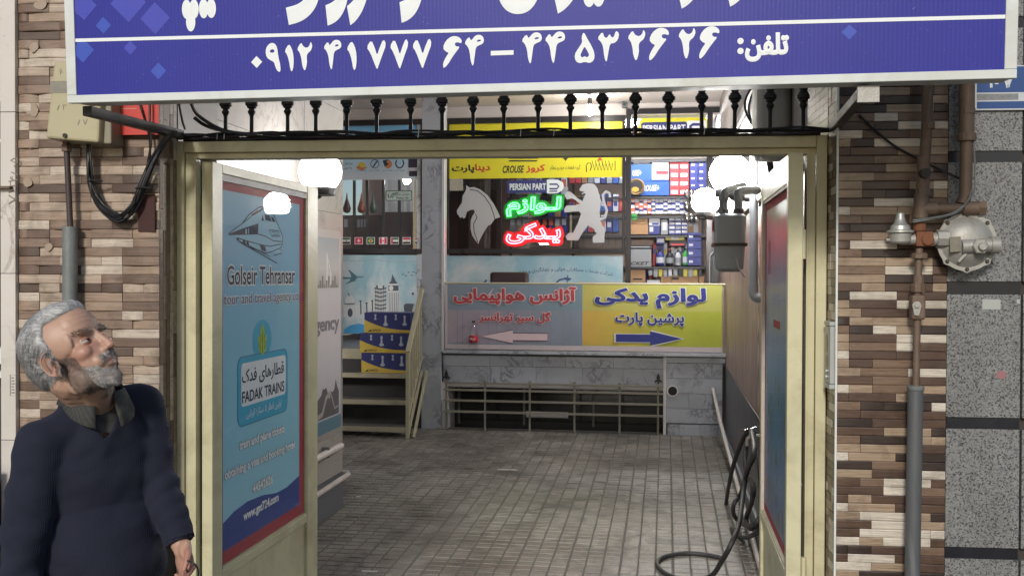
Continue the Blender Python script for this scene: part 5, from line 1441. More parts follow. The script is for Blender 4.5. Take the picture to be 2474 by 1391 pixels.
# ---- steel stair with railing
XS = at(984, 1060, 5.95)[0]
sp_ = [(5.98, at(900, 1030, 5.98)[1]), (6.17, at(900, 965, 6.17)[1]), (6.36, at(900, 901, 6.36)[1])]
st = thing('steel_stair', 'cream steel stair with a slanted baluster railing up to the landing', 'stair', 'C', (XS - 0.4, 5.95, 0.18))
TREADM = M('tread_paint', (0.34, 0.31, 0.22), 0.5, 0, 0.2, 6, 0.1, 60, (0.1, 0.09, 0.08), 0.5)
for y, z in sp_:
    part(st, 'tread', MB().box(XS - 0.98, XS - 0.03, y, y + 0.2, z - 0.012, z), M('tread_top', (0.10, 0.095, 0.085), 0.6, 0, 0.3, 10, 0.2))
    part(st, 'nosing', MB().box(XS - 0.98, XS - 0.03, y - 0.012, y - 0.0005, z - 0.045, z + 0.001), TREADM)
part(st, 'landing_edge', MB().box(-3.39, PXA - 0.003, YB - 0.012, YB + 0.019, LD - 0.1, LD + 0.002), TREADM)
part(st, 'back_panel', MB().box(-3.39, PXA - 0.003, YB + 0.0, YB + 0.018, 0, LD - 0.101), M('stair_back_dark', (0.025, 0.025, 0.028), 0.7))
for y in (6.1, 6.3):
    part(st, 'brace', MB().box(XS - 0.97, XS - 0.94, y, y + 0.03, zf(y), sp_[1][1] - 0.05), TREADM)
b0 = Vector((XS, 5.96, zf(5.96))); t0 = Vector((XS, 5.96, at(970, 851, 5.96)[1])); t1 = Vector((XS, YB + 0.02, at(1017, 688, YB)[1])); m1 = Vector((XS, YB + 0.02, LD - 0.02)); s0 = Vector((XS, 5.96, at(978, 1012, 5.96)[1])) 
part(st, 'post', MB().bar(b0, t0, 0.03, 0.03), CREAM_D)
part(st, 'handrail', MB().bar(t0, t1, 0.045, 0.03), CREAM_D, bevel=0.004)
part(st, 'post', MB().bar(m1 - Vector((0, 0, 0.1)), t1, 0.03, 0.03), CREAM_D)
part(st, 'stringer', MB().bar(s0, m1, 0.02, 0.035), CREAM_D)
part(st, 'stringer', MB().bar(s0 + Vector((0, 0, -0.16)), m1 + Vector((0, 0, -0.16)), 0.02, 0.035), CREAM_D)
part(st, 'stringer', MB().bar((XS + 0.05, 6.0, zf(6)), (XS + 0.05, YB + 0.0, LD - 0.2), 0.02, 0.04), CREAM_D)
for k in range(1, 7):
    f_ = k / 7
    part(st, 'baluster', MB().bar(s0.lerp(m1, f_), t0.lerp(t1, f_), 0.016, 0.016), CREAM_D)
for y, z in sp_[:2]:
    part(st, 'bracket', MB().bar((XS - 0.02, y, z - 0.02), (XS - 0.02, y + 0.2, z + 0.0), 0.02, 0.03), CREAM_D)

# ---- cartons on the stair
def carton(label, pxs, pys, y, z, h, skew, seed):
    x0, x1 = at(pxs[0], 880, y)[0], at(pxs[1], 880, y)[0]
    t = thing('carton', label, 'carton', 'C', ((x0 + x1) / 2, y + 0.14, z), 'lamp cartons on the stair')
    cbx = part(t, 'box', MB().box(x0, x1, y, y + 0.28, z, z + h), ink('carton_navy', (0.02, 0.028, 0.13), 0.4), bevel=0.003)
    Pc = PY(y)
    yl = MB(); w = x1 - x0
    polyp(yl, Pc, [(x0 + 0.002, z + 0.002), (x1 - 0.002, z + 0.002), (x1 - 0.002, z + h * 0.15)] + [(x0 + w * (1 - i / 8) * 0.99, z + h * (0.15 + 0.5 * (i / 8) ** 2.4)) for i in range(1, 9)], 0.0008)
    part(cbx, 'yellow_swoosh', yl, ink('carton_yellow', (0.50, 0.36, 0.06)))
    tx_ = MB(); text_mb(tx_, 'APCO', Pc, (x0 + w * 0.16, x0 + w * 0.36, z + h * 0.07, z + h * 0.19), 0.0016, 0.03, 0.3)
    polyp(tx_, Pc, [(x0 + w * 0.07, z + h * 0.07), (x0 + w * 0.15, z + h * 0.07), (x0 + w * 0.16, z + h * 0.19)], 0.0016)
    part(cbx, 'lettering', tx_, ink('carton_black', (0.02, 0.02, 0.03)))
    bl_ = MB()
    for k, (f_, s) in enumerate(((0.24, 0.5), (0.46, 0.95), (0.68, 0.5), (0.87, 0.9))):
        cx = x0 + w * f_; cz = z + h * (0.86 - 0.18 * s - (0.1 if k % 2 else 0))
        hh = h * 0.26 * s
        ellp(bl_, Pc, cx, cz - hh * 0.7, w * 0.055 * s, h * 0.07 * s, 0.001); polyp(bl_, Pc, [(cx - w * 0.03 * s, cz - hh), (cx + w * 0.03 * s, cz - hh), (cx + w * 0.012, cz + hh), (cx - w * 0.012, cz + hh)], 0.0014)
        rectp(bl_, Pc, (cx - w * 0.022, cx + w * 0.022, cz + hh * 0.5, cz + hh * 1.1), 0.0018)
    part(cbx, 'bulb_print', bl_, ink('bulb_silver', (0.36, 0.40, 0.46)))
    return t
zst = sp_[2][1] + 0.001
h1 = 0.198
carton('navy and yellow lamp carton at the bottom of the stack on the stair', (873, 985), None, 6.375, zst, h1, 0, 1)
carton('navy and yellow lamp carton in the middle of the stack on the stair', (869, 984), None, 6.37, zst + h1 + 0.001, h1 * 0.98, 0, 2)
carton('navy and yellow lamp carton on top of the stack with its lid edge showing', (880, 992), None, 6.385, zst + 2 * h1 - 0.001, h1 * 1.02, 0, 3)

# ---- landing railing and banner
YN = YB - 0.035
RZ = at(1400, 687, YN)[1]
lr = thing('landing_railing', 'thin cream rail along the landing carrying the two-colour banner', 'railing', 'C', (0, YN, LD))
part(lr, 'rail', MB().tube([(XS + 0.02, YN + 0.02, RZ + 0.006), (XR - 0.005, YN + 0.02, RZ + 0.006)], 0.010, 8), CREAM_D, smooth=50)
for k in range(22):
    x = PXB + 0.05 + k * (XR - PXB - 0.08) / 21
    part(lr, 'baluster', MB().box(x - 0.007, x + 0.007, YN + 0.026, YN + 0.04, LD + 0.005, RZ), CREAM_D)
bn = thing('banner', 'banner on the landing railing, grey-pink and yellow halves with opposite arrows', 'banner', 'C', (0.0, YN, LD))
B0, BM, B1 = at(1077, 770, YN)[0], at(1407, 770, YN)[0], at(1744, 770, YN)[0]
Z0, Z1 = at(1400, 846, YN)[1], RZ - 0.002
def cloth(x0, x1, z0, z1, nx, nz, ph):
    m = MB()
    for j in range(nz + 1):
        for i in range(nx + 1):
            u, v = i / nx, j / nz
            m.v.append((x0 + (x1 - x0) * u, YN + 0.003 * math.sin(u * 9 + ph) * (1 - v) + 0.004 * noise.noise((u * 4, v * 3, ph)), z0 + (z1 - z0) * v + 0.003 * math.sin(u * 7 + ph) * (1 - v)))
    for j in range(nz):
        for i in range(nx):
            a = j * (nx + 1) + i
            m.f.append((a, a + 1, a + nx + 2, a + nx + 1))
    return m
def banner_mat(name, stops, axis, strip):
    m = grad(name, stops, axis, 0.45, 0.12)
    nt = m.node_tree; p = nt.nodes['Principled BSDF']
    src = p.inputs['Base Color'].links[0].from_socket
    s = nt.nodes.new('ShaderNodeSeparateXYZ'); nt.links.new(coord(nt, 'Generated'), s.inputs[0])
    f = ramp(nt, s.outputs[2], [(0.0, (1, 1, 1)), (0.085, (1, 1, 1)), (0.09, (0, 0, 0)), (0.6, (0, 0, 0)), (0.61, (0.75, 0.75, 0.75))], 'LINEAR')
    nt.links.new(mixc(nt, f, src, strip), p.inputs['Base Color'])
    return m
part(bn, 'half', cloth(B0, BM - 0.0005, Z0, Z1, 30, 10, 0.3), banner_mat('grey_pink_banner', [(0, (0.37, 0.31, 0.35)), (0.3, (0.31, 0.28, 0.34)), (0.7, (0.26, 0.28, 0.34)), (1, (0.22, 0.27, 0.33))], 0, (0.17, 0.25, 0.30)), smooth=80, label='grey-pink half with red lettering')  # redder left end paints the neon's glow into the cloth colour
part(bn, 'half', cloth(BM + 0.0005, B1, Z0, Z1, 30, 10, 1.7), banner_mat('yellow_banner', [(0, (0.60, 0.38, 0.08)), (0.3, (0.52, 0.42, 0.07)), (0.6, (0.40, 0.42, 0.05)), (1, (0.40, 0.44, 0.05))], 0, (0.42, 0.42, 0.12)), smooth=80, label='yellow half with navy lettering')
PB = PY(YN - 0.006)
hem = MB(); rectp(hem, PB, (B0 - 0.004, B1, Z0, Z0 + 0.045), 0.0); rectp(hem, PB, (B0 - 0.004, B0 + 0.018, Z0 + 0.0455, Z1), 0.0002)
part(bn, 'hem', hem, M('banner_hem', (0.50, 0.43, 0.45), 0.5, 0, 0.1, 8, 0.05))
fo = MB()
for px in (1105, 1118, 1180, 1200, 1228, 1247, 1287, 1299, 1330, 1362, 1378):
    x = at(px, 770, YN)[0]
    strokep(fo, PB, [(x, Z0 + 0.05), (x + 0.002, Z1 - 0.25)], 0.004, 0.0003)
part(bn, 'fold_line', fo, ink('fold_grey', (0.20, 0.2, 0.27)))
def btext(body, p0, p1, q0, q1, mat, halo, hw, bold):
    b4 = bx(p0, q0, p1, q1, YN)
    m = MB(); text_mb(m, body, PB, b4, 0.001, hw, lift=0.0001, ref=bold); part(bn, 'lettering_edge', m, halo)
    m = MB(); text_mb(m, body, PB, b4, 0.0026, bold); part(bn, 'lettering', m, mat)
BRED = ink('banner_red', (0.42, 0.05, 0.06)); BPINK = ink('banner_pink', (0.66, 0.5, 0.52)); BNAVY = ink('banner_navy', (0.025, 0.035, 0.2)); BWHT = ink('banner_white', (0.6, 0.62, 0.6))
btext('آژانس هواپیمایی', 1096, 1393, 692, 737, BRED, BPINK, 0.085, 0.04)
btext('گل سیر تهرانسر', 1157, 1331, 752, 781, BRED, BPINK, 0.085, 0.035)
btext('لوازم یدکی', 1437, 1706, 695, 745, BNAVY, BWHT, 0.075, 0.045)
btext('پرشین پارت', 1487, 1653, 754, 788, BNAVY, BWHT, 0.075, 0.035)
def arrow(p0, p1, pc, ph, flip):
    x0, x1 = at(p0, pc, YN)[0], at(p1, pc, YN)[0]
    z = at((p0 + p1) / 2, pc, YN)[1]
    h = ph / 245.0
    L = x1 - x0
    pts = [(0, -h * 0.27), (L * 0.52, -h * 0.27), (L * 0.52, -h / 2), (L, 0), (L * 0.52, h / 2), (L * 0.52, h * 0.27), (0, h * 0.27)]
    return [(x1 - a if flip else x0 + a, z + b) for a, b in pts]
m = MB(); polyp(m, PB, arrow(1163, 1323, 813, 33, True), 0.001); part(bn, 'arrow', m, BPINK)
m = MB(); strokep(m, PB, arrow(1163, 1323, 813, 33, True), 0.006, 0.0016, True); part(bn, 'arrow_outline', m, ink('arrow_dark', (0.06, 0.02, 0.05)))
m = MB(); polyp(m, PB, arrow(1484, 1654, 817, 40, False), 0.001); part(bn, 'arrow_edge', m, BWHT)
m = MB(); polyp(m, PB, arrow(1488, 1648, 817, 34, False), 0.0018); part(bn, 'arrow', m, BNAVY)
# ---- bottle on the coping
bxx, bz = at(1144, 850, YB - 0.06)
bo = thing('soda_bottle', 'empty clear soda bottle with a red label standing before the banner', 'bottle', 'C', (bxx, YB - 0.055, LD + 0.005))
c = (bxx, YB - 0.056, LD + 0.0052)
BG = glassm('bottle_plastic', (0.96, 0.97, 0.98), 0.96, 0.08, 0.35)
part(bo, 'bottle', MB().lathe([(0.012, 0.0), (0.036, 0.003), (0.042, 0.02), (0.040, 0.05), (0.042, 0.07), (0.042, 0.11), (0.040, 0.115), (0.042, 0.14), (0.041, 0.17), (0.030, 0.215), (0.018, 0.25), (0.014, 0.262), (0.014, 0.275)], c, 'Z', 20), BG, smooth=50)
bol = part(bo, 'label', MB().lathe([(0.0425, 0.085), (0.0432, 0.09), (0.0432, 0.142), (0.0425, 0.145)], c, 'Z', 20), ink('soda_red', (0.36, 0.012, 0.03)), smooth=50)
part(bo, 'cap', MB().lathe([(0.015, 0.276), (0.016, 0.278), (0.016, 0.292), (0.014, 0.294)], c, 'Z', 16), ink('cap_dark', (0.06, 0.02, 0.02)))
wt = MB(); text_mb(wt, 'کوکا', PY(c[1] - 0.0435), (c[0] - 0.026, c[0] + 0.026, c[2] + 0.1, c[2] + 0.128), 0.0006, 0.02)
part(bol, 'lettering', wt, ink('soda_white', (0.7, 0.66, 0.66)))

# ================================================================== SHOP FRONT
def W(px, py): return at(px, py, YW)
def wb(p0, q0, p1, q1): return bx(p0, q0, p1, q1, YW)
zHd = W(1290, 297)[1]; zTop = W(1290, 283)[1]; zBand = W(1290, 430)[1]; zSill1 = W(1290, 601)[1]; zSill0 = W(1290, 613)[1]
sf = thing('shop_facade', 'white shop front wall with black framed windows under the soffit', 'shop front', 'C', (0, YW, LD))
part(sf, 'head_wall', MB().box(-3.39, XR, YW + 0.001, YW + 0.12, zTop + 0.001, CE - 0.001), SOFF)
part(sf, 'pier', MB().box(W(1004, 500)[0] + 0.02, W(1080, 500)[0], YW - 0.01, YW + 0.12, LD, zTop), MARB)
# left window
lx0, lx1 = -3.35, W(1021, 500)[0]
def window(name_lab, x0, x1, z0, z1, fw, mull=()):
    w = thing('shop_window', name_lab, 'window', 'C', ((x0 + x1) / 2, YW, z0))
    part(w, 'frame', MB().box(x0, x0 + fw, YW - 0.02, YW + 0.06, z0, z1), ALU_D, bevel=0.002)
    part(w, 'frame', MB().box(x1 - fw, x1, YW - 0.02, YW + 0.06, z0, z1), ALU_D, bevel=0.002)
    part(w, 'frame', MB().box(x0 + fw + 0.0005, x1 - fw - 0.0005, YW - 0.02, YW + 0.06, z1 - 0.062, z1), ALU_D, bevel=0.002)
    part(w, 'sill', MB().box(x0 + fw + 0.0005, x1 - fw - 0.0005, YW - 0.035, YW + 0.06, z0, z0 + 0.055), ALU_D, bevel=0.004)
    return w
wl = window('black barred window of the travel agency with flag stickers and an airline band', lx0, lx1, zSill0, zTop, 0.02)
SHG = glassm('shop_glass', (0.85, 0.87, 0.9), 0.95, 0.01, 0.6)
part(wl, 'pane', MB().box(lx0 + 0.021, lx1 - 0.021, YW + 0.012, YW + 0.016, zSill1, zTop - 0.063), SHG)
PG = PY(YW + 0.011)
bd = MB(); rectp(bd, PG, (lx0 + 0.022, lx1 - 0.021, zBand, zHd), 0.0)
alb = part(wl, 'airline_band', bd, grad('airline_band_print', [(0, (0.66, 0.72, 0.8)), (0.4, (0.42, 0.64, 0.82)), (1, (0.2, 0.5, 0.78))], 2))
for px in (856, 887, 926, 965, 1003, 817, 780):
    x = at(px, 510, YW + 0.07)[0]
    part(wl, 'security_bar', MB().box(x - 0.016, x + 0.016, YW + 0.062, YW + 0.078, zSill1, zBand), BLACKM)
# airline marks
mk = {k: MB() for k in ('yel', 'org', 'blk', 'wht')}
u, v = W(873, 402); 
ellp(mk['yel'], PG, u, v - 0.01, 0.05, 0.06, 0.0006, 16, 0, 180); polyp(mk['org'], PG, [(u - 0.07, v - 0.012), (u - 0.03, v + 0.005), (u, v - 0.012), (u + 0.07, v - 0.01), (u, v - 0.05)], 0.001)
u, v = W(905, 396); strokep(mk['blk'], PG, [(u + 0.048 * math.cos(R(a)), v + 0.048 * math.sin(R(a))) for a in range(0, 360, 20)], 0.008, 0.0006, True); strokep(mk['blk'], PG, [(u - 0.02, v - 0.035), (u + 0.0, v - 0.005), (u + 0.03, v + 0.035)], 0.016, 0.001)
u, v = W(935, 396); ellp(mk['org'], PG, u + 0.012, v - 0.004, 0.045, 0.048, 0.0006); polyp(mk['blk'], PG, [(u - 0.055, v + 0.04), (u - 0.03, v - 0.03), (u + 0.02, v - 0.005), (u - 0.01, v + 0.02), (u + 0.01, v + 0.05)], 0.001)
u, v = W(965, 397)
for s in (-1, 1):
    strokep(mk['blk'], PG, [(u + s * 0.035, v + 0.05), (u + s * 0.048, v + 0.01), (u + s * 0.03, v - 0.03), (u, v - 0.042)], 0.016, 0.0006)
for k, (p, t) in enumerate(((873, 'هواپیمایی کیش'), (905, 'هواپیمایی معراج'), (936, 'هواپیمایی کاسپین'), (966, 'هواپیمایی آسمان'))):
    text_mb(mk['blk'], t, PG, wb(p - 13, 409, p + 12, 414), 0.0006)
text_mb(mk['blk'], 'ماهان', PG, wb(828, 391, 851, 400), 0.0006); text_mb(mk['blk'], 'خط هوایی', PG, wb(828, 402, 850, 410), 0.0006)
part(alb, 'airline_mark', mk['yel'], ink('mark_yellow', (0.62, 0.48, 0.08))); part(alb, 'airline_mark', mk['org'], ink('mark_orange', (0.5, 0.2, 0.08))); part(alb, 'airline_lettering', mk['blk'], ink('mark_dark', (0.03, 0.05, 0.1)))
tr = MB(); rrectp(tr, PG, wb(984, 374, 1019, 424), 0.02, 0.0012)
part(alb, 'tram_print', tr, ink('tram_grey', (0.5, 0.5, 0.55)))
tr = MB(); rrectp(tr, PG, wb(986, 376, 1019, 405), 0.01, 0.0018); rectp(tr, PG, wb(988, 413, 1019, 426), 0.0018)
part(alb, 'tram_screen', tr, ink('tram_dark', (0.03, 0.03, 0.05)))
# flags
def flag(px, cols, kind):
    b4 = wb(px - 10, 573, px + 10, 590)
    global FLAG
    m = MB(); rectp(m, PG, b4, 0.0004); FLAG = part(wl, 'flag', m, ink('flag_white', (0.55, 0.55, 0.55)))
    iu, iv = 0.006, 0.005
    i4 = (b4[0] + iu, b4[1] - iu, b4[2] + iv, b4[3] - iv)
    h = (i4[3] - i4[2]) / 3; w = i4[1] - i4[0]; cu, cv = (i4[0] + i4[1]) / 2, (i4[2] + i4[3]) / 2
    for k, c_ in enumerate(cols):
        if kind == 'h': q = (i4[0], i4[1], i4[3] - h * (k + 1), i4[3] - h * k)
        elif kind == 'v': q = (i4[0] + w * k / 3, i4[0] + w * (k + 1) / 3, i4[2], i4[3])
        else: q = i4
        m = MB(); rectp(m, PG, q, 0.0008); part(FLAG, 'flag_stripe', m, c_)
    return cu, cv, w, h * 3
FG, FRd, FW_, FK, FY = ink('flag_green', (0.02, 0.1, 0.05)), ink('flag_red', (0.42, 0.02, 0.06)), ink('flag_white', (0.55, 0.55, 0.55)), ink('flag_black', (0.01, 0.01, 0.01)), ink('flag_yellow', (0.5, 0.4, 0.08))
def spot(cu, cv, r, mat, kind):
    m = MB()
    if kind == 'cross':
        rectp(m, PG, (cu - r, cu + r, cv - r * 0.3, cv + r * 0.3), 0.0012); rectp(m, PG, (cu - r * 0.3, cu + r * 0.3, cv - r, cv + r), 0.0013)
    elif kind == 'dia': polyp(m, PG, [(cu - r * 1.5, cv), (cu, cv - r), (cu + r * 1.5, cv), (cu, cv + r)], 0.0012)
    elif kind == 'leaf': polyp(m, PG, [(cu - r, cv), (cu - r * 0.3, cv - r * 0.6), (cu + r * 0.3, cv - r * 0.6), (cu + r, cv), (cu + r * 0.4, cv + r * 0.3), (cu, cv + r), (cu - r * 0.4, cv + r * 0.3)], 0.0012)
    else: ellp(m, PG, cu, cv, r, r, 0.0016)
    part(FLAG, 'flag_emblem', m, mat)
a = flag(836, (FG, FW_, FK), 'h'); spot(a[0], a[1], 0.008, FG, 'o')
a = flag(866, (FRd,), 'f'); spot(a[0], a[1], 0.02, FW_, 'cross')
a = flag(895, (FG,), 'f'); spot(a[0], a[1], 0.022, FY, 'dia'); spot(a[0], a[1], 0.010, FK, 'o')
a = flag(925, (FRd, FW_, FRd), 'v'); spot(a[0], a[1], 0.014, FRd, 'leaf')
a = flag(953, (FG, FW_, FK), 'h'); m = MB(); rectp(m, PG, (a[0] - a[2] / 2, a[0] - a[2] * 0.25, a[1] - a[3] / 2, a[1] + a[3] / 2), 0.0012); part(FLAG, 'flag_stripe', m, FRd)
a = flag(982, (FRd, FW_, FK), 'h'); spot(a[0], a[1], 0.008, FY, 'o')
a = flag(1011, (FRd, FW_, FK), 'h')
# airline sticker and globe sticker
m = MB(); rrectp(m, PG, wb(931, 460, 995, 485), 0.012, 0.0006); part(wl, 'airline_sticker', m, ink('sticker_edge', (0.06, 0.09, 0.09)))
m = MB(); rrectp(m, PG, wb(933, 462, 993, 483), 0.01, 0.001); part(wl, 'airline_sticker', m, ink('sticker_pale', (0.38, 0.47, 0.44)))
m = MB(); text_mb(m, 'Mahan Air', PG, wb(957, 475, 988, 481), 0.0016, 0.02); text_mb(m, 'هواپیمایی ماهان', PG, wb(957, 465, 988, 474), 0.0016)
strokep(m, PG, [W(938, 469), W(938, 477), W(943, 477), W(948, 468), W(961, 466)], 0.012, 0.0016); strokep(m, PG, [W(947, 479), W(950, 472), W(958, 470)], 0.010, 0.0016)
part(wl, 'airline_sticker', m, ink('sticker_ink', (0.03, 0.06, 0.06)))
m = MB(); u, v = W(1021, 474); ellp(m, PG, u, v, 0.055, 0.10, 0.0006, 16, 90, 270); part(wl, 'round_sticker', m, ink('round_blue', (0.05, 0.1, 0.3)))
m = MB(); ellp(m, PG, u, v, 0.04, 0.075, 0.001, 16, 90, 270); part(wl, 'round_sticker', m, FW_)
# right window
rx0, rx1 = W(1078, 500)[0], W(1510, 500)[0]
wr_ = window('black framed shop window with white horse and lion decals and neon words', rx0, rx1, zSill0, zTop, 0.03)
part(wr_, 'pane', MB().box(rx0 + 0.031, rx1 - 0.031, YW + 0.012, YW + 0.016, zSill1, zTop - 0.063), SHG)
bd = MB(); rectp(bd, PG, (rx0 + 0.032, rx1 - 0.031, zBand, zHd), 0.0)
YELB = ink('band_yellow', (0.58, 0.53, 0.03), 0.35)
ywb = part(wr_, 'yellow_band', bd, YELB)
tz6 = lambda l: [W(1050 + a / 2.898, 220 + b / 2.898) for a, b in l]
DEC = ink('decal_white', (0.39, 0.40, 0.42), 0.5)
m = MB(); polyp(m, PG, tz6([(218, 658), (232, 668), (245, 676), (275, 672), (320, 690), (370, 730), (410, 785), (440, 840), (458, 882), (420, 895), (392, 935), (375, 940), (345, 985), (318, 1035), (305, 1070), (285, 1045), (262, 1010), (250, 960), (252, 905), (265, 870), (280, 850), (275, 830), (250, 832), (225, 845), (215, 885), (200, 893), (192, 880), (180, 890), (155, 855), (155, 835), (190, 780), (195, 735), (215, 700), (222, 680)]), 0.0006)
part(wr_, 'horse_decal', m, DEC, label='white horse head decal')
m = MB(); strokep(m, PG, tz6([(245, 690), (300, 698), (350, 740), (390, 800), (412, 860), (420, 895)]), 0.010, 0.0012); strokep(m, PG, tz6([(284, 860), (296, 885), (272, 930), (275, 985), (302, 1060)]), 0.010, 0.0012)
part(wr_, 'decal_line', m, ink('decal_gap', (0.05, 0.04, 0.045)))
m = MB(); polyp(m, PG, tz6([(1012, 690), (1035, 655), (1075, 645), (1115, 650), (1140, 680), (1150, 720), (1165, 770), (1155, 850), (1160, 910), (1185, 960), (1190, 990), (1188, 1060), (1110, 1062), (1105, 1020), (1135, 1000), (1120, 970), (1075, 940), (1030, 1000), (1005, 1045), (930, 1045), (915, 1020), (935, 995), (970, 990), (1000, 930), (1025, 860), (1010, 840), (960, 845), (910, 850), (905, 825), (925, 800), (980, 800), (1020, 790), (990, 765), (960, 750), (925, 760), (908, 725), (935, 700), (965, 715), (1000, 750), (1035, 770), (1050, 735), (1060, 715), (1025, 722), (1050, 704), (1020, 699)]), 0.0006)
strokep(m, PG, tz6([(1158, 895), (1195, 885), (1205, 835), (1182, 765), (1178, 725), (1200, 702), (1225, 715), (1228, 745)]), 0.028, 0.0008)
part(wr_, 'lion_decal', m, DEC, label='white standing lion decal')
m = MB(); rectp(m, PG, wb(1224, 436, 1326, 466), 0.0006); part(wr_, 'name_label', m, ink('label_navy', (0.03, 0.035, 0.14)))
m = MB(); text_mb(m, 'PERSIAN PART', PG, wb(1231, 443, 1319, 459), 0.0012, 0.03); part(wr_, 'label_lettering', m, ink('label_white', (0.62, 0.64, 0.68)))
m = MB(); polyp(m, PG, [W(1321, 434), W(1348, 434), W(1360, 441), W(1362, 450), W(1358, 460), W(1346, 467), W(1321, 467)], 0.001); part(wr_, 'label_logo', m, ink('label_white', (0.62, 0.64, 0.68)))
m = MB(); strokep(m, PG, [W(1327, 445), W(1345, 445), W(1350, 450), W(1345, 456), W(1327, 456)], 0.018, 0.0016); strokep(m, PG, [W(1327, 462), W(1346, 462)], 0.014, 0.0016); part(wr_, 'label_logo', m, ink('label_navy', (0.03, 0.035, 0.14)))
# marks on the yellow band
kb, kr, kw = MB(), MB(), MB()
text_mb(kr, 'دینا', PG, wb(1147, 396, 1184, 416), 0.0012, 0.04); text_mb(kb, 'پارت', PG, wb(1091, 398, 1146, 419), 0.0012, 0.04)
text_mb(kb, 'CROUSE', PG, wb(1214, 400, 1266, 418), 0.0012, 0.03, 0.25); text_mb(kr, 'کروز', PG, wb(1270, 397, 1317, 418), 0.0012, 0.04)
text_mb(kb, 'گروه قطعات خودرو عظام', PG, wb(1329, 398, 1402, 414), 0.0012)
strokep(kb, PG, [W(1417, 416), W(1416, 400), W(1420, 394), W(1427, 394), W(1429, 402), W(1426, 412)], 0.010, 0.0012)
for k in range(6):
    strokep(kb, PG, [W(1430 + k * 8, 388), W(1437 + k * 8, 412), W(1440 + k * 8, 395)], 0.007, 0.0012)
strokep(kb, PG, [W(1486, 388), W(1486, 412)], 0.008, 0.0012)
polyp(kr, PG, [W(1441, 389), W(1449, 379), W(1456, 387)], 0.0012)
for y_ in (373, 380, 387):
    polyp(kb, PG, [W(1222 + (y_ - 373) * 0.6, y_), W(1308 - (y_ - 373) * 0.6, y_), W(1304 - (y_ - 373) * 0.6, y_ + 3.5), W(1228, y_ + 3.5)], 0.0012)
polyp(kb, PG, [W(1352, 373), W(1380, 373), W(1366, 389)], 0.0012)
u, v = W(1121, 362); strokep(kr, PG, [(u + 0.085 * math.cos(R(a)), v + 0.075 * math.sin(R(a))) for a in range(0, 360, 15)], 0.02, 0.0012, True)
for cx in (1260, 1460):
    u, v = W(cx, 342)
    ellp(kw, PG, u, v, 0.16, 0.13, 0.0006, 24)
    strokep(kb, PG, [(u + 0.16 * math.cos(R(a)), v + 0.13 * math.sin(R(a))) for a in range(0, 360, 15)], 0.022, 0.0012, True)
part(ywb, 'brand_mark', kb, ink('band_black', (0.02, 0.02, 0.02))); part(ywb, 'brand_mark', kr, ink('band_red', (0.42, 0.05, 0.03))); part(ywb, 'brand_mark', kw, ink('band_white', (0.6, 0.6, 0.58)))
# neon words
def neon(label, body, box, mat, glow_mat):
    v, fs, isl = glyphs(body, 0.02, 0.08, 0.028)
    lo, hi = v.min(0), v.max(0)
    u0, u1, v0, v1 = wb(*box)
    m = MB(); m.add([(u0 + (p[0] - lo[0]) / (hi[0] - lo[0]) * (u1 - u0), YW - 0.03 - p[2] * 0.25 - (i % 4) * 0.0004, v0 + (p[1] - lo[1]) / (hi[1] - lo[1]) * (v1 - v0)) for p, i in zip(v, isl)], fs)
    t = thing('neon_word', label, 'neon sign', 'C', ((u0 + u1) / 2, YW - 0.02, v0))
    part(t, 'tube', m, mat)
    bp = MB(); text_mb(bp, body, PY(YW - 0.01), (u0 - 0.035, u1 + 0.035, v0 - 0.03, v1 + 0.03), 0.001, 0.22, 0.08)
    part(t, 'backing', bp, glow_mat)  # widened letter board, coloured to paint the glow around the tubes
    return t
NG, NR = emit('green_neon', (0.06, 1.0, 0.11), 9.0), emit('red_neon', (1.0, 0.04, 0.055), 26.0)
neon('green glowing neon word in the shop window', 'لـوازم', (1224, 476, 1357, 524), NG, M('green_glow_board', (0.01, 0.13, 0.035), 0.5, 0, 0.1, 5, 0))
neon('red glowing neon word under the green one', 'یـدکی', (1223, 538, 1356, 590), NR, M('red_board', (0.26, 0.012, 0.02), 0.5, 0, 0.1, 5, 0))  # red of the backing stands in for the halo of the word
# posters under the windows
def sky_mat(name):
    m, nt, p = nodes(name)
    g = coord(nt, 'Generated', (1, 1, 0.5))
    n = noi(nt, 3.2, 6, 0.6, g, 0.4)
    c = ramp(nt, n, [(0.40, (0.22, 0.38, 0.46)), (0.52, (0.38, 0.47, 0.52)), (0.62, (0.52, 0.54, 0.55))])
    nt.links.new(c, p.inputs['Base Color']); p.inputs['Roughness'].default_value = 0.4
    return m
SKYP = sky_mat('cloudy_sky_print')
PW_ = PY(YW - 0.004)
zpl = W(920, 806)[1]; zpt = W(920, 616)[1]
tp_ = thing('landmark_poster', 'sky poster with a plane, leaning tower and clock tower under the agency window', 'poster', 'C', ((lx0 + lx1) / 2, YW, zpl))
part(tp_, 'sheet', MB().box(lx0, lx1, YW - 0.004, YW + 0.02, zpl, zpt), SKYP)
zz1 = lambda l: [W(820 + a / 5.15, 590 + b / 5.15) for a, b in l]
G1, G2, G3 = ink('print_dark', (0.06, 0.075, 0.1)), ink('print_mid', (0.26, 0.29, 0.33)), ink('print_pale', (0.5, 0.52, 0.54))
m = MB(); polyp(m, PW_, zz1([(110, 318), (130, 320), (205, 385), (225, 402), (300, 398), (298, 408), (225, 418), (200, 440), (205, 455), (150, 470), (85, 495), (80, 488), (130, 455), (140, 430), (50, 435), (42, 400), (70, 410), (150, 410), (140, 370)]), 0.0008)
part(tp_, 'plane_print', m, ink('plane_teal', (0.06, 0.14, 0.18)))
m = MB(); polyp(m, PW_, zz1([(455, 855), (440, 700), (450, 590), (470, 505), (560, 510), (580, 570), (575, 700), (585, 855)]), 0.0008)
part(tp_, 'leaning_tower_print', m, G3)
m = MB()
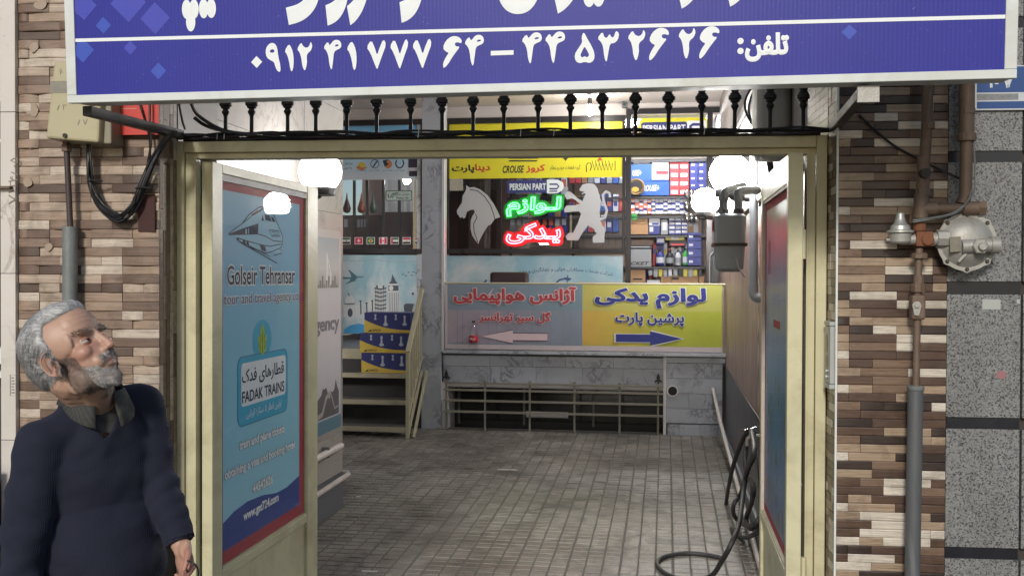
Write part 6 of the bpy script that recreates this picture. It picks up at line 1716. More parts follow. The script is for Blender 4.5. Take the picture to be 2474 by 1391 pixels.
for y_ in (545, 590, 640, 690, 745, 790):
    strokep(m, PW_, zz1([(440, y_), (510, y_ + 14), (585, y_)]), 0.016, 0.0014)
    for k in range(7):
        strokep(m, PW_, zz1([(450 + k * 20, y_ + 12), (450 + k * 20, y_ + 42)]), 0.006, 0.0014)
strokep(m, PW_, zz1([(470, 510), (470, 545)]), 0.02, 0.0014); strokep(m, PW_, zz1([(550, 512), (550, 545)]), 0.02, 0.0014)
part(tp_, 'tower_arcade_print', m, G1)
m = MB(); polyp(m, PW_, zz1([(605, 855), (612, 590), (615, 490), (730, 490), (738, 590), (745, 855)]), 0.0008); part(tp_, 'clock_tower_print', m, G3)
m = MB(); polyp(m, PW_, zz1([(660, 370), (690, 430), (700, 455), (728, 490), (615, 490), (645, 455), (650, 425)]), 0.0014)
rectp(m, PW_, wb(820 + 612 / 5.15, 590 + 512 / 5.15, 820 + 736 / 5.15, 590 + 578 / 5.15), 0.0012)
for k in range(6):
    strokep(m, PW_, zz1([(622 + k * 22, 600), (620 + k * 22, 850)]), 0.006, 0.0014)
part(tp_, 'clock_tower_print', m, G1)
m = MB(); u, v = zz1([(645, 545)])[0]; ellp(m, PW_, u, v, 0.026, 0.028, 0.0018); part(tp_, 'clock_face_print', m, ink('flag_white', (0.55, 0.55, 0.55)))
m = MB(); u, v = zz1([(130, 700)])[0]; ellp(m, PW_, u, v, 0.055, 0.06, 0.0008); rectp(m, PW_, wb(830, 735, 856, 766), 0.0008); rectp(m, PW_, wb(858, 738, 868, 766), 0.0008)
part(tp_, 'dome_print', m, G3)
m = MB(); u, v = zz1([(135, 850)])[0]; ellp(m, PW_, u, v, 0.03, 0.05, 0.0014); strokep(m, PW_, zz1([(60, 740), (190, 740)]), 0.012, 0.0014); strokep(m, PW_, zz1([(115, 605), (125, 650)]), 0.01, 0.0014)
part(tp_, 'dome_detail_print', m, G1)
for x_ in (265, 340, 410):
    m = MB(); strokep(m, PW_, zz1([(x_, 690 + (x_ % 50)), (x_ + 5, 870)]), 0.014, 0.0014); strokep(m, PW_, zz1([(x_ - 15, 690 + (x_ % 50)), (x_ + 15, 690 + (x_ % 50))]), 0.012, 0.0018)
    part(tp_, 'minaret_print', m, G1)
m = MB(); polyp(m, PW_, zz1([(810, 850), (800, 760), (830, 735), (930, 740), (900, 850)]), 0.0014); part(tp_, 'ruin_print', m, G1)
m = MB(); u, v = zz1([(915, 615)])[0]; ellp(m, PW_, u, v, 0.014, 0.016, 0.0014); part(tp_, 'balloon_print', m, G1)
for q in ((790, 375), (830, 390), (865, 350), (900, 385), (920, 345), (960, 360), (995, 355)):
    m = MB(); u, v = zz1([q])[0]; ellp(m, PW_, u, v, 0.016, 0.005, 0.0014, 8); part(tp_, 'bird_print', m, G1)
m = MB(); polyp(m, PW_, zz1([(60, 1105), (60, 1060), (130, 1010), (240, 985), (310, 1000), (420, 1040), (420, 1105)]), 0.0008); part(tp_, 'wave_print', m, ink('wave_blue', (0.05, 0.26, 0.5)))
m = MB(); strokep(m, PW_, zz1([(45, 200), (250, 205), (480, 196), (640, 215), (780, 212), (830, 235), (880, 210), (1000, 215)]), 0.006, 0.0012); part(tp_, 'fold_line', m, G2)
sp2 = thing('sky_poster', 'sky blue poster with a curved line of Persian text behind the office chair', 'poster', 'C', ((rx0 + rx1) / 2, YW, LD))
part(sp2, 'sheet', MB().box(rx0, W(1505, 650)[0], YW - 0.004, YW + 0.02, LD, W(1290, 618)[1]), SKYP)
m = MB()
v_, fs_, isl_ = glyphs('شرکت خدمات مسافرتی هوایی و جهانگردی و زیارتی', 0.012)
lo, hi = v_.min(0), v_.max(0)
u0, v0 = W(1247, 652); u1, _ = W(1481, 652)
sc_x = (u1 - u0) / (hi[0] - lo[0])
arc = lambda t: W(0, 655)[1] + 0.085 * math.sin(PI * (0.18 + 0.62 * t)) - 0.07 - 0.06 * (t - 0.35) ** 2
m.add([PW_(u0 + (p[0] - lo[0]) * sc_x, arc((p[0] - lo[0]) / (hi[0] - lo[0])) + (p[1] - lo[1]) * sc_x * 1.0, 0.0008 + (i % 5) * 0.0002) for p, i in zip(v_, isl_)], fs_)
strokep(m, PW_, [W(1340, 687), W(1352, 676), W(1368, 672), W(1380, 674)], 0.02, 0.0008); strokep(m, PW_, [W(1361, 673), W(1376, 677)], 0.014, 0.0012); strokep(m, PW_, [W(1372, 664), W(1370, 684)], 0.01, 0.0012)
strokep(m, PW_, [W(1165, 688), W(1176, 676)], 0.02, 0.0008)
part(sp2, 'lettering', m, ink('sky_text_navy', (0.04, 0.08, 0.18)))
# office chair on the landing
cx, cz = at(1231, 672, 7.2)
ch = thing('office_chair', 'dark brown leather office chair back showing above the banner', 'chair', 'C', (cx, 7.2, LD))
LEA = M('brown_leather', (0.028, 0.012, 0.013), 0.35, 0, 0.2, 12, 0.2, 80)
ct = at(1231, 657, 7.2)[1]
part(ch, 'backrest', rbox(MB(), cx - 0.205, cx + 0.205, 7.15, 7.25, ct - 0.5, ct, 0.045), LEA, smooth=60)
part(ch, 'seat', rbox(MB(), cx - 0.24, cx + 0.24, 7.22, 7.68, LD + 0.42, LD + 0.52, 0.05), LEA, smooth=60)
part(ch, 'post', MB().lathe([(0.03, 0.06), (0.03, 0.42)], (cx, 7.45, LD), 'Z', 12), BLACKM)
for k in range(5):
    a = 2 * PI * k / 5
    part(ch, 'foot', MB().bar((cx, 7.45, LD + 0.07), (cx + 0.26 * math.cos(a), 7.45 + 0.26 * math.sin(a), LD + 0.03), 0.04, 0.03), BLACKM)
bxs, bzs = at(1450, 688, 7.1)
one('tabletop', 'pale wooden board edge showing above the yellow half of the banner', 'board', 'C', MB().box(at(1398, 684, 7.1)[0], at(1495, 684, 7.1)[0], 7.05, 7.3, at(1440, 690, 7.1)[1], at(1440, 682, 7.1)[1]), M('pale_wood', (0.38, 0.29, 0.18), 0.5, 0, 0.15, 20, 0.1))
# door frame of the spare parts shop
dx0, dx1 = W(1512, 500)[0], XR - 0.005
df = thing('shop_doorway', 'black framed open doorway of the spare parts shop', 'doorway', 'C', ((dx0 + dx1) / 2, YW, LD))
zdt = W(1620, 262)[1]
part(df, 'jamb', MB().box(dx0, dx0 + 0.055, YW - 0.03, YW + 0.07, LD, zdt), ALU_D, bevel=0.003)
part(df, 'jamb', MB().box(W(1706, 600)[0], W(1720, 600)[0], YW - 0.03, YW + 0.07, LD, zdt), ALU_D, bevel=0.003)
part(df, 'head', MB().box(dx0 + 0.056, dx1, YW - 0.025, YW + 0.07, W(1620, 275)[1], zdt), ALU_D)
part(df, 'transom', MB().box(dx0 + 0.056, dx1, YW - 0.02, YW + 0.05, W(1620, 385)[1], W(1620, 362)[1]), M('transom_grey', (0.4, 0.38, 0.36), 0.5))
part(df, 'dark_leaf', MB().box(W(1721, 600)[0], dx1, YW + 0.0, YW + 0.04, LD, W(1620, 386)[1]), M('door_leaf_dark', (0.03, 0.03, 0.035), 0.4))
m = MB().tube(crv([(W(1714, 690)[0], YW - 0.05, W(0, 688)[1]), (W(1714, 620)[0], YW - 0.08, W(0, 625)[1]), (W(1722, 610)[0], YW - 0.08, W(0, 610)[1]), (W(1730, 608)[0], YW - 0.05, W(0, 608)[1])], 5), 0.008, 8)
part(df, 'pull_handle', m, SILVER, smooth=50)
tw_ = thing('transom_sign', 'rounded yellow and navy shop name sign above the spare parts doorway', 'sign', 'C', (W(1620, 320)[0], YW - 0.03, W(0, 345)[1]))
q4 = wb(1543, 286, 1712, 352)
m = MB(); rrectp(m, PY(YW - 0.03), q4, 0.06, 0.0); part(tw_, 'panel', m, YELB)
q4 = wb(1549, 296, 1660, 345); m = MB(); rrectp(m, PY(YW - 0.03), q4, 0.03, 0.001); part(tw_, 'field', m, ink('label_navy', (0.03, 0.035, 0.14)))
m = MB(); rectp(m, PY(YW - 0.03), wb(1660, 293, 1706, 345), 0.001); text_mb(m, 'PERSIAN PART', PY(YW - 0.03), wb(1553, 303, 1656, 319), 0.002, 0.03); part(tw_, 'lettering', m, ink('label_white', (0.62, 0.64, 0.68)))
m = MB(); strokep(m, PY(YW - 0.03), [W(1668, 318), W(1668, 306), W(1674, 302), W(1690, 302), W(1698, 308), W(1698, 322)], 0.03, 0.002); part(tw_, 'logo', m, ink('label_navy', (0.03, 0.035, 0.14)))

# ---- pendant bulb and camera
bx_, bz_ = at(1425, 266, 7.2)
pb = thing('pendant_bulb', 'lit bare bulb hanging from the soffit over the landing', 'bulb', 'C', (bx_, 7.2, bz_ - 0.06))
part(pb, 'bulb', MB().lathe([(0.001, -0.062), (0.025, -0.055), (0.038, -0.03), (0.040, 0.0), (0.036, 0.03), (0.022, 0.05)], (bx_, 7.2, bz_), 'Z', 18), emit('bulb_light', (1, 0.95, 0.88), 230), smooth=60)
part(pb, 'socket', MB().lathe([(0.023, 0.051), (0.026, 0.07), (0.020, 0.12), (0.006, 0.125)], (bx_, 7.2, bz_), 'Z', 14), BKL, smooth=40)
part(pb, 'cord', MB().tube([(bx_, 7.2, bz_ + 0.12), (bx_, 7.2, CE - 0.001)], 0.005, 6), CABLE)
cx, cz = W(1510, 258)
cc = thing('security_camera', 'small dark security camera above the spare parts doorway', 'camera', 'C', (cx, YW - 0.1, cz))
part(cc, 'body', MB().box(cx - 0.03, cx + 0.03, YW - 0.16, YW - 0.05, cz - 0.03, cz + 0.03), M('camera_grey', (0.1, 0.11, 0.12), 0.4), bevel=0.006)
part(cc, 'lens', MB().lathe([(0.018, -0.01), (0.02, 0.0)], (cx, YW - 0.161, cz), 'Y', 12), BKL)
part(cc, 'mount', MB().tube([(cx, YW - 0.1, cz + 0.03), (cx, YW - 0.08, cz + 0.06), (cx, YW, cz + 0.065)], 0.009, 8), WPIPE)

# ================================================================== INSIDE THE SHOPS
YS = YW + 1.35
rm = thing('shop_interior', 'interior walls and ceiling of the two lit shops behind the glass', 'shop interior', 'C', (0, 9, LD))
IW = M('interior_paint', (0.45, 0.33, 0.27), 0.7, 0, 0.1, 3, 0.05)
part(rm, 'floor', MB().box(-3.39, XR, YW + 0.2, 9.6, LD - 0.1, LD - 0.002), M('interior_floor', (0.15, 0.12, 0.1), 0.5))
part(rm, 'rear_wall', MB().box(-3.39, XR, 9.5, 9.6, LD, CE), IW)
px_ = W(1050, 500)[0]
part(rm, 'party_wall', MB().box(px_ - 0.05, px_ + 0.05, YW + 0.121, 9.499, LD, CE - 0.002), IW)
# agency side: dark cabinets, blinds, bags
def I(px, py, y=YS): return at(px, py, y)
ac = thing('agency_cabinet', 'dark wooden cabinet inside the travel agency behind the barred window', 'cabinet', 'C', (I(870, 600, 9.2)[0], 9.2, LD))
DW = M('dark_cabinet_wood', (0.03, 0.014, 0.013), 0.4, 0, 0.3, 8, 0.05)
x0, x1 = I(760, 560, 9.1)[0], I(916, 560, 9.1)[0]
part(ac, 'carcass', MB().box(x0, x1, 9.1, 9.45, LD, I(870, 520, 9.1)[1]), DW)
for p0, p1 in ((832, 841), (863, 871), (873, 877), (880, 886)):
    q = bx(p0, 530, p1, 549, 9.1)
    part(ac, 'glass_slot', MB().box(q[0], q[1], 9.09, 9.099, q[2], q[3]), ink('slot_grey', (0.3, 0.3, 0.32)))
one('agency_door', 'dark brown panel inside the agency at the right of the barred window', 'panel', 'C', MB().box(I(927, 560, 8.9)[0], I(1030, 560, 8.9)[0], 8.9, 8.95, LD, I(970, 512, 8.9)[1]), M('door_brown', (0.035, 0.018, 0.02), 0.4, 0, 0.2, 5, 0.05))
vb_ = thing('vertical_blind', 'pale vertical blind inside the agency above the dark panel', 'blind', 'C', (I(970, 510, 9.0)[0], 9.0, I(970, 512, 9.0)[1]))
for k in range(12):
    a, b = I(931 + k * 7.5, 480, 9.0)[0], I(937 + k * 7.5, 480, 9.0)[0]
    part(vb_, 'slat', MB().obox(((a + b) / 2, 9.0, (I(970, 512, 9.0)[1] + 3.3) / 2), ((b - a) / 2, 0.008, 0), (0, 0.001, 0), (0, 0, (3.3 - I(970, 512, 9.0)[1]) / 2)), M('blind_fabric', (0.42, 0.43, 0.42), 0.7, 0, 0.2, 6, 0, rand=0.25))
for k, (px, col, lab) in enumerate(((873, (0.35, 0.08, 0.05), 'red and cream hanging ornament inside the agency window'), (902, (0.06, 0.10, 0.07), 'dark green hanging ornament inside the agency window'), (838, (0.12, 0.05, 0.04), 'dark hanging ornament by the edge of the agency window'))):
    x, z = I(px, 492, 8.6)
    one('hanging_ornament', lab, 'ornament', 'C', MB().lathe([(0.004, 0.13), (0.012, 0.06), (0.035, -0.01), (0.05, -0.06), (0.04, -0.1), (0.01, -0.115)], (x, 8.6, z), 'Z', 14), M('ornament_%d' % k, col, 0.4, 0, 0.5, 12, 0.1), smooth=50)
# spare parts side: wardrobe panel behind the left of the window
wd = thing('wood_partition', 'dark brown wooden partition behind the horse decal', 'partition', 'C', (I(1140, 600, 8.4)[0], 8.4, LD))
for k in range(5):
    a, b = I(1082 + k * 26, 560, 8.4)[0], I(1107 + k * 26, 560, 8.4)[0]
    part(wd, 'board', MB().box(a, b, 8.4, 8.43, LD, 3.4), M('partition_wood', (0.07, 0.030, 0.022), 0.45, 0, 0.3, 5, 0.1, rand=0.25, stretch=(6, 6, 1)), bevel=0.003)
shl = thing('goods_shelf', 'dark steel shelving full of boxed spare parts inside the shop doorway', 'shelf', 'C', (I(1620, 690)[0], YS + 0.2, LD))
SHM = M('shelf_steel', (0.05, 0.05, 0.055), 0.45, 0.3)
sy = (474, 522, 568, 644, 690)
sx0, sx1 = I(1225, 500)[0], I(1712, 500)[0]
for py in sy + (386,):
    z = I(1600, py)[1]
    part(shl, 'shelf_board', MB().box(sx0, sx1, YS, YS + 0.32, z - 0.028, z), SHM)
for px in (1226, 1380, 1521, 1700):
    x = I(px, 500)[0]
    part(shl, 'upright', MB().box(x - 0.015, x + 0.015, YS + 0.29, YS + 0.325, LD, 3.3), SHM)
part(shl, 'backing', MB().box(sx0, sx1, YS + 0.326, YS + 0.34, LD, 3.4), M('shelf_back', (0.06, 0.06, 0.08), 0.6))
rb_ = random.Random(21)
ORD = ('first', 'second', 'third', 'fourth', 'fifth', 'sixth', 'seventh', 'eighth', 'ninth', 'tenth', 'eleventh', 'twelfth', 'thirteenth', 'fourteenth')
GM = {'red': ink('goods_red', (0.55, 0.05, 0.06)), 'navy': ink('goods_navy', (0.04, 0.05, 0.22)), 'white': ink('goods_white', (0.62, 0.62, 0.68)), 'blue': ink('goods_blue', (0.03, 0.10, 0.38)),
      'kraft': ink('goods_kraft', (0.42, 0.24, 0.12)), 'grey': ink('goods_grey', (0.30, 0.31, 0.33)), 'orange': ink('goods_orange', (0.62, 0.14, 0.07)), 'green': ink('goods_green', (0.06, 0.35, 0.08)), 'black': ink('goods_black', (0.02, 0.02, 0.025)), 'yellow': ink('goods_yellow', (0.5, 0.42, 0.06))}
def good(label, p0, q0, p1, q1, mat, stripe=None, name='parts_box', cat='box', group=None, txt=None, tm=None, depth=0.2, dy=0.0, tbox=None):
    y = YS + 0.03 + dy
    a, b, c, d = bx(p0, q0, p1, q1, y)
    t = thing(name, label, cat, 'C', ((a + b) / 2, y + depth / 2, c), group)
    gcb = part(t, 'carton', MB().box(a, b, y, y + depth, c, d), GM[mat])
    if stripe:
        m = MB(); w, h = b - a, d - c
        u0_, u1_, v0_, v1_ = stripe[1]
        rectp(m, PY(y), (a + w * u0_, a + w * u1_, c + h * v0_, c + h * v1_), 0.0012)
        part(gcb, 'label_print', m, GM[stripe[0]])
    if txt:
        m = MB(); tb = tbox or (p0 + 4, q0 + 4, p1 - 4, q1 - 4)
        text_mb(m, txt, PY(y), bx(*tb, y), 0.002, 0.03, 0.25)
        part(gcb, 'lettering', m, GM[tm or 'white'])
    return t
good('long blue parts box with white brand lettering on the top shelf', 1523, 397, 1616, 438, 'blue', txt='USE+', tbox=(1528, 411, 1550, 425))
good('second long blue parts box with white lettering under the first', 1523, 439, 1617, 472, 'blue', txt='ROUSE+', tbox=(1553, 447, 1593, 462), dy=0.004)
good('white speckled box with a dark red label on the top shelf', 1575, 392, 1616, 434, 'white', ('red', (0.25, 0.98, 0.3, 0.5)), dy=-0.012)
good('flat white box lying on the blue boxes at the top', 1530, 389, 1570, 396, 'white')
for r_ in range(4):
    for c_ in range(2):
        good('red and white parts box, %s column, %s row of the top shelf' % (('left', 'right')[c_], ORD[r_]), 1619 + c_ * 23, 390 + r_ * 20.5, 1641 + c_ * 23, 410 + r_ * 20.5, 'red', ('white', (0.08, 0.85, 0.15, 0.6)), group='red parts boxes on the top shelf')
for r_ in range(5):
    for c_ in range(2):
        good('navy parts box on the top shelf, %s column, %s row' % (('left', 'right')[c_], ORD[r_]), 1667 + c_ * 20, 390 + r_ * 16.5, 1686 + c_ * 20, 406 + r_ * 16.5, 'navy', ('white', (0.15, 0.6, 0.35, 0.6)), group='navy parts boxes on the top shelf')
k = 0
for c_ in range(14):
    n = (3, 3, 4)[c_ % 3]
    for r_ in range(n):
        h = 41 / n
        if c_ < 5 and (r_ + c_) % 2 == 0:
            good('small orange carton, %s column from the left, %s layer of the second shelf' % (ORD[c_], ORD[r_]), 1525 + c_ * 9.8, 476 + r_ * h, 1534 + c_ * 9.8, 476 + (r_ + 1) * h - 0.5, 'orange', ('white', (0.1, 0.9, 0.1, 0.4)), group='small orange cartons on the second shelf', dy=rb_.uniform(0, 0.03))
        else:
            good('small white carton, %s column from the left, %s layer of the second shelf' % (ORD[c_], ORD[r_]), 1525 + c_ * 9.8, 476 + r_ * h, 1534 + c_ * 9.8, 476 + (r_ + 1) * h - 0.5, 'white', ('navy', (0.0, 1.0, 0.6, 1.0)), group='small white cartons on the second shelf', dy=rb_.uniform(0, 0.03))
good('brown cardboard carton, upper of two on the third shelf', 1524, 525, 1565, 541, 'kraft'); good('brown cardboard carton, lower of two on the third shelf', 1524, 542, 1566, 566, 'kraft')
good('small green packet at the left end of the third shelf', 1526, 517, 1539, 531, 'green', dy=-0.03)
good('white pack over a navy one on the third shelf', 1568, 528, 1594, 545, 'white', ('navy', (0.3, 0.9, 0.1, 0.4))); good('navy pack with a white corner on the third shelf', 1568, 546, 1594, 566, 'navy', ('white', (0.05, 0.4, 0.3, 0.9)))
good('pale plastic wrapped packet on the third shelf', 1597, 533, 1614, 566, 'grey', ('white', (0.2, 0.8, 0.3, 0.9)))
for c_ in range(3):
    for r_ in range(4):
        good('small white and navy box right on the third shelf, %s column, %s row' % (('left', 'middle', 'right')[c_], ORD[r_]), 1617 + c_ * 15, 527 + r_ * 10, 1630 + c_ * 15, 536.5 + r_ * 10, 'white', ('navy', (0, 1, 0.0, 0.4)), group='small boxes at the right of the third shelf', dy=rb_.uniform(0, 0.02))
good('grey battery carton with black brand lettering', 1521, 602, 1573, 646, 'grey', txt='CKET', tm='black', tbox=(1524, 632, 1569, 640)); good('flat dark grey case on the battery carton', 1521, 592, 1576, 601, 'black', ('white', (0.05, 0.9, 0.4, 0.6)))
good('white and navy box above the blue oil bottle', 1585, 572, 1606, 589, 'navy', ('white', (0.15, 0.9, 0.2, 0.7))); good('yellow-green strip box on the fourth shelf', 1608, 572, 1654, 580, 'yellow', ('white', (0.3, 0.7, 0.2, 0.8))); good('dark box under the yellow-green strip box', 1617, 581, 1657, 594, 'black', ('red', (0.1, 0.9, 0.1, 0.4)))
for r_ in range(4):
    good('navy parts box, %s from the top of the low stack right of the bottles' % ORD[r_], 1661, 562 + r_ * 20, 1694, 581 + r_ * 20, 'navy', ('white', (0.1, 0.4, 0.35, 0.65)), group='navy parts boxes in the low stack', dy=-0.03)
def bottle(label, p0, p1, q0, q1, col, lab):
    y = YS + 0.08
    a, b, c, d = bx(p0, q0, p1, q1, y)
    w, h = (b - a) / 2, d - c
    t = thing('oil_bottle', label, 'bottle', 'C', ((a + b) / 2, y, c), 'oil bottles on the fourth shelf')
    part(t, 'body', MB().lathe([(w * 0.9, 0), (w, 0.01), (w, h * 0.62), (w * 0.7, h * 0.78), (w * 0.35, h * 0.84), (w * 0.35, h * 0.9)], ((a + b) / 2, y, c), 'Z', 12), GM[col], smooth=40)
    part(t, 'cap', MB().lathe([(w * 0.42, h * 0.901), (w * 0.42, h)], ((a + b) / 2, y, c), 'Z', 10), GM['black'])
    part(t, 'label', MB().lathe([(w * 1.01, h * 0.15), (w * 1.01, h * 0.5)], ((a + b) / 2, y, c), 'Z', 12), GM[lab])
bottle('blue oil bottle with a white label on the fourth shelf', 1585, 1605, 602, 641, 'navy', 'white'); bottle('dark grey oil bottle on the fourth shelf', 1609, 1628, 604, 641, 'black', 'grey'); bottle('white and grey oil bottle on the fourth shelf', 1631, 1645, 604, 641, 'white', 'grey'); bottle('green bottle with a pale label on the fourth shelf', 1649, 1662, 600, 641, 'green', 'white')
good('red-brown carton with a black sun mark on the bottom shelf', 1522, 652, 1559, 689, 'kraft', ('black', (0.2, 0.8, 0.35, 0.45)))
good('white carton at the front of the bottom shelf', 1563, 677, 1594, 689, 'white', dy=-0.03); good('cardboard carton in the middle of the bottom shelf', 1596, 668, 1621, 689, 'kraft'); good('long cardboard carton on the bottom shelf', 1622, 667, 1686, 689, 'kraft', ('black', (0.02, 0.28, 0.6, 0.9))); good('cardboard carton at the right end of the bottom shelf', 1688, 667, 1701, 689, 'kraft')
for k in range(11):
    px = 1567 + k * 12
    good('small hanging bag of parts over the bottom shelf, %s from the left' % ORD[k], px, 650 + rb_.uniform(-1, 2), px + rb_.uniform(8, 11), 665 + rb_.uniform(0, 4), rb_.choice(('grey', 'yellow', 'white', 'black')), name='parts_bag', cat='bag', group='bags of parts over the bottom shelf', depth=0.03, dy=-0.02)
bgm = glassm('clear_bag_film', (0.7, 0.72, 0.75), 0.6, 0.2)
for k in range(9):
    px, py = 1660 + (k % 3) * 11, 470 + (k // 3) * 28
    x, z = I(px, py, YS - 0.05)
    one('clear_bag', 'clear plastic bag at the shelf end, %s row, %s of three' % (ORD[k // 3], ('left', 'middle', 'right')[k % 3]), 'bag', 'C', MB().sphere((x, YS - 0.05 + 0.03 * (k % 2), z), 0.05, 10, 8, (0.8, 0.5, 1.3)), bgm, 'clear bags at the shelf end', smooth=80)
rg_ = MB(); x, z = I(1537, 452, YS - 0.03)
gp_ = thing('lamp_unit', 'round black and gold lamp unit in front of the blue boxes', 'lamp unit', 'C', (x, YS - 0.05, z - 0.08))
part(gp_, 'rim', MB().lathe([(0.10, 0.05), (0.105, 0.0), (0.09, -0.012), (0.075, 0.0)], (x, YS - 0.04, z), 'Y', 24), M('gold_rim', (0.3, 0.2, 0.08), 0.4, 0.5)); part(gp_, 'face', MB().lathe([(0.074, -0.002), (0.074, 0.01)], (x, YS - 0.04, z), 'Y', 20), GM['black']); m = MB(); ellp(m, PY(YS - 0.045), x - 0.01, z - 0.03, 0.045, 0.03, 0.001); part(gp_, 'emblem', m, ink('lamp_orange', (0.6, 0.3, 0.05)))
# goods behind the lion decal
for k in range(26):
    px = 1376 + (k % 9) * 15; py = (412, 480, 530, 575)[k // 9]
    if k // 9 == 2 and k % 9 < 2: continue
    good('boxed goods behind the lion decal, %s row, %s box from the left' % (ORD[k // 9], ORD[k % 9]), px, py - 8 + rb_.uniform(-3, 3), px + 13, py + 30, rb_.choice(('white', 'navy', 'kraft', 'grey', 'white', 'blue', 'red')), (rb_.choice(('white', 'navy', 'orange')), (0.1, 0.8, 0.3, 0.6)), group='goods behind the shop window')
# a second row of stock pushed to the back of the shelves
for k in range(10):
    px = 1578 + k * 8.6
    good('narrow box at the back of the fourth shelf, %s from the left' % ORD[k], px, 592 + rb_.uniform(-8, 14), px + 8, 642, rb_.choice(('white', 'navy', 'grey', 'blue', 'red', 'white')), (rb_.choice(('white', 'navy', 'yellow')), (0.1, 0.9, 0.5, 0.75)), group='narrow boxes behind the oil bottles', depth=0.08, dy=0.16)
for k in range(13):
    px = 1524 + k * 12.6
    good('packet standing at the back of the third shelf, %s from the left' % ORD[k], px, 524 + rb_.uniform(0, 8), px + 11.5, 567, rb_.choice(('white', 'navy', 'grey', 'kraft', 'white')), (rb_.choice(('red', 'navy', 'white')), (0.1, 0.9, 0.55, 0.8)), group='packets at the back of the third shelf', depth=0.06, dy=0.2)
for k in range(14):
    px = 1524 + k * 9.0
    good('packet at the back of the bottom shelf, %s from the left' % ORD[k], px, 652 + rb_.uniform(0, 8), px + 8.4, 689, rb_.choice(('white', 'kraft', 'grey', 'yellow', 'navy')), (rb_.choice(('red', 'navy', 'white')), (0.1, 0.9, 0.5, 0.8)), group='packets at the back of the bottom shelf', depth=0.06, dy=0.2)
for k in range(18):
    px = 1232 + (k % 9) * 15.5; py = (420, 512)[k // 9]
    good('boxed goods behind the neon words, %s row, %s from the left' % (ORD[k // 9], ORD[k % 9]), px, py - 10 + rb_.uniform(-4, 6), px + 14, py + 50, rb_.choice(('grey', 'navy', 'kraft', 'black', 'white')), (rb_.choice(('white', 'navy', 'orange')), (0.1, 0.8, 0.3, 0.6)), group='goods behind the neon words')
# the lit tube lamp in the shop
lt = thing('tube_lamp', 'bright white tube lamp on the ceiling inside the spare parts shop', 'lamp', 'C', (0.6, 8.5, CE - 0.1))
part(lt, 'tube', MB().tube([(0.0, 8.55, CE - 0.12), (XR - 0.1, 8.55, CE - 0.12)], 0.02, 10), emit('shop_tube_light', (0.93, 0.95, 1.0), 230), smooth=60)
part(lt, 'housing', MB().box(-0.05, XR - 0.05, 8.5, 8.6, CE - 0.08, CE - 0.002), WHITEP)
lt2 = thing('bulb_reflection', 'glowing ball standing for a bulb reflection in the agency window', 'lamp', 'C', (-2.3, 8.5, CE - 0.1))  # glowing ball on a cord, put in for a bulb's reflection in the glass
part(lt2, 'bulb', MB().sphere((at(983, 436, 8.3)[0], 8.3, at(983, 436, 8.3)[1]), 0.045, 14, 10), emit('reflected_bulb_glow', (1, 0.98, 0.95), 130), smooth=80)
part(lt2, 'cord', MB().tube([(at(983, 436, 8.3)[0], 8.3, at(983, 436, 8.3)[1] + 0.045), (at(983, 436, 8.3)[0], 8.3, CE - 0.002)], 0.004, 6), CABLE)

# ================================================================== THE MAN (frame W)
def ico(bm, c, r, rot=None, sub=3):
    m = Matrix.Translation(c) @ (rot.to_4x4() if rot is not None else Matrix.Identity(4)) @ Matrix.Diagonal((*(r if hasattr(r, '__len__') else (r, r, r)), 1))
    bmesh.ops.create_icosphere(bm, subdivisions=sub, radius=1, matrix=m)
def limb(bm, a, b, ra, rb, sub=2):
    a, b = Vector(a), Vector(b)
    n = max(3, int((b - a).length / (min(ra, rb) * 0.35)))
    for i in range(n + 1):
        t = i / n
        ico(bm, a.lerp(b, t), ra + (rb - ra) * t, None, sub)
def chain(bm, pts, rs, sub=2):
    for i in range(len(pts) - 1):
        limb(bm, pts[i], pts[i + 1], rs[i], rs[i + 1], sub)
def remesh(bm, voxel, smooth=3, fac=0.5):
    me = bpy.data.meshes.new('tmp'); bm.to_mesh(me); bm.free()
    o = bpy.data.objects.new('tmp', me); COL.objects.link(o)
    md = o.modifiers.new('r', 'REMESH'); md.mode = 'VOXEL'; md.voxel_size = voxel; md.use_smooth_shade = True
    dg = bpy.context.evaluated_depsgraph_get(); dg.update()
    out = bpy.data.meshes.new_from_object(o.evaluated_get(dg))
    bpy.data.objects.remove(o); bpy.data.meshes.remove(me)
    b2 = bmesh.new(); b2.from_mesh(out)
    for _ in range(smooth):
        bmesh.ops.smooth_vert(b2, verts=b2.verts, factor=fac, use_axis_x=True, use_axis_y=True, use_axis_z=True)
    b2.to_mesh(out); b2.free()
    return out
def coords(me):
    a = np.zeros(len(me.vertices) * 3); me.vertices.foreach_get('co', a); return a.reshape(-1, 3)
def normals(me):
    a = np.zeros(len(me.vertices) * 3); me.vertices.foreach_get('normal', a); return a.reshape(-1, 3)
def put(me, a):
    me.vertices.foreach_set('co', a.ravel()); me.update()

TILT, YAW, HS = 31, 15, 1.0
HO = atw(174, 858, 2.5)
HM = Matrix.Translation(HO) @ Matrix.Rotation(R(-YAW), 4, 'Z') @ Matrix.Rotation(R(-TILT), 4, 'Y') @ Matrix.Rotation(R(4), 4, 'X') @ Matrix.Scale(HS, 4)
HI = HM.inverted()
HR = HM.to_3x3() * (1 / HS)
PSI = R(40)
NV = Vector((math.sin(PSI), -math.cos(PSI), 0)); LV = Vector((math.cos(PSI), math.sin(PSI), 0)); UPV = Vector((0, 0, 1))
TR = Matrix((LV, -NV, UPV)).transposed()            # columns: lateral, back, up
NECK = Vector((-1.055, 2.605, 1.405))
SHR, SHL = Vector((-1.145, 2.515, 1.300)), Vector((-0.972, 2.70, 1.375))
ELR, WRR = Vector((-1.165, 2.455, 1.05)), Vector((-1.15, 2.40, 0.83))
ELL, WRL = atw(376, 1140, 2.67), atw(434, 1312, 2.60)
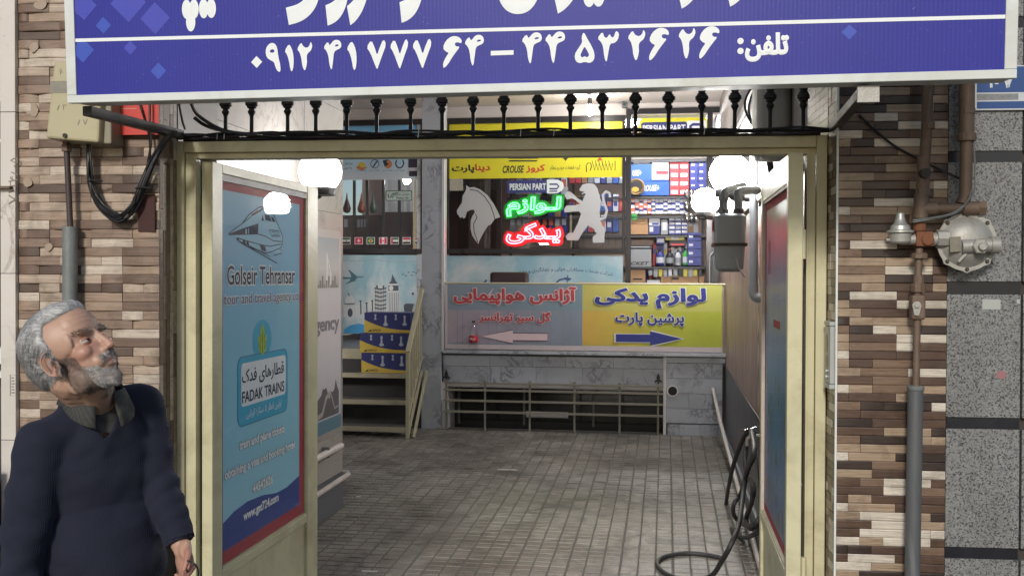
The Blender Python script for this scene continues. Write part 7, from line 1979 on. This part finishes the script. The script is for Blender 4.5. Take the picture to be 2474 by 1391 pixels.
CHEST = Vector((-1.062, 2.63, 1.215)); BELLY = Vector((-1.04, 2.615, 1.0)); HIPS = Vector((-1.03, 2.62, 0.86))

def head_shapes(bm):
    def e(c, r, rot=None, sub=3):
        ico(bm, HM @ Vector(c), [q * HS for q in r], HR @ (rot if rot is not None else Matrix.Identity(3)), sub)
    e((-0.012, 0, 0.038), (0.098, 0.077, 0.086), None, 4)
    e((-0.045, 0, 0.015), (0.065, 0.068, 0.072))
    e((0.046, 0, 0.048), (0.046, 0.060, 0.058))
    e((0.043, 0, -0.03), (0.048, 0.056, 0.072))
    e((0.038, 0, -0.078), (0.044, 0.046, 0.034))
    e((0.066, 0, -0.098), (0.021, 0.024, 0.018))
    for s in (-1, 1):
        e((0.008, s * 0.043, -0.066), (0.036, 0.014, 0.036))
        e((0.056, s * 0.042, -0.022), (0.026, 0.02, 0.02))
        e((0.078, s * 0.026, 0.024), (0.013, 0.024, 0.009))
        e((0.030, s * 0.058, 0.02), (0.03, 0.008, 0.03))
        e((0.0940, s * 0.0115, -0.034), (0.011, 0.0075, 0.008))
        e((0.07, s * 0.026, -0.052), (0.02, 0.016, 0.02))
    for t in np.linspace(0, 1, 9):
        q = 0.0082 + 0.0026 * t
        e((0.085 + 0.021 * t - 0.004 * math.sin(t * PI) * 0, 0, 0.016 - 0.046 * t), (q, q * 0.95, q), None, 2)
    e((0.1065, 0, -0.030), (0.0105, 0.0108, 0.0098), None, 2)
    e((0.083, 0, -0.057), (0.011, 0.022, 0.0065)); e((0.081, 0, -0.0695), (0.0105, 0.019, 0.006))
    e((0.08, 0, -0.046), (0.014, 0.02, 0.012))
    # ears: shell, rim and lobe
    for s in (-1, 1):
        rot = Matrix.Rotation(R(-14), 3, 'Y') @ Matrix.Rotation(R(s * 22), 3, 'Z')
        e((-0.006, s * 0.0765, -0.014), (0.016, 0.005, 0.026), rot)
        for k in range(15):
            a = R(-70 + 250 * k / 14)
            e((-0.007 - 0.019 * math.cos(a - R(75)) * 1.0 + 0.004, s * (0.083 + 0.005 * math.sin(a)), -0.010 + 0.030 * math.sin(a - R(75)) * 1.0), (0.0045, 0.0045, 0.0045), None, 1)
        e((0.001, s * 0.0785, -0.042), (0.009, 0.005, 0.011), rot, 2)
        e((0.010, s * 0.076, -0.014), (0.006, 0.005, 0.008), rot, 2)

def hand_shapes(bm, wr, d, side, palm_n, curl, s=1.0):
    """wr wrist, d direction along the hand, side: towards the thumb, palm_n: palm side"""
    d, side, pn = Vector(d).normalized(), Vector(side), Vector(palm_n)
    side = (side - d * side.dot(d)).normalized(); pn = d.cross(side) if d.cross(side).dot(pn) > 0 else side.cross(d)
    rot = Matrix((d, side, pn)).transposed()
    c = wr + d * 0.055 * s
    limb(bm, wr - d * 0.02, wr + d * 0.02, 0.024 * s, 0.024 * s)
    ico(bm, c, (0.048 * s, 0.040 * s, 0.016 * s), rot)
    ico(bm, wr + d * 0.035 * s + side * 0.022 * s + pn * 0.006, (0.03 * s, 0.017 * s, 0.016 * s), rot)
    for k, (off, L) in enumerate(((0.030, 0.072), (0.010, 0.080), (-0.010, 0.075), (-0.029, 0.060))):
        p = wr + d * (0.092 - 0.004 * abs(k - 1)) * s + side * off * s
        pts = [wr + d * 0.06 * s + side * off * 0.8 * s, p]
        ang = 0.25 + curl * 0.25 * k / 3
        for seg in (0.45, 0.32, 0.23):
            ang += curl
            p = p + (d * math.cos(ang) + pn * math.sin(ang)) * L * seg * s
            pts.append(p)
        chain(bm, pts, [0.0098 * s, 0.0095 * s, 0.0088 * s, 0.008 * s, 0.0065 * s])
    p0 = wr + d * 0.03 * s + side * 0.03 * s
    t1 = p0 + (d * 0.6 + side * 0.55 + pn * 0.45).normalized() * 0.035 * s
    t2 = t1 + (d * 0.85 + side * 0.05 + pn * 0.5).normalized() * 0.03 * s
    t3 = t2 + (d * 0.85 - side * 0.25 + pn * 0.45).normalized() * 0.024 * s
    chain(bm, [p0 - d * 0.015 * s, p0, t1, t2, t3], [0.014 * s, 0.013 * s, 0.0105 * s, 0.0095 * s, 0.0072 * s])

bm = bmesh.new()
head_shapes(bm)
nb0 = HM @ Vector((-0.030, 0, -0.045))
limb(bm, nb0, NECK, 0.058, 0.060); limb(bm, HM @ Vector((0.02, 0, -0.075)), NECK + NV * 0.02 + UPV * -0.01, 0.040, 0.046)
limb(bm, NECK, CHEST, 0.06, 0.1)
ico(bm, CHEST, (0.13, 0.09, 0.17), TR); ico(bm, BELLY, (0.13, 0.1, 0.16), TR); ico(bm, HIPS, (0.14, 0.095, 0.12), TR)
limb(bm, NECK - UPV * 0.03, SHR, 0.045, 0.045); limb(bm, NECK - UPV * 0.03, SHL, 0.045, 0.045)
chain(bm, [SHR, ELR, WRR], [0.044, 0.036, 0.024]); chain(bm, [SHL, ELL, WRL], [0.044, 0.036, 0.024])
hand_shapes(bm, WRL, (atw(452, 1375, 2.57) - WRL), NV + LV * 0.2, -LV, 0.6, 0.86)
hand_shapes(bm, WRR, Vector((0.03, -0.02, -0.2)), NV, LV, 0.35)
for s in (-1, 1):
    hp = HIPS + LV * (0.09 * s) - UPV * 0.03
    kn = hp + NV * 0.02 + LV * (0.015 * s) - UPV * 0.41
    an = kn - NV * 0.04 + LV * (0.01 * s); an.z = 0.09
    chain(bm, [hp, kn, an], [0.078, 0.052, 0.036])
    limb(bm, an - UPV * 0.045, an - UPV * 0.045 + NV * 0.14, 0.034, 0.03)
body = remesh(bm, 0.0034, 3, 0.5)
V = coords(body)
L_ = (np.c_[V, np.ones(len(V))] @ np.array(HI).T)[:, :3]        # head-local
def g(c, r):
    d = (L_ - np.array(c)) / np.array(r)
    return np.exp(-(d ** 2).sum(1))
fw = np.array(HR @ Vector((1, 0, 0)))
disp = np.zeros(len(V))
for s in (-1, 1):
    disp += -0.0085 * g((0.085, s * 0.030, 0.003), (0.02, 0.016, 0.010))      # eye sockets
    disp += -0.0030 * g((0.075, s * 0.030, -0.044), (0.02, 0.010, 0.018))     # cheek folds
    disp += 0.0016 * g((0.08, s * 0.031, -0.013), (0.02, 0.016, 0.004))       # eye bags
    disp += -0.004 * g((0.112, s * 0.007, -0.044), (0.009, 0.0045, 0.005))    # nostrils
for k in range(4):                                                            # brow furrows
    disp += -0.0011 * g((0.085, 0, 0.045 + k * 0.011), (0.03, 0.045, 0.0022))
disp += -0.0022 * g((0.093, 0, -0.0635), (0.01, 0.022, 0.0022))               # mouth line
V2 = V + disp[:, None] * fw[None, :]
conch = 0.007 * np.exp(-(((L_ - np.array((-0.003, -0.083, -0.014))) / np.array((0.010, 0.008, 0.012))) ** 2).sum(1))
V2 += conch[:, None] * np.array(HR @ Vector((0, 1, 0)))[None, :]
put(body, V2)
# complexion: lips, nose, ears and lids are redder, the jaw under the beard greyer
tint = np.zeros((len(V), 4)); tint[:, 3] = 1
red = 0.55 * g((0.092, 0, -0.063), (0.012, 0.02, 0.009)) + 0.45 * g((0.112, 0, -0.03), (0.018, 0.02, 0.016)) + 0.5 * g((0.06, -0.05, -0.025), (0.03, 0.03, 0.02)) + 0.5 * g((0.06, 0.05, -0.025), (0.03, 0.03, 0.02))
for s in (-1, 1):
    red += 0.6 * g((-0.005, s * 0.083, -0.012), (0.025, 0.012, 0.035)) + 0.6 * g((0.08, s * 0.03, -0.008), (0.02, 0.018, 0.008))
hl = np.linalg.norm(V - np.array(WRL), axis=1)
red += 0.6 * np.exp(-((hl - 0.1) / 0.05) ** 2)
tint[:, 0] = np.clip(red, 0, 1)
def beard_w(p):
    x, y, z = p[..., 0], p[..., 1], p[..., 2]
    jaw = (z < -0.052 + 0.3 * np.abs(x - 0.075) * (x < 0.075) * 0.0) & (x > -0.02)
    side = (x > -0.002) & (x < 0.045) & (z < 0.0 - 0.5 * np.clip(x, 0, 1)) & (np.abs(y) > 0.03)
    low = (z < -0.030 - 0.42 * (x - 0.0)) & (x > -0.004) & (x < 0.075) & (np.abs(y) > 0.016)
    chin = (z < -0.074) & (x > 0.03) & (z > -0.125)
    mus = (z < -0.040) & (z > -0.057) & (x > 0.07) & (np.abs(y) < 0.034)
    lip = (z < -0.052) & (z > -0.0765) & (np.abs(y) < 0.021) & (x > 0.07)
    return (side | low | chin | mus) & ~lip & (z > -0.125)
bw_ = beard_w(L_) & (np.linalg.norm(L_, axis=1) < 0.16)
tint[:, 1] = bw_ * np.clip((0.062 - L_[:, 0]) / 0.02, 0.12, 1.0)
ca = body.color_attributes.new('complexion', 'FLOAT_COLOR', 'POINT')
ca.data.foreach_set('color', tint.ravel())
m, nt, p = nodes('skin')
at_ = nt.nodes.new('ShaderNodeAttribute'); at_.attribute_name = 'complexion'
sp_c = nt.nodes.new('ShaderNodeSeparateColor'); nt.links.new(at_.outputs['Color'], sp_c.inputs[0])
v = coord(nt, 'Object')
c = mixc(nt, noi(nt, 30, 5, 0.65, v), (0.36, 0.215, 0.15), (0.52, 0.335, 0.245))
c = mixc(nt, sp_c.outputs[0], c, (0.40, 0.155, 0.12))
mu = nt.nodes.new('ShaderNodeMath'); mu.operation = 'MULTIPLY'; mu.inputs[1].default_value = 0.72; nt.links.new(sp_c.outputs[1], mu.inputs[0])
c = mixc(nt, mu.outputs[0], c, (0.13, 0.095, 0.08))
nt.links.new(c, p.inputs['Base Color'])
p.inputs['Roughness'].default_value = 0.45
p.inputs['Subsurface Weight'].default_value = 0.06
p.inputs['Subsurface Radius'].default_value = (0.012, 0.005, 0.003)
p.inputs['Subsurface Scale'].default_value = 0.4
bump(nt, p, noi(nt, 420, 3, 0.6, v), 0.25, 0.002)
body.materials.clear(); body.materials.append(m)
body.polygons.foreach_set('use_smooth', [True] * len(body.polygons))
MB0 = Vector((HIPS.x, HIPS.y, 0))
V3 = coords(body) - np.array(MB0); put(body, V3)
man = bpy.data.objects.new('person', body); COL.objects.link(man)
man.matrix_world = Matrix.Translation(MB0); BASE[man.name] = MB0
tag(man, 'grey-haired bearded man in a navy sweater looking up at the sign', 'person')
def child(name, me, mat, label=None, smooth=True, thick=0):
    a = coords(me) - np.array(MB0); put(me, a)
    me.materials.clear(); me.materials.append(mat)
    if smooth: me.polygons.foreach_set('use_smooth', [True] * len(me.polygons))
    o = bpy.data.objects.new(name, me); COL.objects.link(o); o.parent = man; BASE[o.name] = MB0
    if thick:
        md = o.modifiers.new('s', 'SOLIDIFY'); md.thickness = thick; md.offset = 1
    if label: o['label'] = label
    return o
# eyes
for s in (-1, 1):
    e = MB(); c = HM @ Vector((0.0695, s * 0.0305, 0.002))
    e.sphere((0, 0, 0), 0.0122 * HS, 18, 14)
    q = HR @ Matrix.Rotation(R(4), 3, 'Z') @ Matrix.Rotation(R(90 - 12), 3, 'Y')
    e.v = [tuple(c + q @ Vector(p)) for p in e.v]
    eyo = part(man, 'eye', e, M('eye_white', (0.42, 0.37, 0.34), 0.12, 0, 0.05, 40, 0), smooth=80)
    e = MB(); e.sphere((0, 0, 0), 0.01235 * HS, 18, 8, (1, 1, 1), 0, R(34)); e.v = [tuple(c + q @ Vector(p)) for p in e.v]
    part(eyo, 'iris', e, M('iris_dark', (0.035, 0.018, 0.012), 0.08, 0, 0.3, 90, 0), smooth=80)
    for lo_, (a0, a1, rr_) in enumerate(((10, 75, 0.0138), (-65, -20, 0.0136))):      # lids: bands of a sphere over the eyeball
        e = MB(); nn, mm = 16, 5
        for j in range(mm + 1):
            el = R(a0 + (a1 - a0) * j / mm)
            for i in range(nn + 1):
                azm = R(-75 + 150 * i / nn)
                el2 = el * (1 - 0.35 * (abs(azm) / R(75)) ** 2) if (j == 0) else el
                d_ = Vector((math.cos(el2) * math.cos(azm), math.cos(el2) * math.sin(azm), math.sin(el2)))
                e.v.append(tuple(c + (HR @ Matrix.Rotation(R(s * 6), 3, 'Z') @ d_) * rr_ * HS))
        for j in range(mm):
            for i in range(nn):
                k_ = j * (nn + 1) + i
                e.f.append((k_, k_ + 1, k_ + nn + 2, k_ + nn + 1))
        o = part(eyo, 'eyelid', e, MATS.get('lid_skin') or M('lid_skin', (0.30, 0.14, 0.095), 0.45, 0, 0.12, 60, 0.1), smooth=80)
# ---- hair: a shell over the scalp and many combed strands
def hair_region(p):
    x, y, z = p
    if z < -0.06 or x > 0.09: return False
    if x > 0.0:
        side_ = float(np.interp(z, (-0.012, 0.0, 0.02, 0.06, 0.08, 0.095, 0.11), (0.004, 0.008, 0.010, 0.010, 0.018, 0.04, 0.075)))
        mid_ = float(np.interp(z, (0.062, 0.078, 0.09), (0.0, 0.06, 0.095)))
        w_ = min(1.0, max(0.0, (0.056 - abs(y)) / 0.016))
        hx_ = side_ + (max(mid_, side_) - side_) * w_
        return x < hx_ + 0.003 * noise.noise((z * 60, y * 60, 0)) and z > -0.012
    ear = (x > -0.036 and abs(y) > 0.058 and z < 0.026)
    if ear: return False
    return z > -0.040 + 0.10 * max(0, x + 0.06)
Lb = (np.c_[coords(body) + np.array(MB0), np.ones(len(body.vertices))] @ np.array(HI).T)[:, :3]
nearh = np.linalg.norm(Lb - np.array((-0.01, 0, 0.03)), axis=1) < 0.125
hreg = np.array([bool(nearh[i]) and hair_region(Lb[i]) for i in range(len(Lb))])
nrm = normals(body)
faces = [tuple(q.vertices) for q in body.polygons if all(hreg[i] for i in q.vertices)]
used = sorted({i for q in faces for i in q}); mp = {i: k for k, i in enumerate(used)}
cnt = {}
for q in faces:
    for a, b in zip(q, q[1:] + q[:1]):
        cnt[(min(a, b), max(a, b))] = cnt.get((min(a, b), max(a, b)), 0) + 1
bord = {i for e_, n_ in cnt.items() if n_ == 1 for i in e_}
adj = {i: set() for i in used}
for q in faces:
    for a, b in zip(q, q[1:] + q[:1]):
        adj[a].add(b); adj[b].add(a)
ringd = {i: 0 for i in bord}
cur = list(bord)
for lvl in range(1, 9):
    nxt = []
    for i in cur:
        for k in adj[i]:
            if k not in ringd:
                ringd[k] = lvl; nxt.append(k)
    cur = nxt
hv = []
cb = coords(body) + np.array(MB0)
for i in used:
    l = Lb[i]
    rim_ = min(1.0, ringd.get(i, 9) / 6.0)
    h_ = rim_ ** 0.7 * (0.0035 + 0.0055 * max(0.0, min(1, (l[2] + 0.02) / 0.1)) + 0.006 * max(0.0, min(1, (l[0] + 0.01) / 0.05)) + 0.0028 * noise.noise(Vector((l[0] * 14 + l[2] * 6, l[1] * 110, l[2] * 45))))
    hv.append(tuple(cb[i] + nrm[i] * h_))
hm = bpy.data.meshes.new('hair'); hm.from_pydata(hv, [], [tuple(mp[i] for i in q) for q in faces])
b2 = bmesh.new(); b2.from_mesh(hm)
for _ in range(8):
    mv = {}
    for v_ in b2.verts:
        if v_.is_boundary:
            nb_ = [e_.other_vert(v_).co for e_ in v_.link_edges if e_.is_boundary]
            if nb_: mv[v_] = v_.co * 0.4 + sum(nb_, Vector()) / len(nb_) * 0.6
    for v_, c_ in mv.items(): v_.co = c_
for _ in range(2): bmesh.ops.smooth_vert(b2, verts=[v_ for v_ in b2.verts if not v_.is_boundary], factor=0.5, use_axis_x=True, use_axis_y=True, use_axis_z=True)
b2.to_mesh(hm); b2.free()
def hair_mat(name, a, b, dark):
    m, nt, p = nodes(name)
    g_ = nt.nodes.new('ShaderNodeNewGeometry')
    c = ramp(nt, g_.outputs['Random Per Island'], [(0, dark), (0.25, a), (1, b)])
    mp_ = nt.nodes.new('ShaderNodeMapping'); mp_.inputs['Rotation'].default_value = (0, R(TILT + 20), 0); mp_.inputs['Scale'].default_value = (0.18, 1, 1)
    nt.links.new(coord(nt, 'Object'), mp_.inputs['Vector'])
    c = mixc(nt, ramp(nt, noi(nt, 170, 5, 0.7, mp_.outputs[0]), [(0.36, (0.25, 0.25, 0.25)), (0.62, (1, 1, 1))]), [q * 0.55 for q in dark], c)
    nt.links.new(c, p.inputs['Base Color']); p.inputs['Roughness'].default_value = 0.5
    return m
HAIRM = hair_mat('grey_hair', (0.38, 0.38, 0.38), (0.66, 0.66, 0.65), (0.15, 0.145, 0.14))
BEARDM = hair_mat('white_beard', (0.42, 0.41, 0.40), (0.70, 0.69, 0.67), (0.2, 0.19, 0.18))
child('hair', hm, HAIRM, 'thick combed-back grey hair')
inner = [i for i in used if i not in bord]
rh = random.Random(12)
def strands(name, idx, n, length, mat, dirf, width, lift, seg=4, off=0.004, label=None):
    v_, f_ = [], []
    for _ in range(n):
        i = rh.choice(idx)
        p = Vector(cb[i]); nn = Vector(nrm[i]); l = Vector(Lb[i])
        d = HR @ dirf(l)
        d = (d - nn * d.dot(nn) + nn * lift + Vector((rh.uniform(-1, 1), rh.uniform(-1, 1), rh.uniform(-1, 1))) * 0.18).normalized()
        L0 = length * rh.uniform(0.6, 1.2)
        s = d.cross(nn).normalized() * width * rh.uniform(0.7, 1.3)
        p = p + nn * off * rh.uniform(0.5, 1.4)
        base = len(v_)
        q = p.copy(); dd = d.copy()
        for k in range(seg + 1):
            w = s * (1 - k / seg * 0.85)
            v_ += [tuple(q - w), tuple(q + w)]
            q = q + dd * (L0 / seg)
            dd = (dd - nn * (0.16 if lift < 0.5 else 0.05) + (HR @ Vector((-0.02, 0, -0.05))) ).normalized()
        f_ += [(base + 2 * k, base + 2 * k + 1, base + 2 * k + 3, base + 2 * k + 2) for k in range(seg)]
    me = bpy.data.meshes.new(name); me.from_pydata(v_, [], f_)
    return child(name, me, mat, label, smooth=False)
def comb(l):
    back = Vector((-1.0, 0.0, -0.15 - 0.9 * max(0, (-l.x - 0.0) / 0.1)))
    if abs(l.y) > 0.045: back += Vector((-0.1, 0, -0.55))
    return back + Vector((0, 0.15 * (1 if l.y > 0 else -1), 0))
edge_i = [i for i in used if ringd.get(i, 9) <= 4]
strands('hair_strands', [i for i in inner if ringd.get(i, 9) > 3], 13000, 0.030, HAIRM, comb, 0.00032, 0.16, 5, 0.0065)
strands('hairline_strands', edge_i, 5000, 0.022, HAIRM, comb, 0.0003, 0.2, 5, 0.002)
bidx = [i for i in np.nonzero(bw_)[0].tolist()]
white_i = [i for i in bidx if Lb[i][0] > 0.045]
dark_i = [i for i in bidx if Lb[i][0] <= 0.055]
DOWN = lambda l: Vector((0.25, 0.1 * (1 if l.y > 0 else -1), -1.0))
strands('beard', white_i, 9000, 0.008, BEARDM, DOWN, 0.00026, 0.5, 3, 0.0008, 'short white beard and moustache')
strands('cheek_beard', dark_i, 6500, 0.0045, hair_mat('dark_stubble', (0.07, 0.062, 0.06), (0.26, 0.25, 0.24), (0.03, 0.026, 0.024)), DOWN, 0.00025, 0.4, 3, 0.0004, 'short dark grey stubble on the cheek')
BROWM = hair_mat('brow_hair', (0.10, 0.095, 0.09), (0.3, 0.29, 0.28), (0.04, 0.035, 0.03))
brow = [i for i in range(len(Lb)) if nearh[i] and 0.018 < Lb[i][2] < 0.031 and Lb[i][0] > 0.055 and 0.010 < abs(Lb[i][1]) < 0.05]
for sd_ in (-1, 1):
    strands('eyebrow', [i for i in brow if Lb[i][1] * sd_ > 0], 260, 0.010, BROWM, lambda l: Vector((0.0, 1.0 * (1 if l.y > 0 else -1), 0.5)), 0.0004, 0.5, 3, 0.0008)
# ---- sweater
bm = bmesh.new()
ico(bm, CHEST, (0.158, 0.122, 0.20), TR, 4); ico(bm, CHEST + UPV * 0.06 - NV * 0.015, (0.17, 0.10, 0.11), TR, 4)
ico(bm, BELLY, (0.158, 0.135, 0.20), TR, 4); ico(bm, BELLY + NV * 0.03 - UPV * 0.02, (0.12, 0.115, 0.14), TR, 4); ico(bm, HIPS, (0.168, 0.128, 0.13), TR, 4)
limb(bm, NECK - UPV * 0.05, SHR + UPV * 0.012, 0.062, 0.05); limb(bm, NECK - UPV * 0.05, SHL + UPV * 0.012, 0.062, 0.05)
limb(bm, NECK - NV * 0.02, NECK - UPV * 0.12, 0.075, 0.1)
chain(bm, [SHR, SHR.lerp(ELR, 0.5), ELR, WRR], [0.060, 0.056, 0.050, 0.040], 3); chain(bm, [SHL, SHL.lerp(ELL, 0.5), ELL, WRL - (WRL - ELL).normalized() * 0.012], [0.058, 0.053, 0.048, 0.037], 3)
sw = remesh(bm, 0.006, 6, 0.5)
V = coords(sw); N_ = normals(sw)
def seg_d(P_, a, b):
    a, b = np.array(a), np.array(b)
    t = np.clip(((P_ - a) @ (b - a)) / ((b - a) @ (b - a)), 0, 1)
    return np.linalg.norm(P_ - (a + t[:, None] * (b - a)), axis=1), t
disp = np.zeros(len(V))
for i in range(len(V)):
    q = Vector(V[i])
    w = noise.noise(Vector((q.x * 9 + q.z * 5, q.y * 9, q.z * 16))) * 0.0085 + noise.noise(Vector((q.x * 22 - q.z * 16, q.y * 22, q.z * 30 + 5))) * 0.0022
    disp[i] = w
for a, b, el in ((SHR, ELR, ELR), (ELR, WRR, ELR), (SHL, ELL, ELL), (ELL, WRL, ELL)):
    d_, t_ = seg_d(V, a, b)
    near = np.exp(-(d_ / 0.06) ** 4)
    de = np.linalg.norm(V - np.array(el), axis=1)
    disp += near * 0.0045 * np.sin(de * 150 + V[:, 0] * 60) * np.exp(-(de / 0.13) ** 2)
V = V + N_ * disp[:, None]
put(sw, V)
# neck opening with a V at the front
b2 = bmesh.new(); b2.from_mesh(sw)
kill = []
for v_ in b2.verts:
    r_ = v_.co - NECK
    f_, l_, u_ = r_.dot(NV), r_.dot(LV), r_.z
    rad = math.hypot(f_ - 0.01, l_)
    lim = -0.012 + 0.02 * (f_ < 0)
    vee = f_ > 0.0 and u_ > -0.085 + abs(l_) * 1.35 and abs(l_) < 0.07
    if (rad < 0.073 and u_ > lim) or vee or u_ > 0.045:
        kill.append(v_)
    for wr, el in ((WRL, ELL), (WRR, ELR)):
        ax = (wr - el).normalized()
        if (v_.co - wr).dot(ax) > -0.004 and (v_.co - wr - ax * 0.03).length < 0.05: kill.append(v_)
    if v_.co.z < 0.80: kill.append(v_)
bmesh.ops.delete(b2, geom=list(set(kill)), context='VERTS')
b2.to_mesh(sw); b2.free()
m, nt, p = nodes('navy_knit')
v = coord(nt, 'Object')
c = mixc(nt, noi(nt, 14, 5, 0.7, v), (0.0045, 0.0062, 0.017), (0.0085, 0.0115, 0.028))
nt.links.new(c, p.inputs['Base Color']); p.inputs['Roughness'].default_value = 0.9; p.inputs['Sheen Weight'].default_value = 0.12; p.inputs['Sheen Roughness'].default_value = 0.5; p.inputs['Sheen Tint'].default_value = (0.3, 0.35, 0.6, 1)
w = nt.nodes.new('ShaderNodeTexWave'); w.inputs['Scale'].default_value = 120; w.inputs['Distortion'].default_value = 1.5; nt.links.new(v, w.inputs['Vector'])
bump(nt, p, w.outputs[0], 0.3, 0.002)
KNIT = m
child('sweater', sw, KNIT, 'plain navy V-neck sweater', thick=0.004)
rim = MB(); pts = []
for k in range(40):
    a = 2 * PI * k / 40
    f_, l_ = math.cos(a), math.sin(a)
    u_ = -0.004 if f_ < 0.2 else -0.005 - 0.07 * max(0, (f_ - 0.2) / 0.8) ** 1.6
    rr_ = 0.079 + (0.022 * max(0, f_) ** 2)
    pts.append(NECK + NV * (0.008 + f_ * rr_) + LV * l_ * 0.079 + UPV * u_)
# cuffs
for wr, el, r_ in ((WRL, ELL, 0.036), (WRR, ELR, 0.039)):
    ax = (wr - el).normalized()
    part(man, 'cuff', MB().tube([wr - ax * 0.035, wr - ax * 0.02, wr - ax * 0.002], [r_ + 0.001, r_ + 0.0005, r_ - 0.002], 20), KNIT, smooth=70)
# ---- shirt collar
def collar_mat():
    m, nt, p = nodes('checked_shirt')
    v = coord(nt, 'Object')
    ck = nt.nodes.new('ShaderNodeTexChecker'); ck.inputs['Scale'].default_value = 240
    ck.inputs[1].default_value = (0.028, 0.030, 0.028, 1); ck.inputs[2].default_value = (0.06, 0.06, 0.055, 1)
    nt.links.new(v, ck.inputs['Vector']); nt.links.new(ck.outputs[0], p.inputs['Base Color']); p.inputs['Roughness'].default_value = 0.85
    return m
CHK = collar_mat()
co = MB(); n_ = 44
for k in range(n_ + 1):
    a = R(16 + (344 - 16) * k / n_)
    f_, l_ = math.cos(a), math.sin(a)
    near = max(0, (math.cos(a) - 0.25) / 0.75)
    drop = 0.048 * near ** 1.2
    for (rad, u_) in ((0.0615, 0.022 + 0.012 * (1 - f_) / 2), (0.067, 0.030 + 0.012 * (1 - f_) / 2), (0.079, 0.012 - drop * 0.35), (0.088 + 0.014 * near, -0.008 - drop)):
        co.v.append(tuple(NECK + NV * (0.012 + f_ * rad * 1.05) + LV * (l_ * rad * (1 + 0.12 * near)) + UPV * (u_ - 0.006 * f_)))
for k in range(n_):
    for j in range(3):
        a = k * 4 + j
        co.f.append((a, a + 4, a + 5, a + 1))
o = part(man, 'shirt_collar', co, CHK, smooth=60); md = o.modifiers.new('s', 'SOLIDIFY'); md.thickness = 0.003
# shirt front filling the V
sh = MB()
for j in range(9):
    for i in range(9):
        l_ = (-0.062 + 0.124 * i / 8) * (0.25 + 0.75 * j / 8); u_ = -0.075 + 0.07 * j / 8
        sh.v.append(tuple(NECK + LV * l_ + NV * (0.064 - 0.10 * (j / 8) * 0.16 + 0.022 * (1 - j / 8) - 3.2 * l_ * l_) + UPV * u_))
for j in range(8):
    for i in range(8):
        a = j * 9 + i; sh.f.append((a, a + 1, a + 10, a + 9))
part(man, 'shirt_front', sh, CHK, smooth=60)
# ---- trousers and shoes
bm = bmesh.new(); ico(bm, HIPS - UPV * 0.02, (0.158, 0.118, 0.13), TR)
TRS = []
for s in (-1, 1):
    hp = HIPS + LV * (0.085 * s) - UPV * 0.06
    kn = hp + NV * 0.02 + LV * (0.02 * s) - UPV * 0.38
    an = kn - NV * 0.04 + LV * (0.01 * s); an.z = 0.07; TRS.append(an)
    chain(bm, [hp, kn, an], [0.092, 0.072, 0.066], 3)
tr_ = remesh(bm, 0.009, 3)
child('trousers', tr_, M('charcoal_trousers', (0.018, 0.018, 0.02), 0.85, 0, 0.2, 20, 0.2))
for an in TRS:
    bm = bmesh.new(); limb(bm, an + Vector((0, 0, -0.02)) - NV * 0.04, an + NV * 0.15 + Vector((0, 0, -0.03)), 0.042, 0.038, 3)
    sm_ = remesh(bm, 0.008, 2)
    child('shoe', sm_, M('black_shoe', (0.012, 0.011, 0.011), 0.35))
# ---- key cord in the hand
kc = MB().tube(crv([atw(446, 1352, 2.53), atw(462, 1357, 2.52), atw(474, 1365, 2.52), atw(479, 1380, 2.53), atw(476, 1400, 2.54), atw(466, 1412, 2.54), atw(456, 1396, 2.53), atw(450, 1368, 2.53)], 6), 0.0022, 6)
one('key_cord', 'thin black cord dangling from the hand of the man', 'cord', 'W', kc, CABLE, smooth=60)
